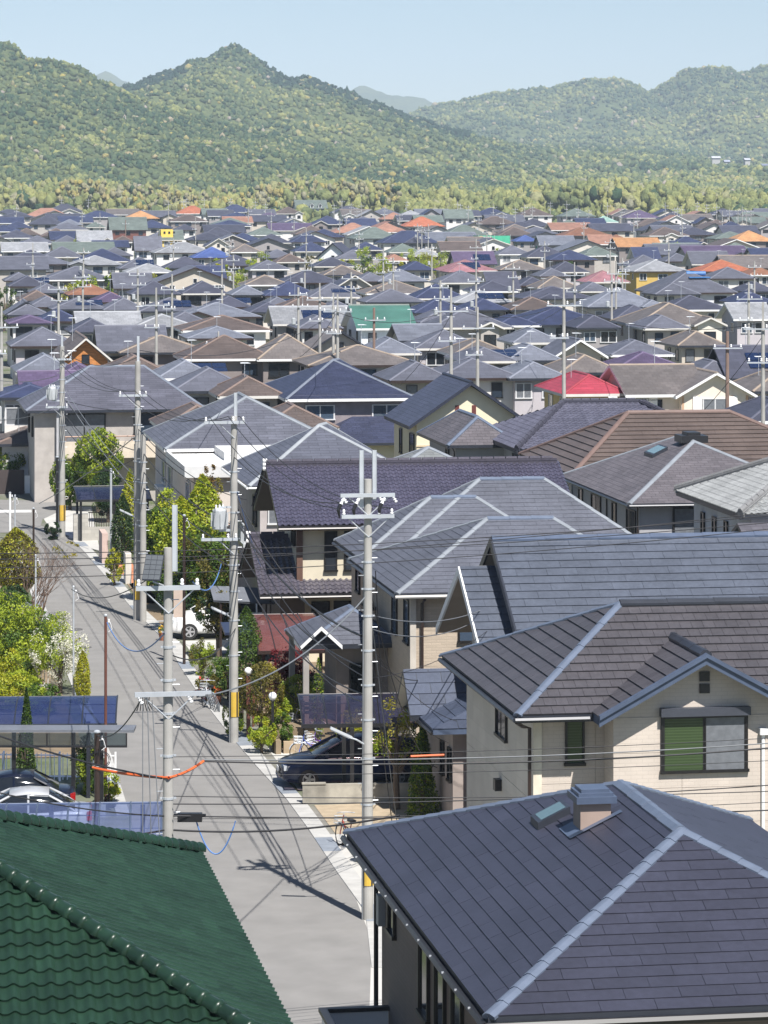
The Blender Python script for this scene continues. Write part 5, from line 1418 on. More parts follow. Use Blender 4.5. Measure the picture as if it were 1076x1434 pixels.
PL = [
 ('round_shrub', 'bronze olive clipped ball shrub beside the globe lamp', 'shrub', 366, 113.5, 2.62, .80, 'olive', 3600, .05, 'shell', .7, 'gold', 900),
 ('round_shrub', 'bright green clipped ball shrub next to the carport roof', 'shrub', 416, 115, 2.0, .66, 'lime', 2600, .05, 'shell', .6, 'green', 700),
 ('low_shrub', 'lime green spreading shrub on the stone edged bed', 'shrub', 367, 110.4, 1.3, .50, 'lime', 1500, .055, 'ball', .1, 'yellow', 500),
 ('low_shrub', 'mid green shrub under the dark name board', 'shrub', 397, 110.8, 1.25, .40, 'green', 1300, .05, 'ball', .1, 'lime', 300),
 ('low_shrub', 'small green shrub behind the second street pole', 'shrub', 327, 113.4, 1.5, .42, 'lime', 1300, .05, 'ball', .1, 'green', 400),
 ('cypress', 'dark green rounded cone cypress right of the middle street pole', 'tree', 345, 120, 3.75, .70, 'green', 5200, .055, 'flame', .1, 'dark', 1300),
 ('maple_tree', 'dark red maple beside the red brown carport', 'tree', 403, 118, 2.6, 1.0, 'red', 3400, .06, 'ball', .9, None, 0),
 ('garden_tree', 'yellow green feathery conifer against the beige wall', 'tree', 284, 150, 5.9, 1.25, 'lime', 6000, .10, 'flame', .3, 'yellow', 1500),
 ('garden_tree', 'yellow green conifer standing left of the feathery one', 'tree', 254, 147, 5.2, 1.15, 'lime', 5000, .10, 'flame', .2, 'yellow', 1800),
 ('garden_tree', 'fresh green broad tree behind the pair of joined street poles', 'tree', 222, 151, 4.4, 1.2, 'green', 4400, .10, 'ball', .3, 'lime', 2200),
 ('pine_tree', 'olive pine with layered pads above the white car', 'tree', 292, 141, 4.6, 1.35, 'green', 4500, .09, 'ball', 1.3, 'olive', 2400),
 ('pine_tree', 'dark olive pine in front of the car shelter', 'tree', 306, 133, 2.9, .95, 'olive', 2600, .08, 'ball', .8, 'dark', 1400),
 ('garden_tree', 'deep green tree filling the gap left of the olive pine', 'tree', 250, 141, 3.3, 1.05, 'dark', 3000, .09, 'ball', .4, 'green', 1800),
 ('garden_tree', 'slim yellow tree between the dark cypress and pole', 'tree', 182, 168, 4.6, .6, 'yellow', 2000, .09, 'flame', .3, 'lime', 500),
 ('cypress', 'dense dark green column beside the corner wall', 'tree', 172, 166, 3.5, .58, 'dark', 3800, .07, 'flame', .1, 'green', 700),
 ('low_shrub', 'golden yellow feathery shrub at the corner driveway', 'shrub', 161, 157, 1.85, .5, 'yellow', 1700, .06, 'ball', .1, None, 0),
 ('garden_tree', 'round bright green tree before the beige balcony', 'tree', 138, 193, 5.0, 1.5, 'lime', 4400, .11, 'ball', 1.4, 'green', 2000),
 ('garden_tree', 'lower green tree left of the round one', 'tree', 98, 194, 3.4, 1.2, 'green', 3000, .11, 'ball', .3, 'lime', 1200),
 ('garden_tree', 'dark green tree between the balcony house and the carport', 'tree', 152, 187, 3.2, 1.1, 'dark', 2600, .10, 'ball', .3, 'green', 1200),
 ('garden_tree', 'clipped green tree behind the dark wall at the crossing', 'tree', 10, 207, 3.2, 1.4, 'green', 3000, .10, 'ball', .8, 'yellow', 900),
 ('young_tree', 'thin coppery young tree against the beige terrace wall', 'tree', 294, 153, 6.2, .6, 'bronze', 420, .08, 'ball', 3.6, 'gold', 300),
 ('conifer', 'olive conifer with yellow tips at the street corner', 'tree', 22, 150, 3.5, 1.15, 'olive', 4600, .08, 'flame', .7, 'yellow', 2000),
 ('garden_tree', 'big bright green bush at the left garden', 'bush', 8, 128, 3.3, 1.75, 'lime', 7000, .075, 'ball', .0, 'green', 2600),
 ('garden_tree', 'green bush behind the dogwood', 'bush', 52, 130, 2.3, 1.15, 'green', 3200, .07, 'ball', .0, 'lime', 1800),
 ('garden_tree', 'dark leafy bush between the gate pillar and the left edge', 'bush', 8, 141, 2.1, 1.1, 'dark', 2600, .08, 'ball', .0, 'green', 1500),
 ('low_shrub', 'yellow green bush in front of the white trellis', 'bush', 22, 119.5, 1.5, 1.0, 'lime', 2600, .06, 'ball', .0, 'yellow', 1200),
 ('dogwood_tree', 'white flowering dogwood leaning over the street', 'tree', 84, 123.5, 3.1, 1.15, 'lime', 2000, .055, 'ball', .35, 'white', 2300),
 ('conifer', 'slender yellow column conifer by the road', 'tree', 116, 121, 1.95, .30, 'yellow', 2600, .05, 'flame', .0, 'gold', 700),
 ('cypress', 'tall narrow dark cypress poking above the blue carport', 'tree', 37, 101.2, 3.6, .42, 'green', 3600, .045, 'cone', .0, 'dark', 2200),
 ('low_shrub', 'rounded green shrub at the rear of the blue carport', 'shrub', 60, 118.5, 1.2, .7, 'green', 1700, .06, 'ball', .0, 'lime', 900),
 ('low_shrub', 'leafy green shrub below the grey awning post', 'shrub', 122, 103, 1.85, .62, 'green', 2200, .055, 'ball', .0, 'lime', 900),
 ('low_shrub', 'yellow green shrub beside the parked cars at the kerb', 'shrub', 152, 101.5, 1.0, .42, 'lime', 1200, .05, 'ball', .0, 'yellow', 500),
 ('conifer', 'loose green conical tree left of the brick pillar', 'tree', 592, 99, 2.9, .55, 'green', 2600, .06, 'cone', .0, 'lime', 900),
 ('young_tree', 'sparse young tree with yellow leaves behind the tall street pole', 'tree', 556, 100.5, 3.6, .85, 'gold', 620, .06, 'ball', .8, 'lime', 420),
 ('low_shrub', 'yellow shrub at the foot of the tall street pole', 'shrub', 505, 92.6, .85, .18, 'yellow', 700, .04, 'flame', .0, None, 0),
 ('low_shrub', 'yellow leafed plants behind the dark car', 'shrub', 498, 109, 1.8, .8, 'yellow', 1700, .05, 'ball', .0, 'lime', 600),
 ('low_shrub', 'green and copper bush by the white car', 'shrub', 284, 128, 1.5, .55, 'lime', 1500, .05, 'ball', .0, 'olive', 800),
 ('low_shrub', 'reddish garden shrub in front of the small navy gate roof', 'shrub', 290, 121.5, 1.2, .5, 'olive', 1100, .05, 'ball', .0, 'red', 300),
 ('garden_tree', 'pale lime tree overhanging the driveway wall', 'tree', 236, 158, 4.6, 1.1, 'lime', 3600, .09, 'ball', .4, 'yellow', 1500),
 ('low_shrub', 'bushy hedge along the iron fence left of the transformer pole', 'hedge', 312, 123, 1.6, .7, 'green', 2400, .055, 'ball', .0, 'lime', 900),
 ('low_shrub', 'lime shrub between the globe lamps', 'shrub', 392, 113.6, 1.5, .45, 'lime', 1500, .05, 'ball', .3, 'green', 500),
 ('low_shrub', 'dense green shrub below the maple', 'shrub', 432, 117, 1.6, .6, 'green', 1700, .05, 'ball', .2, 'lime', 500),
 ('garden_tree', 'leafy green tree against the porch of the blue grey house', 'tree', 606, 106, 2.6, .8, 'green', 2600, .06, 'ball', .2, 'lime', 1200),
 ('garden_tree', 'yellow green bush at the left edge above the blue carport', 'bush', -6, 122, 2.1, 1.1, 'yellow', 2600, .07, 'ball', .0, 'lime', 1600),
 ('low_shrub', 'mixed green border shrub left of the dogwood', 'bush', 42, 124.5, 1.7, .85, 'lime', 2200, .06, 'ball', .0, 'green', 900),
 ('low_shrub', 'dark green clipped shrub at the foot of the corner pole', 'shrub', 74, 177.5, 1.0, .5, 'dark', 1000, .07, 'ball', .0, None, 0),
 ('climbing_plant', 'leafy climber hanging under the porch gable', 'plant', 446, 111.2, 3.1, .22, 'green', 520, .05, 'flame', .4, 'lime', 250),
 ('low_shrub', 'low climbing plant between the parked cars and the green roof', 'plant', 150, 83.5, 1.9, .9, 'lime', 420, .05, 'ball', .9, 'yellow', 180),
]
for (nm, lb, ct, px, Y, zt, r, kd, n, sz, shp, zl, k2, n2) in PL:
    plant(nm, lb, ct, px, Y, zt, r, kd, n, sz, shp, zl, True, k2, n2, 'garden trees and shrubs along the street')
# bare twiggy shrub leaning over the road
root = empty('bare_shrub', at(52, 868, 0)); tag(root, 'leafless twiggy shrub spreading over the road edge', 'shrub')
lr = random.Random(4); m = MB()
def twig(m, p, d, L, r, dep):
    q = p + d * L; m.tube([p, p.lerp(q, .5) + Vector((lr.gauss(0, .03), lr.gauss(0, .03), 0)), q], [r, r * .8, r * .55], 4, cap=False)
    if dep > 0:
        for _ in range(2 if dep > 1 else 3):
            e = (d + Vector((lr.gauss(0, .35), lr.gauss(0, .35), lr.gauss(0.1, .25)))).normalized(); twig(m, q, e, L * lr.uniform(.6, .85), r * .55, dep - 1)
for i in range(22):
    a = lr.uniform(-1.2, 1.6); twig(m, Vector((lr.uniform(-.7, .3), lr.uniform(-.4, .4), 0)), Vector((math.cos(a) * lr.uniform(.1, .6), math.sin(a) * .3, 1)).normalized(), 1.12, .03, 4)
m.build('stems', M_twig, root)
m = MB(); leaves(m, (1.1, 0, 3.0), (1.0, .5, .5), 160, .06, lr); m.build('crown', LEAF['gold'], root)
# trees among the far roofs
FT = [(368, 640, 6.2, 2.2, 'lime'), (383, 650, 5.6, 1.8, 'green'), (402, 655, 5.2, 2.4, 'yellow'), (424, 662, 5.4, 2.4, 'olive'), (445, 668, 4.8, 2.4, 'lime'), (462, 670, 4.7, 2.6, 'yellow'), (516, 640, 7.2, 2.7, 'lime'), (508, 630, 6.2, 2.0, 'green'), (530, 650, 5.8, 1.9, 'lime'), (547, 655, 4.9, 2.2, 'yellow'),
      (577, 690, 5.8, 2.3, 'lime'), (598, 700, 5.0, 2.4, 'yellow'), (618, 680, 6.0, 2.2, 'lime'), (372, 600, 4.8, 2.0, 'lime'), (485, 660, 4.6, 2.4, 'yellow'), (118, 510, 5.4, 1.9, 'lime'), (136, 515, 5.3, 1.8, 'green'), (95, 520, 4.6, 2.1, 'yellow'), (158, 520, 5.2, 1.3, 'lime'),
      (215, 540, 4.6, 1.8, 'yellow'), (238, 545, 4.4, 1.8, 'bronze'), (108, 800, 6.4, 1.6, 'lime'), (230, 590, 5.6, 1.5, 'lime'), (300, 600, 4.8, 2.0, 'yellow'), (325, 610, 4.6, 2.0, 'lime'), (6, 470, 4.8, 1.6, 'green'), (945, 760, 6.2, 2.6, 'lime'), (932, 750, 5.2, 1.6, 'green'), (962, 765, 5.2, 1.6, 'yellow'), (880, 640, 4.6, 1.4, 'yellow'),
      (490, 182, 4.2, .7, 'gold'), (700, 735, 5.2, 2.0, 'lime'), (310, 640, 5.0, 2.0, 'lime'), (353, 600, 5.6, 1.6, 'lime'), (640, 720, 4.8, 2.0, 'green'), (1030, 560, 4.9, 1.6, 'lime'), (800, 610, 5.0, 1.5, 'green')]
items = []
for px, Y, zt, r, kd in FT:
    if Y > 300: Y *= .93; zt += 1.5; r *= 1.35
    gz = ground_z(Y)
    o = plant('town_tree', 'x', 'tree', px, Y, zt + gz, r, kd, 1000, .20, 'ball', gz + 1.2, True, None, 0, 'spring trees among the roofs')
    items.append((o, {'lime': 'bright green', 'green': 'mid green', 'yellow': 'yellow green', 'olive': 'olive', 'bronze': 'coppery', 'gold': 'golden'}[kd] + ' tree', proj((o.location.x, Y, gz + 4))))
rank_labels(items, LANDMARKS, '%s %s %s %s', '%s %s %s')

# ------------------------------------------------------------------ poles and lines
M_cable = plain('cable_black', (0.025, 0.025, 0.028), 0.6); M_cable2 = plain('cable_grey', (0.16, 0.17, 0.18), 0.5); M_blue = plain('cable_blue', (0.10, 0.22, 0.5), 0.5); M_orange = plain('orange_sleeve', (0.62, 0.12, 0.03), 0.45); M_green = plain('cable_green', (0.05, 0.30, 0.22), 0.5)
def insulator(mb, p, s=1.0, n=8):
    mb.lathe([(.02 * s, 0), (.055 * s, .02 * s), (.06 * s, .06 * s), (.03 * s, .09 * s), (.05 * s, .11 * s), (.05 * s, .16 * s), (.02 * s, .2 * s)], p, n)
def pole_mesh(m, h, r0, r1, n=12): m.tube([(0, 0, -0.3), (0, 0, h * .5), (0, 0, h)], [r0, (r0 + r1) / 2, r1], n)
def near_pole(px, Y, ztop, label, r0=.165, r1=.105, arms=(), ext=None, lamp=None, trafo=None, guard=True, hang=False):
    X = (px - CX) / F * Y
    root = empty('utility_pole', (X, Y, 0), ALPHA); tag(root, label, 'utility pole', 'utility poles along the street')
    m = MB(); pole_mesh(m, ztop, r0, r1, 16); m.build('pole', M_conc2, root, smooth=False)
    m = MB()
    z = 2.2; k = 0
    while z < ztop - 1.0:
        a = (k % 2) * math.pi; rr = r0 + (r1 - r0) * z / ztop
        m.tube([(rr * .8 * math.cos(a), 0, z), ((rr + .14) * math.cos(a), 0, z)], .010, 5); z += .45; k += 1
    tag(m.build('step_bolts', M_steel, root), kind='stuff')
    if guard:
        for a_, zt_, cm_ in ((2.3, ztop * .82, M_conc2), (3.4, ztop * .68, M_cable2), (1.2, ztop * .6, M_cable)):
            m = MB(); rr = r0 + .02; m.tube([(rr * math.cos(a_), rr * math.sin(a_), 0), ((r1 + .03) * math.cos(a_), (r1 + .03) * math.sin(a_), zt_)], .022 if cm_ is not M_cable else .013, 5); m.build('conduit', cm_, root)
    m = MB()
    for z in [q for q in (3.0, 4.2, 5.2, 6.1, 7.0, 7.9, 8.6, 9.3) if q < ztop - .5]:
        rr = r0 + (r1 - r0) * z / ztop + .012
        m.lathe([(rr, z - .025), (rr, z + .025)], (0, 0, 0), 14); m.box(rr, rr + .05, -.02, .02, z - .02, z + .02); m.box(-rr - .05, -rr, -.02, .02, z - .02, z + .02)
    m.build('band', M_steel, root)
    for (z, x0, x1, kind) in arms:
        m = MB(); m.box(x0, x1, -r1 - .12, -r1 - .035, z - .05, z + .045)
        for sx in (-1, 1):
            if x0 < sx * .55 < x1: m.tube([(sx * .55, -r1 - .07, z - .03), (0, -r1, z - .55)], .016, 5)
        am = m.build('crossarm', M_steel, root)
        xs = [x0 + .06, x1 - .06] + ([(x0 + x1) / 2 + .3] if x1 - x0 > 1.2 else [])
        for x in xs:
            m = MB()
            if kind == 'up': insulator(m, (x, -r1 - .08, z + .045), .75)
            else:
                M = Matrix.Translation((x, -r1 - .08, z - .02)) @ Matrix.Rotation(R(150), 4, 'Y'); 
                for i in range(3): m.lathe([(.02, 0), (.042, .02), (.042, .04), (.02, .06)], M @ Vector((0, 0, .02 + i * .065)), 9, M=M.to_3x3().to_4x4())
            m.build('insulator', M_porc, am)
    if ext:
        for (x, z0, z1) in ext:
            m = MB(); m.box(x - .045, x + .045, -.03, .03, z0, z1); m.box(x - .055, x - .045, -.05, .05, z0, z1); m.box(x + .045, x + .055, -.05, .05, z0, z1); m.build('steel_extension', M_steel, root)
    if hang:
        m = MB()
        for x in (-.62, -.22, .45):
            m = MB(); a = Vector((x, -.15, hang)); b = a + Vector((-.12, -.06, -.22)); m.tube([a, a.lerp(b, .3), a.lerp(b, .35), a.lerp(b, .65), a.lerp(b, .7), b], [.025, .03, .045, .045, .03, .05], 8); m.build('drop_insulator', M_porc, root)
        m = MB()
        for x in (-.62, -.22, .45):
            m = MB(); b = Vector((x - .13, -.2, hang - .23)); m.tube([b, b + Vector((-.06, -.02, -.14)), b + Vector((-.02, .05, -.36))], [.055, .05, .015], 8); m.build('cutout_switch', M_black, root)
    if lamp:
        z, dx = lamp
        m = MB(); m.tube([(0, 0, z - .25), (dx * .35, -.1, z - .05), (dx * .5, -.12, z)], .025, 6); la = m.build('lamp_arm', M_steel, root)
        m = MB(); d = 1 if dx > 0 else -1
        M = Matrix.Translation((dx * .5, -.12, z)) @ Matrix.Rotation(-.45 * d, 4, 'Y')
        m.box(0 if d > 0 else -.62, .62 if d > 0 else 0, -.055, .055, -.015, .045, M=M); m.box(.05 if d > 0 else -.57, .57 if d > 0 else -.05, -.04, .04, -.04, -.015, M=M); m.build('lamp_head', plain('lamp_grey', (0.5, 0.52, 0.54), 0.4), la)
    if trafo:
        z, dx = trafo
        m = MB(); m.box(min(0, dx), max(0, dx), -.05, .05, z - .1, z - .02); m.box(min(0, dx), max(0, dx), -.05, .05, z + .7, z + .76); br = m.build('transformer_bracket', M_steel, root)
        m = MB(); m.lathe([(.22, -.02), (.25, 0), (.25, .62), (.23, .66), (.1, .7)], (dx, 0, z), 14)
        for i in range(8):
            a = i * math.pi / 4; m.box(.245, .30, -.012, .012, .08, .55, M=Matrix.Translation((dx, 0, z)) @ Matrix.Rotation(a, 4, 'Z'))
        t_ = m.build('transformer', plain('transformer_grey', (0.42, 0.44, 0.45), 0.5), root)
        m = MB()
        for i in (-1, 0, 1):
            m = MB(); insulator(m, (dx + i * .12, 0, z + .68), .7); m.build('bushing', M_porc, t_)
    if guard:
        m = MB(); g0, g1 = .9, 1.75
        for i in range(16):
            a0, a1 = 2 * math.pi * i / 16, 2 * math.pi * (i + 1) / 16; rr = r0 + .012
            m.poly([(rr * math.cos(a0), rr * math.sin(a0), g0), (rr * math.cos(a1), rr * math.sin(a1), g0), (rr * math.cos(a1), rr * math.sin(a1), g1), (rr * math.cos(a0), rr * math.sin(a0), g1)], i % 2 if i % 4 in (0, 1) else 0)
        m.build('striped_guard', [plain('guard_yellow', (0.58, 0.38, 0.05), 0.6), plain('guard_black', (0.03, 0.03, 0.03), 0.6)], root)
    return root
pA = near_pole(515.5, 85.35, 11.45, 'tall concrete utility pole with twin steel uprights, in front of the grey slate house', .14, .10,
    arms=((11.05, -.75, .68, 'hang'), (10.5, -.72, .66, 'up')), ext=((-.17, 10.7, 12.2), (.17, 10.9, 12.2)), lamp=(4.75, -.9), hang=11.05)
pB = near_pole(328, 112.6, 11.2, 'concrete utility pole with a transformer beside the dark cypress', .15, .11,
    arms=((11.0, -1.05, .35, 'up'), (7.0, -1.15, .1, 'up')), ext=((.05, 10.6, 12.0),), lamp=(4.4, -.5), trafo=(7.35, -.5))
pC = near_pole(193, 144.7, 11.4, 'concrete utility pole at the bend, joined to a shorter twin', .17, .12, arms=((9.9, -.85, .4, 'up'),), ext=((.02, 11.3, 12.5),), lamp=(4.6, -.5))
pC2 = near_pole(200.5, 144.1, 8.2, 'shorter concrete pole standing against its taller twin at the bend', .15, .12, guard=False)
pD = near_pole(87, 179.1, 10.4, 'concrete utility pole with transformer at the corner wall', .18, .13, arms=((7.1, -.9, .3, 'up'), (9.7, -.5, .5, 'up')), ext=((0, 10.2, 11.0),), trafo=(7.5, -.55))
pP = near_pole(235.5, 69.5, 11.4, 'concrete utility pole with small solar panel and orange cable sleeve, beside the green roof', .135, .09,
    arms=((10.57, -.70, .66, 'up'), (8.33, -.72, .9, 'hang')), ext=((.14, 10.9, 12.3),), guard=False)
m = MB(); M = Matrix.Translation((-.33, -.15, 11.0)) @ Matrix.Rotation(R(-25), 4, 'Z') @ Matrix.Rotation(R(62), 4, 'X'); m.box(-.2, .2, -.29, .29, -.02, .02, M=M); fr = m.build('solar_panel', M_dkmetal, pP)
m = MB()
for i in range(3):
    for j in range(5): m.box(-.19 + i * .13, -.07 + i * .13, -.27 + j * .11, -.17 + j * .11, .021, .026, M=M)
m.build('cells', plain('solar_cell', (0.10, 0.11, 0.12), 0.4), fr)
m = MB(); m.tube([(-.33, -.12, 10.7), (-.1, 0, 10.6)], .02, 5); m.build('panel_bracket', M_steel, pP)
# slim service posts
def post(px, py_top, base, r, mat, label, name='service_post', box=None, cap=None):
    p = base; Y = p.y; zt = HC - (py_top - HY) * Y / F
    root = empty(name, (p.x, p.y, 0)); tag(root, label, 'post', 'slim service posts of the gardens')
    m = MB(); m.tube([(0, 0, -.1), (0, 0, zt)], r, 8); m.build('post', mat, root)
    m = MB(); m.lathe([(r * 1.2, zt - .02), (r * 1.25, zt + .02), (r * .5, zt + .05)], (0, 0, 0), 8); m.tube([(0, 0, zt - .25), (r + .1, -.05, zt - .2)], .012, 5); m.build('cap', M_steel, root)
    m = MB(); m.tube([(r + .1, -.05, zt - .2), (r + .16, -.05, zt - .42), (r + .05, -.05, zt - .5)], .010, 5); insulator(m, (r + .06, -.05, zt - .22), .6); m.build('wire_hook', M_porc, root)
    if box:
        m = MB(); m.box(r, r + .16, -.09, .09, box, box + .34); m.build('meter_box', MATS['meter_grey'], root)
    return root
post(105, 822, at(103, 985, 0), .035, M_steel, 'thin grey steel post between the dogwood and the yellow conifer')
post(148, 862, Vector(((148 - CX) / F * 101.6, 101.6, 0)), .045, M_redbrown, 'thin red brown post rising through the blue carport edge')
post(51.5, 778, at(50, 905, 0), .035, M_steel, 'grey steel post with a meter box by the gate pillar', box=.6)
post(14, 690, at(14, 757, 0), .06, M_white, 'white square post at the crossing, left one of a pair')
post(21.5, 694, at(21, 752, 0), .04, M_steel, 'thin galvanised post beside the white square post')
post(47, 712, at(47, 770, 0), .055, M_darkbrown, 'dark brown post at the mouth of the crossing')
post(80.5, 640, Vector(((80.5 - CX) / F * 181, 181, 0)), .09, M_black, 'black post standing against the corner utility pole')
post(155.5, 657, Vector(((155.5 - CX) / F * 170, 170, 0)), .06, M_steel, 'grey steel post in front of the corner carport')
post(258, 722, Vector(((258 - CX) / F * 131, 131, 0)), .06, M_darkbrown, 'dark brown post with a beige name plate by the white car')
post(136, 1025, Vector(((136 - CX) / F * 91, 91, 0)), .08, M_darkbrown, 'stout dark post with a wire coil in front of the grey awning', box=1.6)
o = bpy.data.objects.get('service_post.008')
if o:
    m = MB(); m.box(-.42, -.06, -.05, .05, 1.9, 3.1); m.build('name_plate', plain('beige_plate', (0.5, 0.4, 0.33), 0.6), o)
o = bpy.data.objects.get('service_post.009')
if o:
    m = MB(); 
    for rr in (.26, .3): m.tube([(rr * math.cos(a) + .08, -.12, 3.2 + rr * .8 * math.sin(a)) for a in np.linspace(0, 2 * math.pi, 20)], .012, 5)
    m.build('wire_coil', M_black, o)
# poles further off: one of each kind is built, the rest are copies
def far_pole_proto(kind):
    root = empty('utility_pole', (0, 0, 0)); 
    m = MB(); pole_mesh(m, 12.0, .15, .10, 8)
    if kind == 1: m.box(-.06, .06, -.06, .06, 12, 13.2)
    m.build('pole', M_conc2 if kind != 2 else plain('brown_pole', (0.22, 0.15, 0.12), 0.8), root)
    for z, a, b in (((11.2, -1.0, .8), (10.0, -.7, .9)), ((11.6, -1.1, 1.1), (9.6, -.9, .3)), ((10.8, -.9, .9),))[kind]:
        m = MB(); m.box(a, b, -.25, -.17, z - .045, z + .045); am = m.build('crossarm', M_steel, root)
        m = MB()
        for x in (a + .1, (a + b) / 2 + .2, b - .1): insulator(m, (x, -.21, z + .07), 1.1, 6)
        tag(m.build('insulators', M_porc, am), kind='stuff')
    if kind == 0:
        m = MB(); m.lathe([(.2, 0), (.2, .6), (.1, .66)], (-.45, 0, 8.2), 8); m.box(-.6, 0, -.06, .06, 8.1, 8.2); m.build('transformer', MATS['transformer_grey'], root)
    return root
FP = '''23 287|38 270|44 272|86 276|104 274|110 274|124 276|170 273|182 274|188 274|236 283|261 275|257 278|286 277|323 275|358 279|274 307|115 293|176 305|348 292|321 328|327 352|311 369|117 342|116 372|46 345|82 387|193 370|241 392|243 330|219 412|403 272|372 282|468 283|479 279|492 282|500 287|506 285|539 286|570 279|641 283|645 283|656 285|691 287|476 302|485 298|380 298|585 310|591 312|600 317|671 302|682 318|429 323|503 320|427 354|537 354|551 355|605 337|667 339|418 394|492 374|448 405|617 385|667 377|524 422|467 419|473 421|632 415|669 441|722 288|735 287|746 286|771 280|794 283|810 288|825 290|851 285|871 288|893 295|932 285|945 288|949 287|955 290|977 280|990 283|1004 287|1022 290|1034 290|1040 290|1046 291|1052 291|1012 298|956 307|818 307|888 310|763 333|855 330|937 330|872 355|1057 360|805 374|790 405|719 362|863 372|857 377|1069 437|1019 452|1049 404|306 470|140 300|412 300|560 296|705 300|2 440'''
protos = {}
items = []
for i, q in enumerate(FP.split('|')):
    px, yt = map(float, q.split())
    Y = 37700 / (yt - 264)
    if Y > 780: Y = 15.84 / (.0098 + (yt - 264) / 4600)
    Y = {790: 205, 632: 212, 1069: 186, 524: 256, 467: 252, 473: 250, 306: 262, 2: 215}.get(px, Y) if yt > 404 or px == 306 else Y
    zt_ = HC - (yt - HY) * Y / F - ground_z(Y)
    k = 2 if (px, yt) in ((524, 422), (1019, 452), (176, 305)) else (1 if i % 3 == 1 or yt > 400 else 0)
    if k not in protos: o = protos[k] = far_pole_proto(k)
    else: o = copy_tree(protos[k])
    o.scale = (1, 1, zt_ / 12.6); o.location = ((px - CX) / F * Y, Y, ground_z(Y)); o.rotation_euler = (0, 0, ALPHA + (i % 5 - 2) * .12)
    o['category'] = 'utility pole'; o['group'] = 'utility poles over the town'
    items.append((o, ('grey concrete', 'steel topped', 'brown')[k] + ' utility pole', (px, yt + 12)))
rank_labels(items, LANDMARKS, '%s %s %s %s', '%s %s %s')

# cables
def cable(a, b, sag, r, mat, label, n=18, group=None, name='cable'):
    a, b = Vector(a), Vector(b); pts = []
    for i in range(n + 1):
        t = i / n; p = a.lerp(b, t); p.z -= sag * 4 * t * (1 - t); pts.append(p)
    m = MB(); m.tube(pts, r * (1.35 if r < .03 else 1), 5, cap=False)
    o = m.build(name, mat); tag(o, label, 'cable', group); return pts
def att(p, x, z, y=-.15): return p.matrix_basis @ Vector((x, y, z))
sc.view_layers[0].update()
def pt(px, py, Y): return Vector(((px - CX) / F * Y, Y, HC - (py - HY) * Y / F))
street = 'street lines strung from pole to pole'
PA, PB, PC, PD, PQ = pA, pB, pC, pD, pP
for i, x in enumerate((-.7, .1, .6)):
    w_ = ('road side', 'middle', 'house side')[i]
    cable(att(PA, x, 10.7), att(PB, x * .8 - .3, 11.2), .7, .010, M_cable, w_ + ' one of three high lines between the twin upright pole and the transformer pole', group=street)
    cable(att(PB, x * .8 - .3, 11.2), att(PC, x * .7 - .2, 10.1), .6, .010, M_cable, w_ + ' one of three high lines between the transformer pole and the bend', group=street)
    cable(att(PC, x * .7 - .2, 10.1), att(PD, x * .6, 9.9), .6, .011, M_cable, w_ + ' one of three high lines between the bend and the corner pole', group=street)
for i, z in enumerate((7.4, 6.6, 5.9)):
    w_ = ('upper', 'middle', 'lower')[i]
    cable(att(PA, -.2, z), att(PB, .2, z), .5 + .1 * i, .016 if i else .024, M_cable, w_ + ' low line between the twin upright pole and the transformer pole', group=street)
    cable(att(PB, .2, z), att(PC, .2, z), .5, .016, M_cable, w_ + ' low line between the transformer pole and the bend', group=street)
    cable(att(PC, .2, z), att(PD, .2, z), .5, .016, M_cable, w_ + ' low line between the bend and the corner pole', group=street)
cable(att(PD, -.3, 8.8), pt(-40, 520, 215), .5, .014, M_cable2, 'grey line leaving the corner pole to the left')
cable(att(PD, -.2, 7.2), pt(-30, 585, 190), .4, .016, M_cable2, 'pale bundled line sloping left from the corner pole')
cable(att(PD, .2, 8.0), att(PC, -.2, 6.4), .3, .012, M_cable2, 'slack grey line from the corner pole to the bend')
cable(att(PD, .2, 7.6), pt(240, 745, 150), .4, .014, M_cable2, 'line from the corner pole down over the garden trees')
cable(pt(55, 705, 180), att(PC, 0, 8.2), .2, .016, M_cable2, 'pale bundled line rising across the crossing to the pole at the bend')
# lines across the whole view at mid height
for i, (yl, yr, Y) in enumerate(((775, 728, 92), (783, 738, 92), (797, 722, 93), (811, 746, 93))):
    cable(pt(-60, yl, Y + 3), pt(1140, yr - 12, Y - 2), .3, .009, M_cable, ('topmost', 'second from top', 'third from top', 'lowest')[i] + ' of four thin dark lines crossing the street and blue grey roof', 26, 'four thin lines across the street')
cable(pt(-30, 1020, 75), att(PQ, -.15, 6.55), .1, .017, M_cable, 'heavy line coming in from the left to the pole with the orange sleeve')
cable(pt(130, 1075, 71), att(PQ, 0, 6.56), .04, .032, M_orange, 'orange sleeve on the line left of its pole', name='cable_sleeve')
cable(att(PQ, 0, 6.56), pt(285, 1066, 70.5), .05, .032, M_orange, 'orange sleeve on the line right of its pole', name='cable_sleeve')
cable(pt(285, 1066, 70.5), pt(1140, 1042, 76), .22, .015, M_cable, 'heavy black line running right under the cream house eaves', 26)
cable(pt(285, 1064, 70.6), pt(1140, 1036, 76.4), .16, .010, M_cable2, 'slim grey messenger wire above the heavy black line', 26)
cable(pt(575, 1059.5, 72), pt(622, 1057.5, 72.3), .0, .03, M_orange, 'short orange sleeve on the heavy line near the porch', name='cable_sleeve')
cable(att(PQ, .1, 6.0), pt(1140, 1095, 77), .15, .010, M_cable, 'lower thin line running right past the large window', 26)
cable(att(PQ, .1, 5.75), pt(1140, 1132, 76), .12, .012, M_cable, 'line running right just above the charcoal roof', 26)
cable(pt(-40, 1100, 72), att(PQ, -.1, 5.75), .12, .012, M_cable, 'line entering from the left above the silver car')
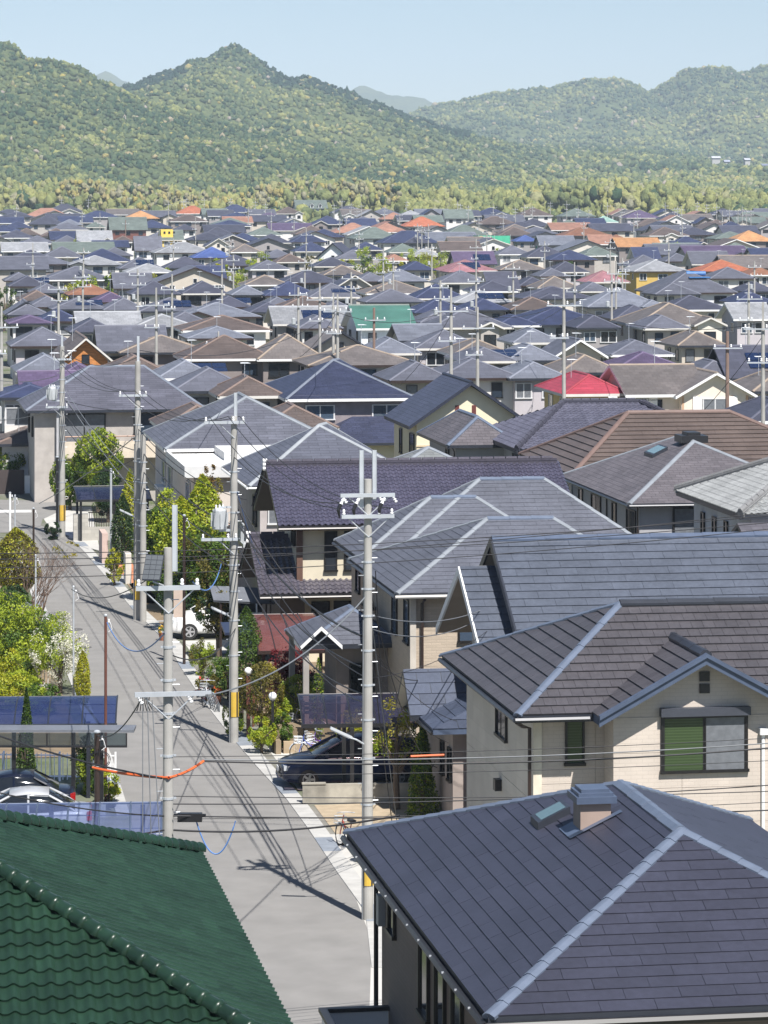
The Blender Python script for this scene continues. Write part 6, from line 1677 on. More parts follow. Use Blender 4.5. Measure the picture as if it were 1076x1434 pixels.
cable(att(PQ, .1, 5.45), pt(560, 1142, 68), .15, .016, M_cable, 'thick black line from the orange sleeve pole to the charcoal house', 20)
cable(att(PQ, -.1, 5.45), pt(-40, 1160, 66), .2, .016, M_cable, 'thick line going left above the green roof')
cable(pt(275, 1150, 69.6), pt(330, 1150, 69.4), .7, .012, M_blue, 'blue wire loop hanging below the black splice box')
o = MB(); c = pt(266, 1144, 69.6); o.box(c.x - .26, c.x + .26, c.y - .08, c.y + .08, c.z - .1, c.z + .08); o.box(c.x - .34, c.x + .34, c.y - .03, c.y + .03, c.z + .02, c.z + .06)
tag(o.build('splice_box', M_black), 'black splice box hung on the line right of the orange sleeve pole', 'splice box')
for i, (x, y) in enumerate(((150, 1180), (165, 1182), (182, 1185))):
    cable(att(PQ, -.55 + .1 * i, 8.2), pt(200 + 12 * i, 1180, 69.0), .02, .008, M_cable2, ('left', 'middle', 'right')[i] + ' one of three thin riser wires below the lower crossarm', 6, 'riser wires of the orange sleeve pole')
cable(att(PQ, -.6, 8.2), pt(136, 1030, 91), .3, .012, M_cable, 'wire from the lower crossarm to the stout dark post')
cable(att(PQ, .6, 8.25), att(PA, -.1, 8.4), .5, .014, M_cable2, 'slack line over the street between the two tall near poles')
cable(att(PQ, .5, 10.7), pt(310, 790, 118), .5, .013, M_blue, 'bluish line from the upper crossarm to the skirt roof')
cable(pt(365, 793, 121), att(PB, .1, 8.6), .15, .012, M_blue, 'bluish line from the skirt roof to the transformer pole')
cable(att(PQ, -.1, 9.6), pt(150, 872, 101), .6, .013, M_blue, 'bluish line from the near pole to the red brown post')
# service drops
for i, (yl, yr, Y_, r_, nm_) in enumerate(((1052, 1030, 74, .006, 'upper'), (1078, 1062, 74, .006, 'middle'), (1107, 1106, 73.5, .008, 'lower'), (1139, 1120, 73, .006, 'lowest'))):
    cable(pt(236, yl + 8, 69.5), pt(1140, yr, Y_ + 2), .1, r_, M_cable, nm_ + ' of four hair thin wires running right from the orange sleeve pole', 22)
for i, (x_, y_, Y_) in enumerate(((640, 1010, 96), (628, 1040, 95), (700, 870, 100))):
    cable(pt(516, 900 + 25 * i, 85.4), pt(x_, y_, Y_), .35, .007, M_cable, ('high', 'low', 'far')[i] + ' hair thin wire from the twin upright pole to the near right houses', 14)
D = [((515, 860), 85.4, (680, 852), 100, .3, 'pale service wire from the twin upright pole to the beige sided house'), ((515, 915), 85.4, (610, 945), 106, .4, 'slack service wire to the beige siding below its window'), ((517, 880), 85.4, (660, 873), 100, .3, 'second pale service wire running to the beige sided house'),
     ((328, 690), 112.6, (470, 880), 112, .5, 'service wire from the transformer pole to the entrance roof'), ((328, 700), 112.6, (385, 795), 122, .3, 'short service wire down to the skirt tiles'), ((328, 640), 112.6, (515, 700), 86, .6, 'wire rising between the transformer pole and the twin upright pole'),
     ((515, 950), 85.4, (330, 715), 112.6, .9, 'thick sagging bundle between the two right hand street poles'), ((515, 985), 85.4, (395, 860), 112, .6, 'lower sagging bundle passing the maple'), ((520, 830), 85.4, (612, 1075), 98, 1.0, 'wire curving down beside the porch roof'),
     ((521, 870), 85.4, (556, 1150), 93, .1, 'steel stay wire angled down behind the twin upright pole'), ((523, 930), 85.4, (549, 1150), 93, .1, 'second stay wire beside the first'), ((526, 800), 85.4, (540, 1060), 90, .05, 'thin conduit wire right of the twin upright pole'),
     ((193, 610), 144.7, (300, 690), 152, .3, 'service wire from the bend to the terrace house'), ((193, 600), 144.7, (345, 700), 130, .5, 'wire from the bend over the yellow conifers'), ((87, 560), 179, (200, 575), 200, .2, 'wire from the corner pole to the wide balcony house'), ((87, 575), 179, (150, 660), 170, .2, 'wire from the corner pole to the grey post'),
     ((193, 640), 144.7, (105, 660), 172, .3, 'wire from the bend to the corner carport'), ((235, 915), 69.5, (330, 880), 112.6, .5, 'wire from the near pole to the lamp of the transformer pole'), ((100, 825), 119, (235, 790), 69.6, .5, 'wire from the thin grey post to the near pole'),
     ((1069, 470), 186, (960, 600), 190, .3, 'wire from the far right pole to the shuttered house'), ((790, 430), 228, (700, 470), 240, .3, 'wire from the pole beyond the crimson roof to the pale house'), ((632, 440), 213, (560, 540), 214, .4, 'wire from the middle town pole down to the navy pyramid roof'), ((470, 440), 208, (420, 500), 225, .3, 'wire from the pole before the green metal roof'), ((632, 432), 213, (790, 424), 228, .8, 'long line between the two middle town poles'), ((790, 424), 228, (1069, 452), 186, 1.0, 'long line from the crimson roof pole to the right edge pole'), ((470, 436), 208, (632, 432), 213, .8, 'long line from the green metal roof pole to the middle town pole'),
     ((193, 490), 144.7, (470, 436), 208, 1.2, 'long line from the bend to the pole before the green metal roof'), ((87, 490), 179, (193, 500), 144.7, .6, 'upper line between the corner pole and the bend')]
for (a, Ya, b, Yb, sag, lb) in D: cable(pt(*a, Ya), pt(*b, Yb), sag, .011 if Ya < 130 else .013, M_cable2 if 'pale' in lb or 'steel' in lb else M_cable, lb)
o = MB()
c = pt(292, 972, 69.4)
for i in range(7): o.tube([c + P3(-.05 + .03 * i, 0, 0), c + P3(.02 + .035 * i, 0, -.22), c + P3(.12 + .02 * i, 0, -.38), c + P3(.2, 0, -.2)], .010, 4)
tag(o.build('cable_tuft', M_cable2), 'tangle of cut grey wires at the right tip of the lower crossarm', 'cable')
o = MB(); c = pt(193, 972, 69.4)
for i in range(6): o.tube([c + P3(.05 * i, 0, .02), c + P3(.04 * i + .03, 0, -.2), c + P3(.07 * i - .02, 0, -.36)], .010, 4)
tag(o.build('cable_tuft', M_cable), 'dark drooping wire ends at the left tip of the lower crossarm', 'cable')
# ------------------------------------------------------------------ vehicles
M_tyre = plain('tyre_rubber', (0.018, 0.018, 0.018), 0.8); M_rim = plain('alloy', (0.5, 0.5, 0.52), 0.3, 0.6); M_carglass = plain('car_glass', (0.012, 0.015, 0.02), 0.05, var=0.02)
M_headl = plain('lamp_glass', (0.62, 0.65, 0.68), 0.1, 0.3); M_taill = plain('tail_red', (0.35, 0.015, 0.015), 0.15)
def car_paint(name, col):
    m = plain(name, col, 0.28, 0.0, var=0.03, spec=0.35); b = [n for n in m.node_tree.nodes if n.type == 'BSDF_PRINCIPLED'][0]; b.inputs['Coat Weight'].default_value = 0.35; b.inputs['Coat Roughness'].default_value = 0.06
    return m
def loft(mb, secs):
    n = len(secs[0]); pts = [p for s in secs for p in s]; f = []
    for i in range(len(secs) - 1):
        for j in range(n - 1): f.append((i * n + j, i * n + j + 1, (i + 1) * n + j + 1, (i + 1) * n + j))
    f.append(tuple(range(n - 1, -1, -1))); f.append(tuple((len(secs) - 1) * n + j for j in range(n)))
    mb.mesh(pts, f)
def car(label, pos, rz, L, body, cabin, paint, cat='car', wb=(0.85, None), wr=0.315, name='parked_car', tw=0.875):
    root = empty(name, pos, rz); tag(root, label, cat, 'cars parked off the street')
    ox = -L / 2
    m = MB(); secs = []
    for (x, hw, zl, zt) in body:
        h = [(hw * .86, zl), (hw * .97, zl + .06), (hw, (zl + zt) / 2), (hw * .985, zt - .12), (hw * .93, zt - .02), (hw * .6, zt + .035)]
        secs.append([Vector((x + ox, -y, z)) for y, z in h] + [Vector((x + ox, 0, zt + .05))] + [Vector((x + ox, y, z)) for y, z in reversed(h)])
    loft(m, secs); bd = m.build('body', paint, root, smooth=True)
    bd.modifiers.new('subdivision', 'SUBSURF').levels = 1; bd.modifiers[0].render_levels = 2
    m = MB(); secs = []
    for (x, hb, ht, zb, zt) in cabin:
        h = [(hb, zb), (hb * .55 + ht * .45, zb + (zt - zb) * .5), (ht, zt - .04), (ht * .8, zt)]
        secs.append([Vector((x + ox, -y, z)) for y, z in h] + [Vector((x + ox, 0, zt + .02))] + [Vector((x + ox, y, z)) for y, z in reversed(h)])
    loft(m, secs); m.build('windows', M_carglass, root, smooth=True)
    m = MB(); secs = []
    for (x, hb, ht, zb, zt) in cabin[1:-1]:
        h = [(ht + .015, zt - .07), (ht * .97, zt - .012), (ht * .72, zt + .03)]
        secs.append([Vector((x + ox, -y, z)) for y, z in h] + [Vector((x + ox, 0, zt + .05))] + [Vector((x + ox, y, z)) for y, z in reversed(h)])
    loft(m, secs); m.build('roof', paint, root, smooth=True)
    m = MB()
    c = cabin; k = len(c) - 1
    for s in (-1, 1):
        for (a, b) in ((0, 1), (k, k - 1)):
            p = Vector((c[a][0] + ox, s * (c[a][1] + .005), c[a][3])); q = Vector((c[b][0] + ox, s * (c[b][2] + .015), c[b][4] - .04)); m.tube([p, (p + q) / 2 + Vector((0, s * .02, .03)), q], .04, 6)
        for i in range(2, k - 1):
            m.tube([(c[i][0] + ox, s * (c[i][1] + .004), c[i][3]), (c[i][0] + ox, s * (c[i][1] * .55 + c[i][2] * .45 + .004), (c[i][3] + c[i][4]) / 2), (c[i][0] + ox, s * (c[i][2] + .01), c[i][4] - .05)], .035, 6)
    m.build('pillars', paint, root)
    for x in (wb[0], wb[1] or L - 0.95):
        for s in (-1, 1):
            m = MB(); M = Matrix.Translation((x + ox, s * (tw - .1), wr)) @ Matrix.Rotation(R(90) * -s, 4, 'X')
            m.lathe([(wr * .62, -.1), (wr * .95, -.1), (wr, -.06), (wr, .07), (wr * .95, .105), (wr * .64, .105)], M.translation, 20, M=M.to_3x3().to_4x4())
            w = m.build('wheel', M_tyre, root)
            m = MB(); m.lathe([(wr * .64, .07), (wr * .64, .108), (wr * .56, .108), (wr * .52, .08), (.06, .085), (.05, .112)], M.translation, 20, M=M.to_3x3().to_4x4())
            for i in range(5): m.box(.05, wr * .58, -.035, .035, .085, .109, M=M @ Matrix.Rotation(i * 2 * math.pi / 5, 4, 'Z'))
            m.build('rim', M_rim, w)
    for s in (-1, 1):
        x, hw, zl, zt = body[1]
        m = MB(); m.box(x + ox - .03, x + ox + .30, min(s * hw * .55, s * hw * 1.0), max(s * hw * .55, s * hw * 1.0), zt - .17, zt - .02, M=Matrix.Rotation(0, 4, 'Z')); m.build('headlight', M_headl, root)
        x, hw, zl, zt = body[-2]
        m = MB(); m.box(x + ox - .06, x + ox + .09, min(s * hw * .7, s * hw * 1.01), max(s * hw * .7, s * hw * 1.01), zt - .28, zt - .04); m.build('tail_light', M_taill, root)
        m = MB(); xx = cabin[0][0] + .35 + ox; m.box(xx - .05, xx + .08, s * .92 - .09, s * .92 + .09, cabin[0][3] + .02, cabin[0][3] + .17); m.build('mirror', paint, root)
        for xx in (cabin[2][0] - .75, cabin[2][0] + .25):
            m = MB(); m.box(xx + ox, xx + ox + .18, s * .885 - .015, s * .885 + .015, .82, .85); m.build('door_handle', paint, root)
    m = MB(); x, hw, zl, zt = body[0]; m.box(x + ox - .03, x + ox + .04, -.5, .5, zl + .02, zl + .12); m.box(x + ox - .02, x + ox + .05, -.35, .35, zt - .14, zt - .05); m.build('grille', M_black, root)
    m = MB(); m.box(x + ox - .05, x + ox - .02, -.165, .165, zl + .14, zl + .30); m.build('licence_plate', M_white, root)
    return root
VAN = [(0, .60, .34, .66), (.10, .76, .24, .76), (.45, .85, .18, .88), (1.0, .875, .18, .97), (1.4, .88, .18, 1.03), (2.7, .885, .18, 1.04), (4.2, .87, .2, 1.05), (4.55, .83, .26, 1.02), (4.68, .76, .38, .92)]
VANC = [(1.05, .80, .74, .98, 1.02), (1.95, .82, .62, 1.0, 1.50), (2.7, .83, .645, 1.0, 1.57), (3.7, .82, .64, 1.0, 1.55), (4.25, .80, .62, 1.0, 1.48), (4.6, .76, .68, .98, 1.06)]
SED = [(0, .60, .32, .58), (.10, .75, .22, .68), (.45, .84, .17, .78), (1.1, .87, .17, .86), (1.6, .875, .17, .90), (3.0, .88, .17, .92), (4.0, .86, .2, .95), (4.45, .80, .26, .92), (4.55, .72, .38, .82)]
SEDC = [(1.25, .78, .72, .86, .90), (2.15, .80, .60, .88, 1.38), (2.7, .81, .62, .88, 1.43), (3.3, .80, .61, .88, 1.39), (4.05, .74, .66, .90, .98)]
p = st(12.98, 105.05); VL = 4.68
car('dark navy people carrier nosing out from under the carport', st(13.25 + VL / 2, 103.75), ALPHA, VL, VAN, VANC, car_paint('navy_paint', (0.006, 0.013, 0.045)), cat='van', name='parked_van')
SUV = [(x, hw, zl + .08, zt + .10) for x, hw, zl, zt in VAN]; SUVC = [(x, a, b, c + .10, d + .12) for x, a, b, c, d in VANC]
car('white car parked half hidden behind the dark brown post', st(13.0 + 2.3, 138.6), ALPHA, 4.68, SUV, SUVC, car_paint('white_car_paint', (0.75, 0.75, 0.74)), wr=.35)
car('black saloon parked under the grey awning, further one of two', Vector((-9.3 - 2.27, 98.9, 0)), ALPHA * .6, 4.55, SED, SEDC, car_paint('black_paint', (0.006, 0.009, 0.022)))
car('silver saloon with red tail lamps beside the black one', Vector((-8.55 - 2.27, 96.0, 0)), ALPHA * .6, 4.55, SED, SEDC, car_paint('silver_paint', (0.42, 0.43, 0.45)))
car('pale car under the clear blue carport next to the green roof', Vector((-7.1 - 2.27, 84.6, 0)), ALPHA * .6, 4.55, SED, SEDC, car_paint('pale_paint', (0.62, 0.66, 0.72)))

# ------------------------------------------------------------------ carports
TINT_B = clear_mat('sheet_blue', ((0.16, 0.22, 0.42), (0.03, 0.045, 0.13), 0.55)); TINT_C = clear_mat('sheet_clear_blue', ((0.50, 0.57, 0.76), (0.11, 0.14, 0.27), 0.45))
TINT_D = clear_mat('sheet_navy', ((0.12, 0.14, 0.25), (0.018, 0.02, 0.05), 0.6)); TINT_S = clear_mat('sheet_smoke', ((0.34, 0.24, 0.24), (0.045, 0.045, 0.085), 0.42)); TINT_R = clear_mat('sheet_red', ((0.5, 0.2, 0.16), (0.20, 0.075, 0.065), 0.66)); TINT_G = clear_mat('sheet_grey', ((0.35, 0.42, 0.42), (0.05, 0.06, 0.07), 0.5))
def carport(label, c, rz, w, d, z0, rise, n, tint, metal, posts, name='carport'):
    """arched sheet roof; c is the near left corner on the ground, w across, d away"""
    root = empty(name, c, rz); tag(root, label, 'carport', 'carports along the street')
    K = 7
    prof = [(d * i / K, z0 + rise * math.sin(math.pi * .5 * min(1, (i / K) * 1.05))) for i in range(K + 1)]
    for j in range(n):
        x0, x1 = w * j / n + .025, w * (j + 1) / n - .025
        m = MB()
        for i in range(K):
            (y0, a0), (y1, a1) = prof[i], prof[i + 1]; m.poly([(x0, y0, a0), (x1, y0, a0), (x1, y1, a1), (x0, y1, a1)])
        m.build('panel', tint, root)
    for j in range(n + 1):
        x = w * j / n; m = MB(); m.tube([(x, y, z) for y, z in prof], .026, 6); m.build('rib', metal, root)
    m = MB()
    for i in (0, 2, 4, K): m.tube([(0, prof[i][0], prof[i][1] - .02), (w, prof[i][0], prof[i][1] - .02)], .035 if i in (0, K) else .014, 6)
    m.box(-.05, w + .05, -.09, -.02, z0 - .10, z0 + .02); m.build('frame', metal, root)
    for (x, y) in posts:
        zz = z0 + rise * math.sin(math.pi * .5 * max(0, min(1, y / d)))
        m = MB(); m.box(x - .06, x + .06, y - .06, y + .06, 0, zz - .03); m.build('post', metal, root)
    return root
carport('carport with smoky purple arched roof over the dark people carrier', pt(424, 1022, 102.2) * 1.0 - P3(0, 0, pt(424, 1022, 102.2).z), ALPHA * .5, 4.6, 2.9, 2.32, .50, 6, TINT_S, M_black, ((1.3, .1), (1.5, -.6), (1.3, 2.6)))
carport('carport with deep blue arched roof behind the grey awning', Vector((-13.6, 101.95, 0)), ALPHA * .35, 5.25, 2.4, 2.34, .50, 5, TINT_B, M_dkmetal, ((4.4, .2), (2.6, .2), (.6, .2)))
carport('carport with clear bluish arched roof beside the green tiled roof', Vector((-11.4, 83.9, 0)), ALPHA * .4, 5.7, 2.5, 2.2, .60, 7, TINT_C, M_bluemetal, ((5.2, 2.3), (2.8, 2.3), (.4, 2.3)))
carport('dark blue carport at the corner behind the block wall', Vector((-16.5, 176.6, 0)), ALPHA, 4.0, 3.3, 2.25, .45, 4, TINT_D, M_black, ((.2, .1), (2.0, .1), (3.8, .1), (.2, 3.1), (3.8, 3.1)))
carport('red brown tinted carport in front of the purple tiled house', Vector((-4.55, 119.2, 0)), ALPHA * .8, 2.5, 4.6, 2.2, .75, 4, TINT_R, M_darkbrown, ((.2, .3), (2.3, .3), (.2, 4.2)))
# flat grey awning with a hanging clear front
root = empty('awning', (-13.4, 99.1, 0), 0); tag(root, 'flat grey awning with hanging clear panels above the parked saloons', 'awning', 'carports along the street')
m = MB(); m.box(0, 5.85, 0, .95, 2.58, 2.66); m.build('roof_sheet', plain('grey_sheet', (0.14, 0.15, 0.17), 0.5), root)
for i in range(7):
    m = MB(); x = .05 + i * .8; m.poly([(x, -.02, 2.2), (x + .76, -.02, 2.2), (x + .76, .0, 2.57), (x, .0, 2.57)]); m.build('panel', TINT_G, root)
m = MB()
for i in range(8): m.box(.01 + i * .8, .05 + i * .8, -.05, .0, 2.18, 2.57)
m.box(0, 5.65, -.06, .0, 2.14, 2.2); m.build('frame', M_black, root)
for x in (.6, 2.2, 4.0, 4.85):
    m = MB(); m.box(x - .06, x + .06, .2, .32, 0, 2.58); m.build('post', M_black, root)
# slate grey shed roof and small gate roof near the transformer pole
root = empty('gate_roof', st(14.1, 126.0), ALPHA); tag(root, 'small navy gate roof on slatted dark posts by the white car', 'gate')
m = MB(); m.box(-.2, 1.3, -.6, .9, 2.0, 2.1, M=Matrix.Rotation(R(8), 4, 'X')); m.build('roof', plain('navy_sheet', (0.03, 0.04, 0.075), 0.4), root)
for i in range(9):
    m = MB(); m.box(.05 + i * .12, .10 + i * .12, -.4, -.36, 0, 1.95); m.build('slat', M_darkbrown, root)
root = empty('lean_to', st(14.4, 131.0), ALPHA); tag(root, 'grey sheet lean to roof behind the transformer pole', 'shelter')
m = MB(); m.poly([(-.3, 0, 2.5), (2.2, 0, 2.35), (2.2, 1.6, 2.75), (-.3, 1.6, 2.9)]); m.poly([(-.3, 0, 2.44), (-.3, 1.6, 2.84), (2.2, 1.6, 2.69), (2.2, 0, 2.29)]); m.build('roof', plain('grey_sheet', (0.14, 0.15, 0.17), 0.5), root)
for x, y in ((0, .1), (2.0, .1), (0, 1.5), (2.0, 1.5)):
    m = MB(); m.tube([(x, y, 0), (x, y, 2.42)], .05, 6); m.build('post', M_darkbrown, root)

# ------------------------------------------------------------------ walls, fences, lamps
def walled(name, label, cat, loc, rz, boxes, mat, part='wall'):
    root = empty(name, loc, rz); tag(root, label, cat)
    m = MB()
    for b in boxes: m.box(*b)
    m.build(part, mat, root); return root
c = at(424, 1127, 0); walled('block_wall', 'low stained concrete wall beside the dark people carrier', 'wall', c, ALPHA * .5, [(0, 3.7, 0, .14, -.05, .62), (-.02, .72, -.03, .17, .62, .66)], plain('stained_concrete', (0.34, 0.32, 0.27), 0.9, var=0.4, scale=1.3, bmp=0.2))
M_block = siding_mat('concrete_block', (0.42, 0.40, 0.36), 0.2, 0.4, 0.5, 0.12)
c = at(103, 758, 0); r_ = walled('block_pillar', 'pale concrete block pillar and wall with dark railing at the corner', 'wall', c, ALPHA, [(0, .8, 0, .35, 0, 1.45), (.8, 2.6, .05, .2, 0, .75)], M_block)
m = MB(); m.box(.8, 2.6, .08, .13, 1.5, 1.55)
for i in range(14): m.box(.85 + i * .13, .88 + i * .13, .09, .12, .75, 1.5)
m.build('railing', M_darkbrown, r_)
c = at(-6, 692, 0); r_ = walled('garden_wall', 'dark brown garden wall with white double gate at the crossing', 'wall', c, 0, [(-2, 1.75, 0, .2, 0, 1.5), (2.95, 4.0, 0, .2, 0, 1.35)], plain('dark_wall', (0.055, 0.042, 0.04), 0.8))
for x in (1.8, 2.37):
    m = MB(); m.box(x, x + .54, .04, .12, .05, 1.15); m.build('gate_leaf', M_white, r_)
m = MB(); m.box(2.9, 3.4, -.02, .0, 1.35, 1.9); m.build('lattice_panel', plain('rust_lattice', (0.25, 0.10, 0.06), 0.8), r_)
c = at(37, 884, 0); root = empty('gate_pillar', c, 0); tag(root, 'square stone gate pillar with a grey pyramid cap', 'pillar')
m = MB(); m.box(-.18, .18, -.18, .18, 0, 1.05); m.build('shaft', plain('stone_pillar', (0.46, 0.40, 0.31), 0.85), root)
m = MB(); m.box(-.22, .22, -.22, .22, 1.05, 1.1); m.mesh([P3(-.22, -.22, 1.1), P3(.22, -.22, 1.1), P3(.22, .22, 1.1), P3(-.22, .22, 1.1), P3(0, 0, 1.28)], [(0, 1, 4), (1, 2, 4), (2, 3, 4), (3, 0, 4)]); m.build('cap', plain('cap_grey', (0.22, 0.23, 0.25), 0.6), root)
c = at(143, 790, 0); walled('gate_wall', 'narrow pinkish gate wall beside the golden shrub', 'wall', c, ALPHA, [(0, .3, 0, 2.2, 0, 1.55)], MATS['pinkish_wall'])
walled('letterbox_wall', 'white rendered gate wall between the golden shrub and the joined poles', 'wall', at(176, 818, 0), ALPHA, [(0, .28, 0, 1.2, 0, 1.45)], plain('white_render', (0.6, 0.56, 0.5), 0.85))
def picket(name, label, a, b, h, mat, gap=.14, rails=(.15, .9)):
    a, b = Vector(a), Vector(b); L = (b - a).length; rz = math.atan2(b.y - a.y, b.x - a.x)
    root = empty(name, a, rz); tag(root, label, 'fence')
    m = MB()
    for k in rails: m.box(0, L, -.015, .015, h * k, h * k + .04)
    m.build('rail', mat, root)
    m = MB(); m.box(-.03, .03, -.03, .03, 0, h + .05); me = m.data('post', mat)
    n = max(1, int(L / 1.6))
    for i in range(n + 1):
        o = bpy.data.objects.new('post', me); link(o, root); o.location = (L * i / n, 0, 0)
    m = MB(); m.box(-.012, .012, -.012, .012, .05, h); me = m.data('picket', mat)
    for i in range(min(200, int(L / gap))):
        o = bpy.data.objects.new('picket', me); link(o, root); o.location = (gap * (i + .5), 0, 0)
    return root
picket('picket_fence', 'low white metal fence behind the parked saloons', (-14, 105.5, 0), (-8.6, 105.2, 0), .9, M_white)
picket('picket_fence', 'dark iron fence along the gutter left of the transformer pole', st(13.55, 116.2), st(13.6, 121.5), 1.0, M_darkbrown)
picket('picket_fence', 'red brown timber fence beside the dark cypress', st(13.8, 115.2), st(15.0, 115.4), 1.1, M_redbrown, .1)
picket('picket_fence', 'white trellis fence under the dogwood', (-13.6, 124.6, 0), (-12.2, 124.2, 0), 1.1, M_white)
root = empty('stone_edging', st(13.95, 109.6), ALPHA); tag(root, 'row of brown stone edging blocks along the raised bed', 'edging')
lr = random.Random(2)
for i in range(14):
    m = MB(); h = .35 + lr.uniform(0, .12); m.box(-.09, .09, -.19, .19, 0, h, M=Matrix.Rotation(lr.uniform(-.1, .1), 4, 'Z')); o = m.build('stone', plain('edge_stone', (0.30, 0.23, 0.15), 0.9, var=.2, orand=.25), root)
    o.location = (0, i * .4, 0) if i < 9 else ((i - 8) * .4, 0, 0); o.rotation_euler = (0, 0, 0 if i < 9 else R(90))
for i, (x0, x1, y) in enumerate(((15.6, 17.6, 109.2), (15.9, 17.6, 109.7), (16.2, 17.6, 110.2))):
    pass
root = empty('entrance_steps', st(15.6, 109.0), ALPHA); tag(root, 'low pale concrete steps behind the parked bicycles', 'steps')
for i in range(3):
    m = MB(); m.box(0 + i * .3, 2.2, i * .4, 2.0, i * .14, (i + 1) * .14); m.build('step', M_pale, root)
def globe_lamp(label, px, py, Y, z0, mat):
    X = (px - CX) / F * Y; z = HC - (py - HY) * Y / F
    root = empty('globe_lamp', (X, Y, 0)); tag(root, label, 'garden lamp', 'white globe garden lamps')
    m = MB(); m.box(-.07, .07, -.07, .07, 0, z - .14) if mat is M_redbrown else m.tube([(0, 0, 0), (0, 0, z - .14)], .05, 8); m.build('post', mat, root)
    m = MB(); m.lathe([(.05, z - .16), (.09, z - .15), (.07, z - .12)], (0, 0, 0), 10); m.build('collar', M_black, root)
    m = MB(); m.lathe([(.14 * math.sin(a), z - .14 * math.cos(a)) for a in np.linspace(.35, math.pi - .02, 9)], (0, 0, 0), 14); m.build('globe', M_porc, root, smooth=True)
globe_lamp('white globe lamp on a brown timber post behind the bronze ball shrub', 348, 940, 113.6, 0, M_redbrown)
globe_lamp('white globe lamp on a black post above the lime shrub', 382, 975, 110.6, 0, M_black)
root = empty('name_board', st(13.95 + 1.4, 111.2), ALPHA); tag(root, 'dark horizontal name board on two short posts in the garden bed', 'sign')
for i in range(3):
    m = MB(); m.box(-.35, .35, -.03, .0, 1.05 + i * .15, 1.16 + i * .15); m.build('board', plain('board_grey', (0.07, 0.075, 0.085), 0.6), root)
m = MB(); m.tube([(-.28, .02, 0), (-.28, .02, 1.5)], .03, 6); m.tube([(.28, .02, 0), (.28, .02, 1.5)], .03, 6); m.build('posts', M_black, root)

# ------------------------------------------------------------------ bicycles
def bicycle(label, pos, rz, col, lean=.06):
    root = empty('bicycle', pos, rz); root.rotation_euler = (lean, 0, rz); tag(root, label, 'bicycle', 'bicycles standing on the driveways')
    fm = plain('bike_' + col[0], col[1], 0.35)
    rw = .31
    for x in (-.52, .52):
        m = MB(); m.tube([(x + rw * math.cos(a), 0, rw + rw * math.sin(a)) for a in np.linspace(0, 2 * math.pi, 29)], .018, 6, cap=False); w = m.build('wheel', M_tyre, root)
        m = MB()
        for i in range(12):
            a = i * math.pi / 6; m.tube([(x, 0, rw), (x + rw * math.cos(a), 0, rw + rw * math.sin(a))], .0035, 3)
        m.build('spokes', M_steel, w)
        m = MB(); m.tube([(x + (rw + .03) * math.cos(a), 0, rw + (rw + .03) * math.sin(a)) for a in np.linspace(.3, 2.4, 12)], .02, 5); m.build('mudguard', M_steel, root)
    m = MB()
    for a, b in (((-.52, 0, rw), (-.1, 0, .28)), ((-.1, 0, .28), (-.22, 0, .78)), ((-.1, 0, .28), (.36, 0, .72)), ((.36, 0, .62), (-.2, 0, .55)), ((-.52, 0, rw), (-.2, 0, .6)), ((.52, 0, rw), (.34, 0, .9))): m.tube([a, b], .018, 6)
    m.build('frame', fm, root)
    m = MB(); m.box(-.34, -.1, -.09, .09, .80, .86); m.box(-.1, .0, -.04, .04, .80, .85); m.build('saddle', M_black, root)
    m = MB(); m.tube([(.2, -.28, .98), (.32, -.12, .98), (.33, .12, .98), (.2, .28, .98)], .013, 6); m.tube([(.33, 0, .9), (.33, 0, .98)], .013, 6); m.build('handlebar', M_steel, root)
    m = MB()
    for z in (.62, .72, .82): m.tube([(.42, -.14, z), (.68, -.14, z), (.68, .14, z), (.42, .14, z), (.42, -.14, z)], .008, 4)
    for x, y in ((.42, -.14), (.68, -.14), (.68, .14), (.42, .14), (.55, -.14), (.55, .14)): m.tube([(x, y, .6), (x, y, .84)], .008, 4)
    m.build('basket', M_steel, root)
    m = MB(); m.tube([(-.1, -.08, .12), (-.1, .08, .44)], .012, 5); m.box(-.16, -.04, -.16, -.08, .1, .13); m.box(-.16, -.04, .08, .16, .42, .45); m.build('pedals', M_black, root)
bicycle('blue bicycle nearest the hood of the dark people carrier', at(441, 1066, 0), R(188), ('blue', (0.04, 0.08, 0.35)))
bicycle('purple bicycle right behind the blue one', at(455, 1062, 0), R(200), ('purple', (0.14, 0.05, 0.28)), -.05)
bicycle('grey bicycle lying against the steps behind the carport edge', at(425, 1034, 0), R(160), ('grey', (0.2, 0.2, 0.22)), .3)
bicycle('red bicycle peeking out behind the charcoal roof corner', at(486, 1188, 0), R(115), ('red', (0.30, 0.04, 0.03)))
bicycle('white bicycle standing at the gutter by the lower crossarm tip', at(291, 992, 0), R(110), ('white', (0.6, 0.6, 0.6)))
m = MB(); a_ = [st(14.15, 111.6), st(17.4, 111.6), st(17.4, 117.6), st(14.15, 117.6)]; m.mesh([p + P3(0, 0, -.1) for p in a_] + [p + P3(0, 0, .5) for p in a_], [(4, 5, 6, 7), (0, 1, 5, 4), (1, 2, 6, 5), (2, 3, 7, 6), (3, 0, 4, 7)]); structure('raised_bed', m, M_soil)
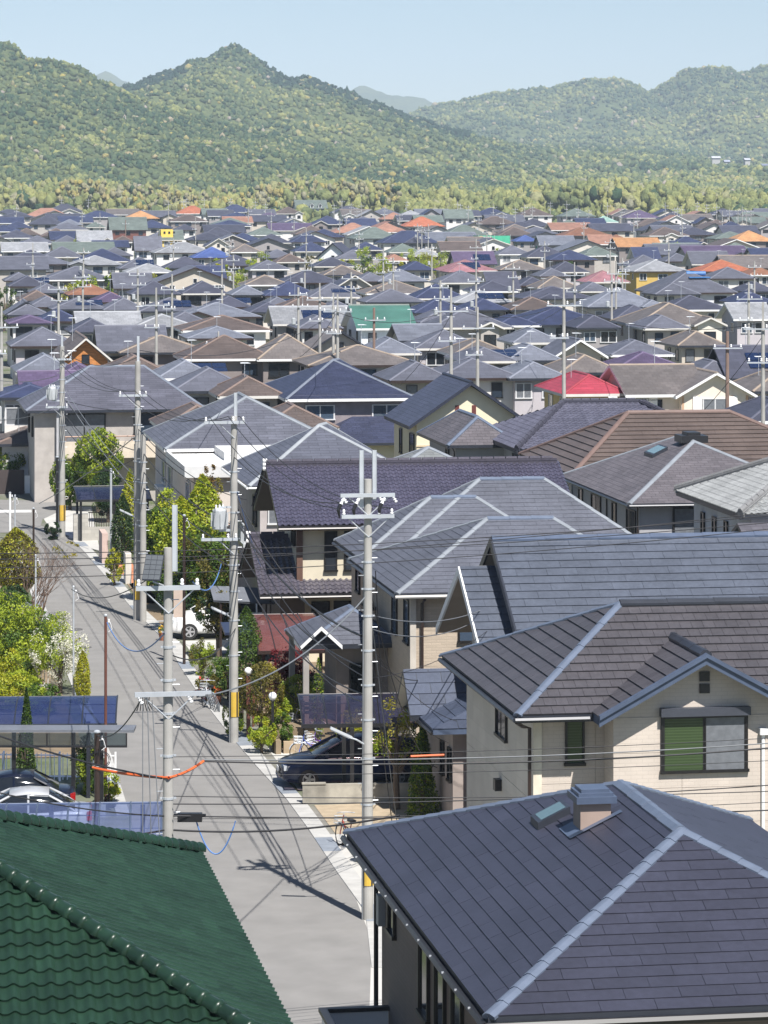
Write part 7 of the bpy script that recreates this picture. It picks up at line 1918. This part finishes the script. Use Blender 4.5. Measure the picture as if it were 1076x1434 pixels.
# red potted flowers along the street side
for i, (px, Y, c_, nm_) in enumerate(((283, 124, (0.6, 0.05, 0.03), 'scarlet'), (291, 123, (0.25, 0.05, 0.4), 'violet'), (304, 121, (0.65, 0.15, 0.04), 'orange'), (228, 138, (0.75, 0.5, 0.04), 'yellow'))):
    root = empty('flower_pot', ((px - CX) / F * Y, Y, 0)); tag(root, 'terracotta pot of %s flowers by the street fence' % nm_, 'flower pot', 'flower pots at the street side')
    m = MB(); m.lathe([(.12, 0), (.17, .25), (.19, .3), (.17, .3)], (0, 0, 0), 10); m.build('pot', plain('terracotta_pot', (0.3, 0.12, 0.07), 0.8), root)
    m = MB(); leaves(m, (0, 0, .45), (.24, .24, .2), 130, .04, random.Random(i)); m.build('foliage', LEAF['green'], root)
    m = MB(); leaves(m, (0, 0, .5), (.27, .27, .2), 90, .045, random.Random(i + 9)); m.build('blooms', plain('bloom_' + nm_, c_, 0.6), root)
# ------------------------------------------------------------------ ground, hills, woods, air
def grid_mesh(name, xs, ys, zf, mat, kind='structure', smooth=True):
    nx, ny = len(xs), len(ys)
    v = [(x, y, zf(x, y)) for y in ys for x in xs]
    f = [(j * nx + i, j * nx + i + 1, (j + 1) * nx + i + 1, (j + 1) * nx + i) for j in range(ny - 1) for i in range(nx - 1)]
    me = bpy.data.meshes.new(name); me.from_pydata(v, [], f); me.materials.append(mat)
    if smooth: me.shade_smooth()
    o = bpy.data.objects.new(name, me); sc.collection.objects.link(o); o['kind'] = kind
    return o
def ground_mat():
    m, nt, b, o = new_mat('town_ground')
    n = noise(nt, 0.09, 6, vec=world_vec(nt), rough=.65); n2 = noise(nt, 1.5, 4, vec=world_vec(nt))
    c = mix_col(nt, rng_map(nt, n, 0, 1, .38, .62), (0.20, 0.19, 0.17), (0.075, 0.10, 0.035))
    nt.links.new(mul_val(nt, c, rng_map(nt, n2, .8, 1.2)), b.inputs['Base Color']); b.inputs['Roughness'].default_value = .95
    bump(nt, b, n2, .3, .05)
    return m
xs = [-2500, -1600, -900, -500, -300] + list(range(-200, 201, 50)) + [300, 500, 900, 1600, 2500]
ys = [-100, 0, 200, 400, 600, 780, 900, 1000, 1100, 1200, 1300, 1400, 1500, 1600, 1698, 1900, 2500, 4000, 6000, 9700]
grid_mesh('ground', xs, ys, lambda x, y: ground_z(y), ground_mat())
def hill_mat():
    m, nt, b, o = new_mat('hill_floor')
    n = noise(nt, 0.012, 6, vec=world_vec(nt), rough=.7); n2 = noise(nt, 0.12, 5, vec=world_vec(nt), rough=.7)
    c = mix_col(nt, rng_map(nt, n, 0, 1, .35, .65), (0.050, 0.080, 0.030), (0.13, 0.155, 0.05))
    nt.links.new(mul_val(nt, c, rng_map(nt, n2, .5, 1.4)), b.inputs['Base Color']); b.inputs['Roughness'].default_value = .95
    bump(nt, b, n2, 1.0, 3.0)
    return m
HM = hill_mat()
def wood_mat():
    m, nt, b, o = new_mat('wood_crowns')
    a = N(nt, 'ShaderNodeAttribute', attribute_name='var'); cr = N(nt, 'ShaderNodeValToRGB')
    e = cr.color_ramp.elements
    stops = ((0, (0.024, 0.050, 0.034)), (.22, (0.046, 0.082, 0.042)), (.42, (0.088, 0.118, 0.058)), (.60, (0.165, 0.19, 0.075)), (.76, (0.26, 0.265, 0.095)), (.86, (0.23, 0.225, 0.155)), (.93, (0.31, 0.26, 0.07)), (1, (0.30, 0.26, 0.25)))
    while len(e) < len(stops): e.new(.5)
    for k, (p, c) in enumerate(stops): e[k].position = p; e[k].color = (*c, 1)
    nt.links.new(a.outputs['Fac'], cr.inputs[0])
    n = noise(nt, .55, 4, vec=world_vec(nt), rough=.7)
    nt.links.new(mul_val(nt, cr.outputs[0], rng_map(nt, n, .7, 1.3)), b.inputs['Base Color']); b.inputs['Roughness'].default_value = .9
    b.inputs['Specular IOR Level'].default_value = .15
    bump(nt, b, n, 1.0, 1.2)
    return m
WM = wood_mat()
bmm = bmesh.new(); bmesh.ops.create_icosphere(bmm, subdivisions=1, radius=1); ICO_V = np.array([v.co[:] for v in bmm.verts]); ICO_F = np.array([[v.index for v in f.verts] for f in bmm.faces]); bmm.free()
bmm = bmesh.new(); bmesh.ops.create_icosphere(bmm, subdivisions=2, radius=1); ICO2_V = np.array([v.co[:] for v in bmm.verts]); ICO2_F = np.array([[v.index for v in f.verts] for f in bmm.faces]); bmm.free()
def crowns(name, P, Rr, var, seed, hv=1.0, fine=False, label=None):
    """many tree crowns in one far-off wood: uneven lobed bodies"""
    V0, F0 = (ICO2_V, ICO2_F) if fine else (ICO_V, ICO_F)
    g = np.random.default_rng(seed); n = len(P); k = len(V0)
    jit = 1 + g.normal(0, .25, (n, k, 1)); V = V0[None] * jit
    V[:, :, 0] *= Rr[:, None] * g.uniform(.8, 1.2, (n, 1)); V[:, :, 1] *= Rr[:, None]; V[:, :, 2] *= Rr[:, None] * hv * g.uniform(.75, 1.35, (n, 1))
    V += P[:, None, :]
    Fs = (F0[None] + (np.arange(n) * k)[:, None, None]).reshape(-1, 3)
    me = bpy.data.meshes.new(name); me.vertices.add(n * k); me.vertices.foreach_set('co', V.reshape(-1).astype(np.float32))
    nf = len(Fs); me.loops.add(nf * 3); me.polygons.add(nf)
    me.loops.foreach_set('vertex_index', Fs.reshape(-1).astype(np.int32)); me.polygons.foreach_set('loop_start', (np.arange(nf) * 3).astype(np.int32))
    me.materials.append(WM)
    a = me.attributes.new('var', 'FLOAT', 'FACE'); a.data.foreach_set('value', np.repeat(var, len(F0)).astype(np.float32))
    me.update(calc_edges=True); me.validate(); me.shade_smooth()
    o = bpy.data.objects.new(name, me); sc.collection.objects.link(o); o['kind'] = 'stuff'
    if label: o['label'] = label
    return o
def hill(name, ridge, D, Y0, z0, seed, ncrown, rc, bias, amp, pw=.8, cwood=None, dark_ridge=0.0, px0=-140, px1=1216):
    rx = [(p - CX) / F * D for p, _ in ridge]; rz = [HC - (q - HY) * D / F for _, q in ridge]
    g = np.random.default_rng(seed); ph = g.uniform(0, 6.28, 12)
    def zr(x): return float(np.interp(x, rx, rz))
    def z(x, y):
        t = (y - Y0) / (D - Y0); tt = max(0, min(1, t))
        s = sum(math.sin(x / L + ph[i] + y / (L * 2.1) * (1 if i % 2 else -1)) * w for i, (L, w) in enumerate(((95, .5), (48, .32), (23, .16), (160, .5), (12, .07))))
        b = z0 + (zr(x) - z0) * tt ** pw + amp * s * math.sin(math.pi * tt ** .8) * min(1, max(0, (zr(x) - z0) / 60))
        if t > 1: b = zr(x) - (y - D) * .35
        b += .9 * math.sin(x / 6.1 + ph[6]) + .7 * math.sin(x / 3.7 + ph[7] + y / 9)
        return max(b, z0 - 3) if t < 1 else max(b, 0.5)
    X0, X1 = (px0 - CX) / F * D, (px1 - CX) / F * D
    xs = np.linspace(X0, X1, 180); ys = np.concatenate([np.linspace(Y0, D, 44), np.linspace(D, D + 260, 6)[1:]])
    grid_mesh(name, list(xs), list(ys), z, HM)
    if ncrown:
        P = np.zeros((ncrown, 3)); var = np.zeros(ncrown); Rr = g.uniform(rc[0], rc[1], ncrown) * g.choice([.8, 1, 1, 1.25], ncrown)
        for i in range(ncrown):
            t = g.random() ** (1 / pw) if g.random() > .12 else 1.0
            y = Y0 + (D - Y0) * t + (g.uniform(-6, 10) if t == 1 else 0); x = (g.uniform(px0, px1) - CX) / F * y
            x = min(max(x, X0), X1)
            P[i] = (x, y, z(x, y) + Rr[i] * .35)
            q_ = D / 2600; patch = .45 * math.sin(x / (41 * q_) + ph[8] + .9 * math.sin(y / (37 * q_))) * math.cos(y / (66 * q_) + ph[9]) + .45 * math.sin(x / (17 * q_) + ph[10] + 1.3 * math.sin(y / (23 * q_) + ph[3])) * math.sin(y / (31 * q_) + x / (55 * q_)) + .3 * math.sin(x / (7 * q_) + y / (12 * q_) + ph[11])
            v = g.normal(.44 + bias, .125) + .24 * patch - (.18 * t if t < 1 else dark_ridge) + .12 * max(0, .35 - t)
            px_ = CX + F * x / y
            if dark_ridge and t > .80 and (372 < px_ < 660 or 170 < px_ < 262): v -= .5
            if g.random() < .03: v = g.uniform(.82, 1)
            var[i] = min(.99, max(.01, v))
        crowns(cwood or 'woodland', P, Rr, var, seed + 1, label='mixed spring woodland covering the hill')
A_ = [(-140, 45), (0, 60), (20, 68), (40, 86), (75, 84), (100, 94), (130, 106), (165, 127), (200, 141), (260, 160), (330, 178), (400, 194), (480, 212), (560, 232), (640, 250), (760, 268), (900, 285), (1216, 300)]
B_ = [(-140, 180), (60, 165), (140, 140), (175, 124), (205, 112), (240, 100), (258, 91), (290, 82), (310, 72), (325, 65), (345, 70), (362, 84), (378, 99), (405, 111), (430, 110), (455, 117), (480, 127), (510, 139), (540, 151), (580, 166), (620, 178), (700, 199), (760, 214), (840, 236), (920, 256), (1000, 272), (1216, 285)]
C_ = [(-140, 300), (400, 268), (560, 240), (660, 218), (745, 205), (830, 208), (900, 212), (960, 217), (1000, 232), (1050, 226), (1100, 215), (1216, 205)]
D_ = [(-140, 200), (400, 190), (560, 165), (590, 155), (612, 147), (640, 144), (680, 134), (700, 131), (740, 127), (770, 125), (800, 117), (820, 113), (868, 112), (885, 118), (905, 130), (920, 126), (935, 116), (950, 104), (966, 98), (990, 96), (1020, 95), (1032, 104), (1055, 100), (1076, 92), (1216, 82)]
E_ = [(-140, 150), (60, 140), (120, 110), (135, 105), (150, 98), (160, 105), (172, 113), (190, 118), (260, 150), (400, 150), (470, 135), (488, 129), (506, 118), (522, 124), (545, 133), (590, 136), (620, 150), (760, 190), (1216, 200)]
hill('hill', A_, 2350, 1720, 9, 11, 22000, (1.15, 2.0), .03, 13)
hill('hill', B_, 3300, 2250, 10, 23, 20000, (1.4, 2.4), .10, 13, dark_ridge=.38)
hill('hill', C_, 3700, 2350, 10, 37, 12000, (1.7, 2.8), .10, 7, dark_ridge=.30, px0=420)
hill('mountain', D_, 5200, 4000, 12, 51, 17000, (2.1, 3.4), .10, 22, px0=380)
hill('mountain', E_, 9000, 7600, 15, 67, 0, (4, 5), 0, 20)
# wood along the far edge of the town: broad yellow green trees, feathery bamboo on the left
g = np.random.default_rng(5); n = 7500
P = np.zeros((n, 3)); Rr = np.zeros(n); var = np.zeros(n)
for i in range(n):
    y = g.uniform(1300, 1720); px = g.uniform(-60, 1140)
    if 396 < px < 472: y = max(y, 1350)
    x = (px - CX) / F * y
    bam = 80 < px < 560 and y < 1480 and g.random() < .5
    Rr[i] = g.uniform(.7, 1.2) if bam else g.uniform(1.1, 2.4)
    top = 9.5 + (3.5 if bam else 0) + 2.5 * math.sin(px / 60) + g.normal(0, 1.6) + (y - 1300) * .004
    P[i] = (x, y, ground_z(y) + max(3, top - Rr[i]) * g.uniform(.45, 1.0))
    pt_ = .07 * math.sin(px / 19) + .06 * math.sin(px / 47 + y / 50)
    var[i] = np.clip(g.normal(.89 if bam else .68 + pt_, .03 if bam else .055), .02, .95) if g.random() > .04 else .2
k = 1500; P2 = np.zeros((k, 3)); R2 = g.uniform(.9, 1.9, k); v2 = np.clip(g.normal(.6, .13, k), .05, .9)
hp = np.array([(h.pos.x, h.pos.y) for h, _, _ in TOWN])
for i in range(k):
    while True:
        y = g.uniform(1150, 1330); x = (g.uniform(-40, 1120) - CX) / F * y
        if np.min(np.hypot(hp[:, 0] - x, hp[:, 1] - y)) > 10: break
    P2[i] = (x, y, ground_z(y) + R2[i] * .6 + (g.uniform(0, 4) if y > 1260 else 0))
P = np.concatenate([P, P2]); Rr = np.concatenate([Rr, R2]); var = np.concatenate([var, v2])
crowns('edge_wood', P, Rr, var, 77, 1.3, True, label='bright spring trees and bamboo at the far edge of the town')
# bare rocky scar and hamlet on the right
m = MB(); 
lr = random.Random(8)
c0 = Vector(((938 - CX) / F * 2900, 2860, 26))
pts = []
for i in range(7):
    for j in range(12):
        pts.append(c0 + P3((j - 5.5) * 4.2 + lr.uniform(-1, 1), i * 5 + lr.uniform(-2, 2), (i - 3) * 4.2 * (1 - abs(j - 5.5) / 9) + lr.uniform(-1.4, 1.4)))
m.mesh(pts, [(i * 12 + j, i * 12 + j + 1, (i + 1) * 12 + j + 1, (i + 1) * 12 + j) for i in range(6) for j in range(11)])
tag(m.build('rock_scar', plain('bare_rock', (0.20, 0.145, 0.14), .95, var=.35, scale=.15)), kind='structure')
for i, (px, Y, z, c_, k, nm_) in enumerate(((1003, 3200, 45, (0.45, 0.46, 0.48), 11, 'white hall at the head of the valley'), (1018, 3150, 41, (0.3, 0.32, 0.38), 7, 'grey farmhouse beside the white valley hall'), (1046, 3180, 43, (0.42, 0.43, 0.46), 7, 'white farmhouse on the valley slope'), (1070, 3100, 37, (0.16, 0.18, 0.24), 9, 'dark roofed farmhouse at the valley edge'), (1030, 3000, 29, (0.2, 0.2, 0.22), 9, 'low dark farm building under the valley hall'))):
    root = empty('farmhouse', ((px - CX) / F * Y, Y, z), .1 * i); tag(root, nm_, 'house', 'farm buildings in the valley')
    k *= .7; m = MB(); m.box(-k / 2, k / 2, -3.5, 3.5, -12, 4); m.build('wall', plain('farm_wall_%d' % i, (0.42, 0.41, 0.40), .85), root)
    p_, _, _ = gable(-k / 2 - .6, k / 2 + .6, -4.2, 4.2, 3.8, 5.6, 'x'); m = MB(); deck(m, p_, .3); m.build('roof', [plain('farm_roof_%d' % i, c_, .6), M_dkmetal], root)
# air
me = bpy.data.meshes.new('haze')
X, Y0, Y1, Z0, Z1 = 2600, -140, 9900, -1.2, 420
v = [(x, y, z) for z in (Z0, Z1) for y in (Y0, Y1) for x in (-X, X)]
me.from_pydata(v, [], [(0, 2, 3, 1), (4, 5, 7, 6), (0, 1, 5, 4), (2, 6, 7, 3), (0, 4, 6, 2), (1, 3, 7, 5)])
hm = bpy.data.materials.new('haze'); hm.use_nodes = True; nt = hm.node_tree; nt.nodes.clear()
o = N(nt, 'ShaderNodeOutputMaterial'); pv = N(nt, 'ShaderNodeVolumePrincipled')
pv.inputs['Color'].default_value = (0.68, 0.82, 1.0, 1); pv.inputs['Density'].default_value = 0.00009; pv.inputs['Anisotropy'].default_value = -0.3
nt.links.new(pv.outputs[0], o.inputs['Volume'])
me.materials.append(hm)
o = bpy.data.objects.new('haze', me); sc.collection.objects.link(o); o['kind'] = 'stuff'
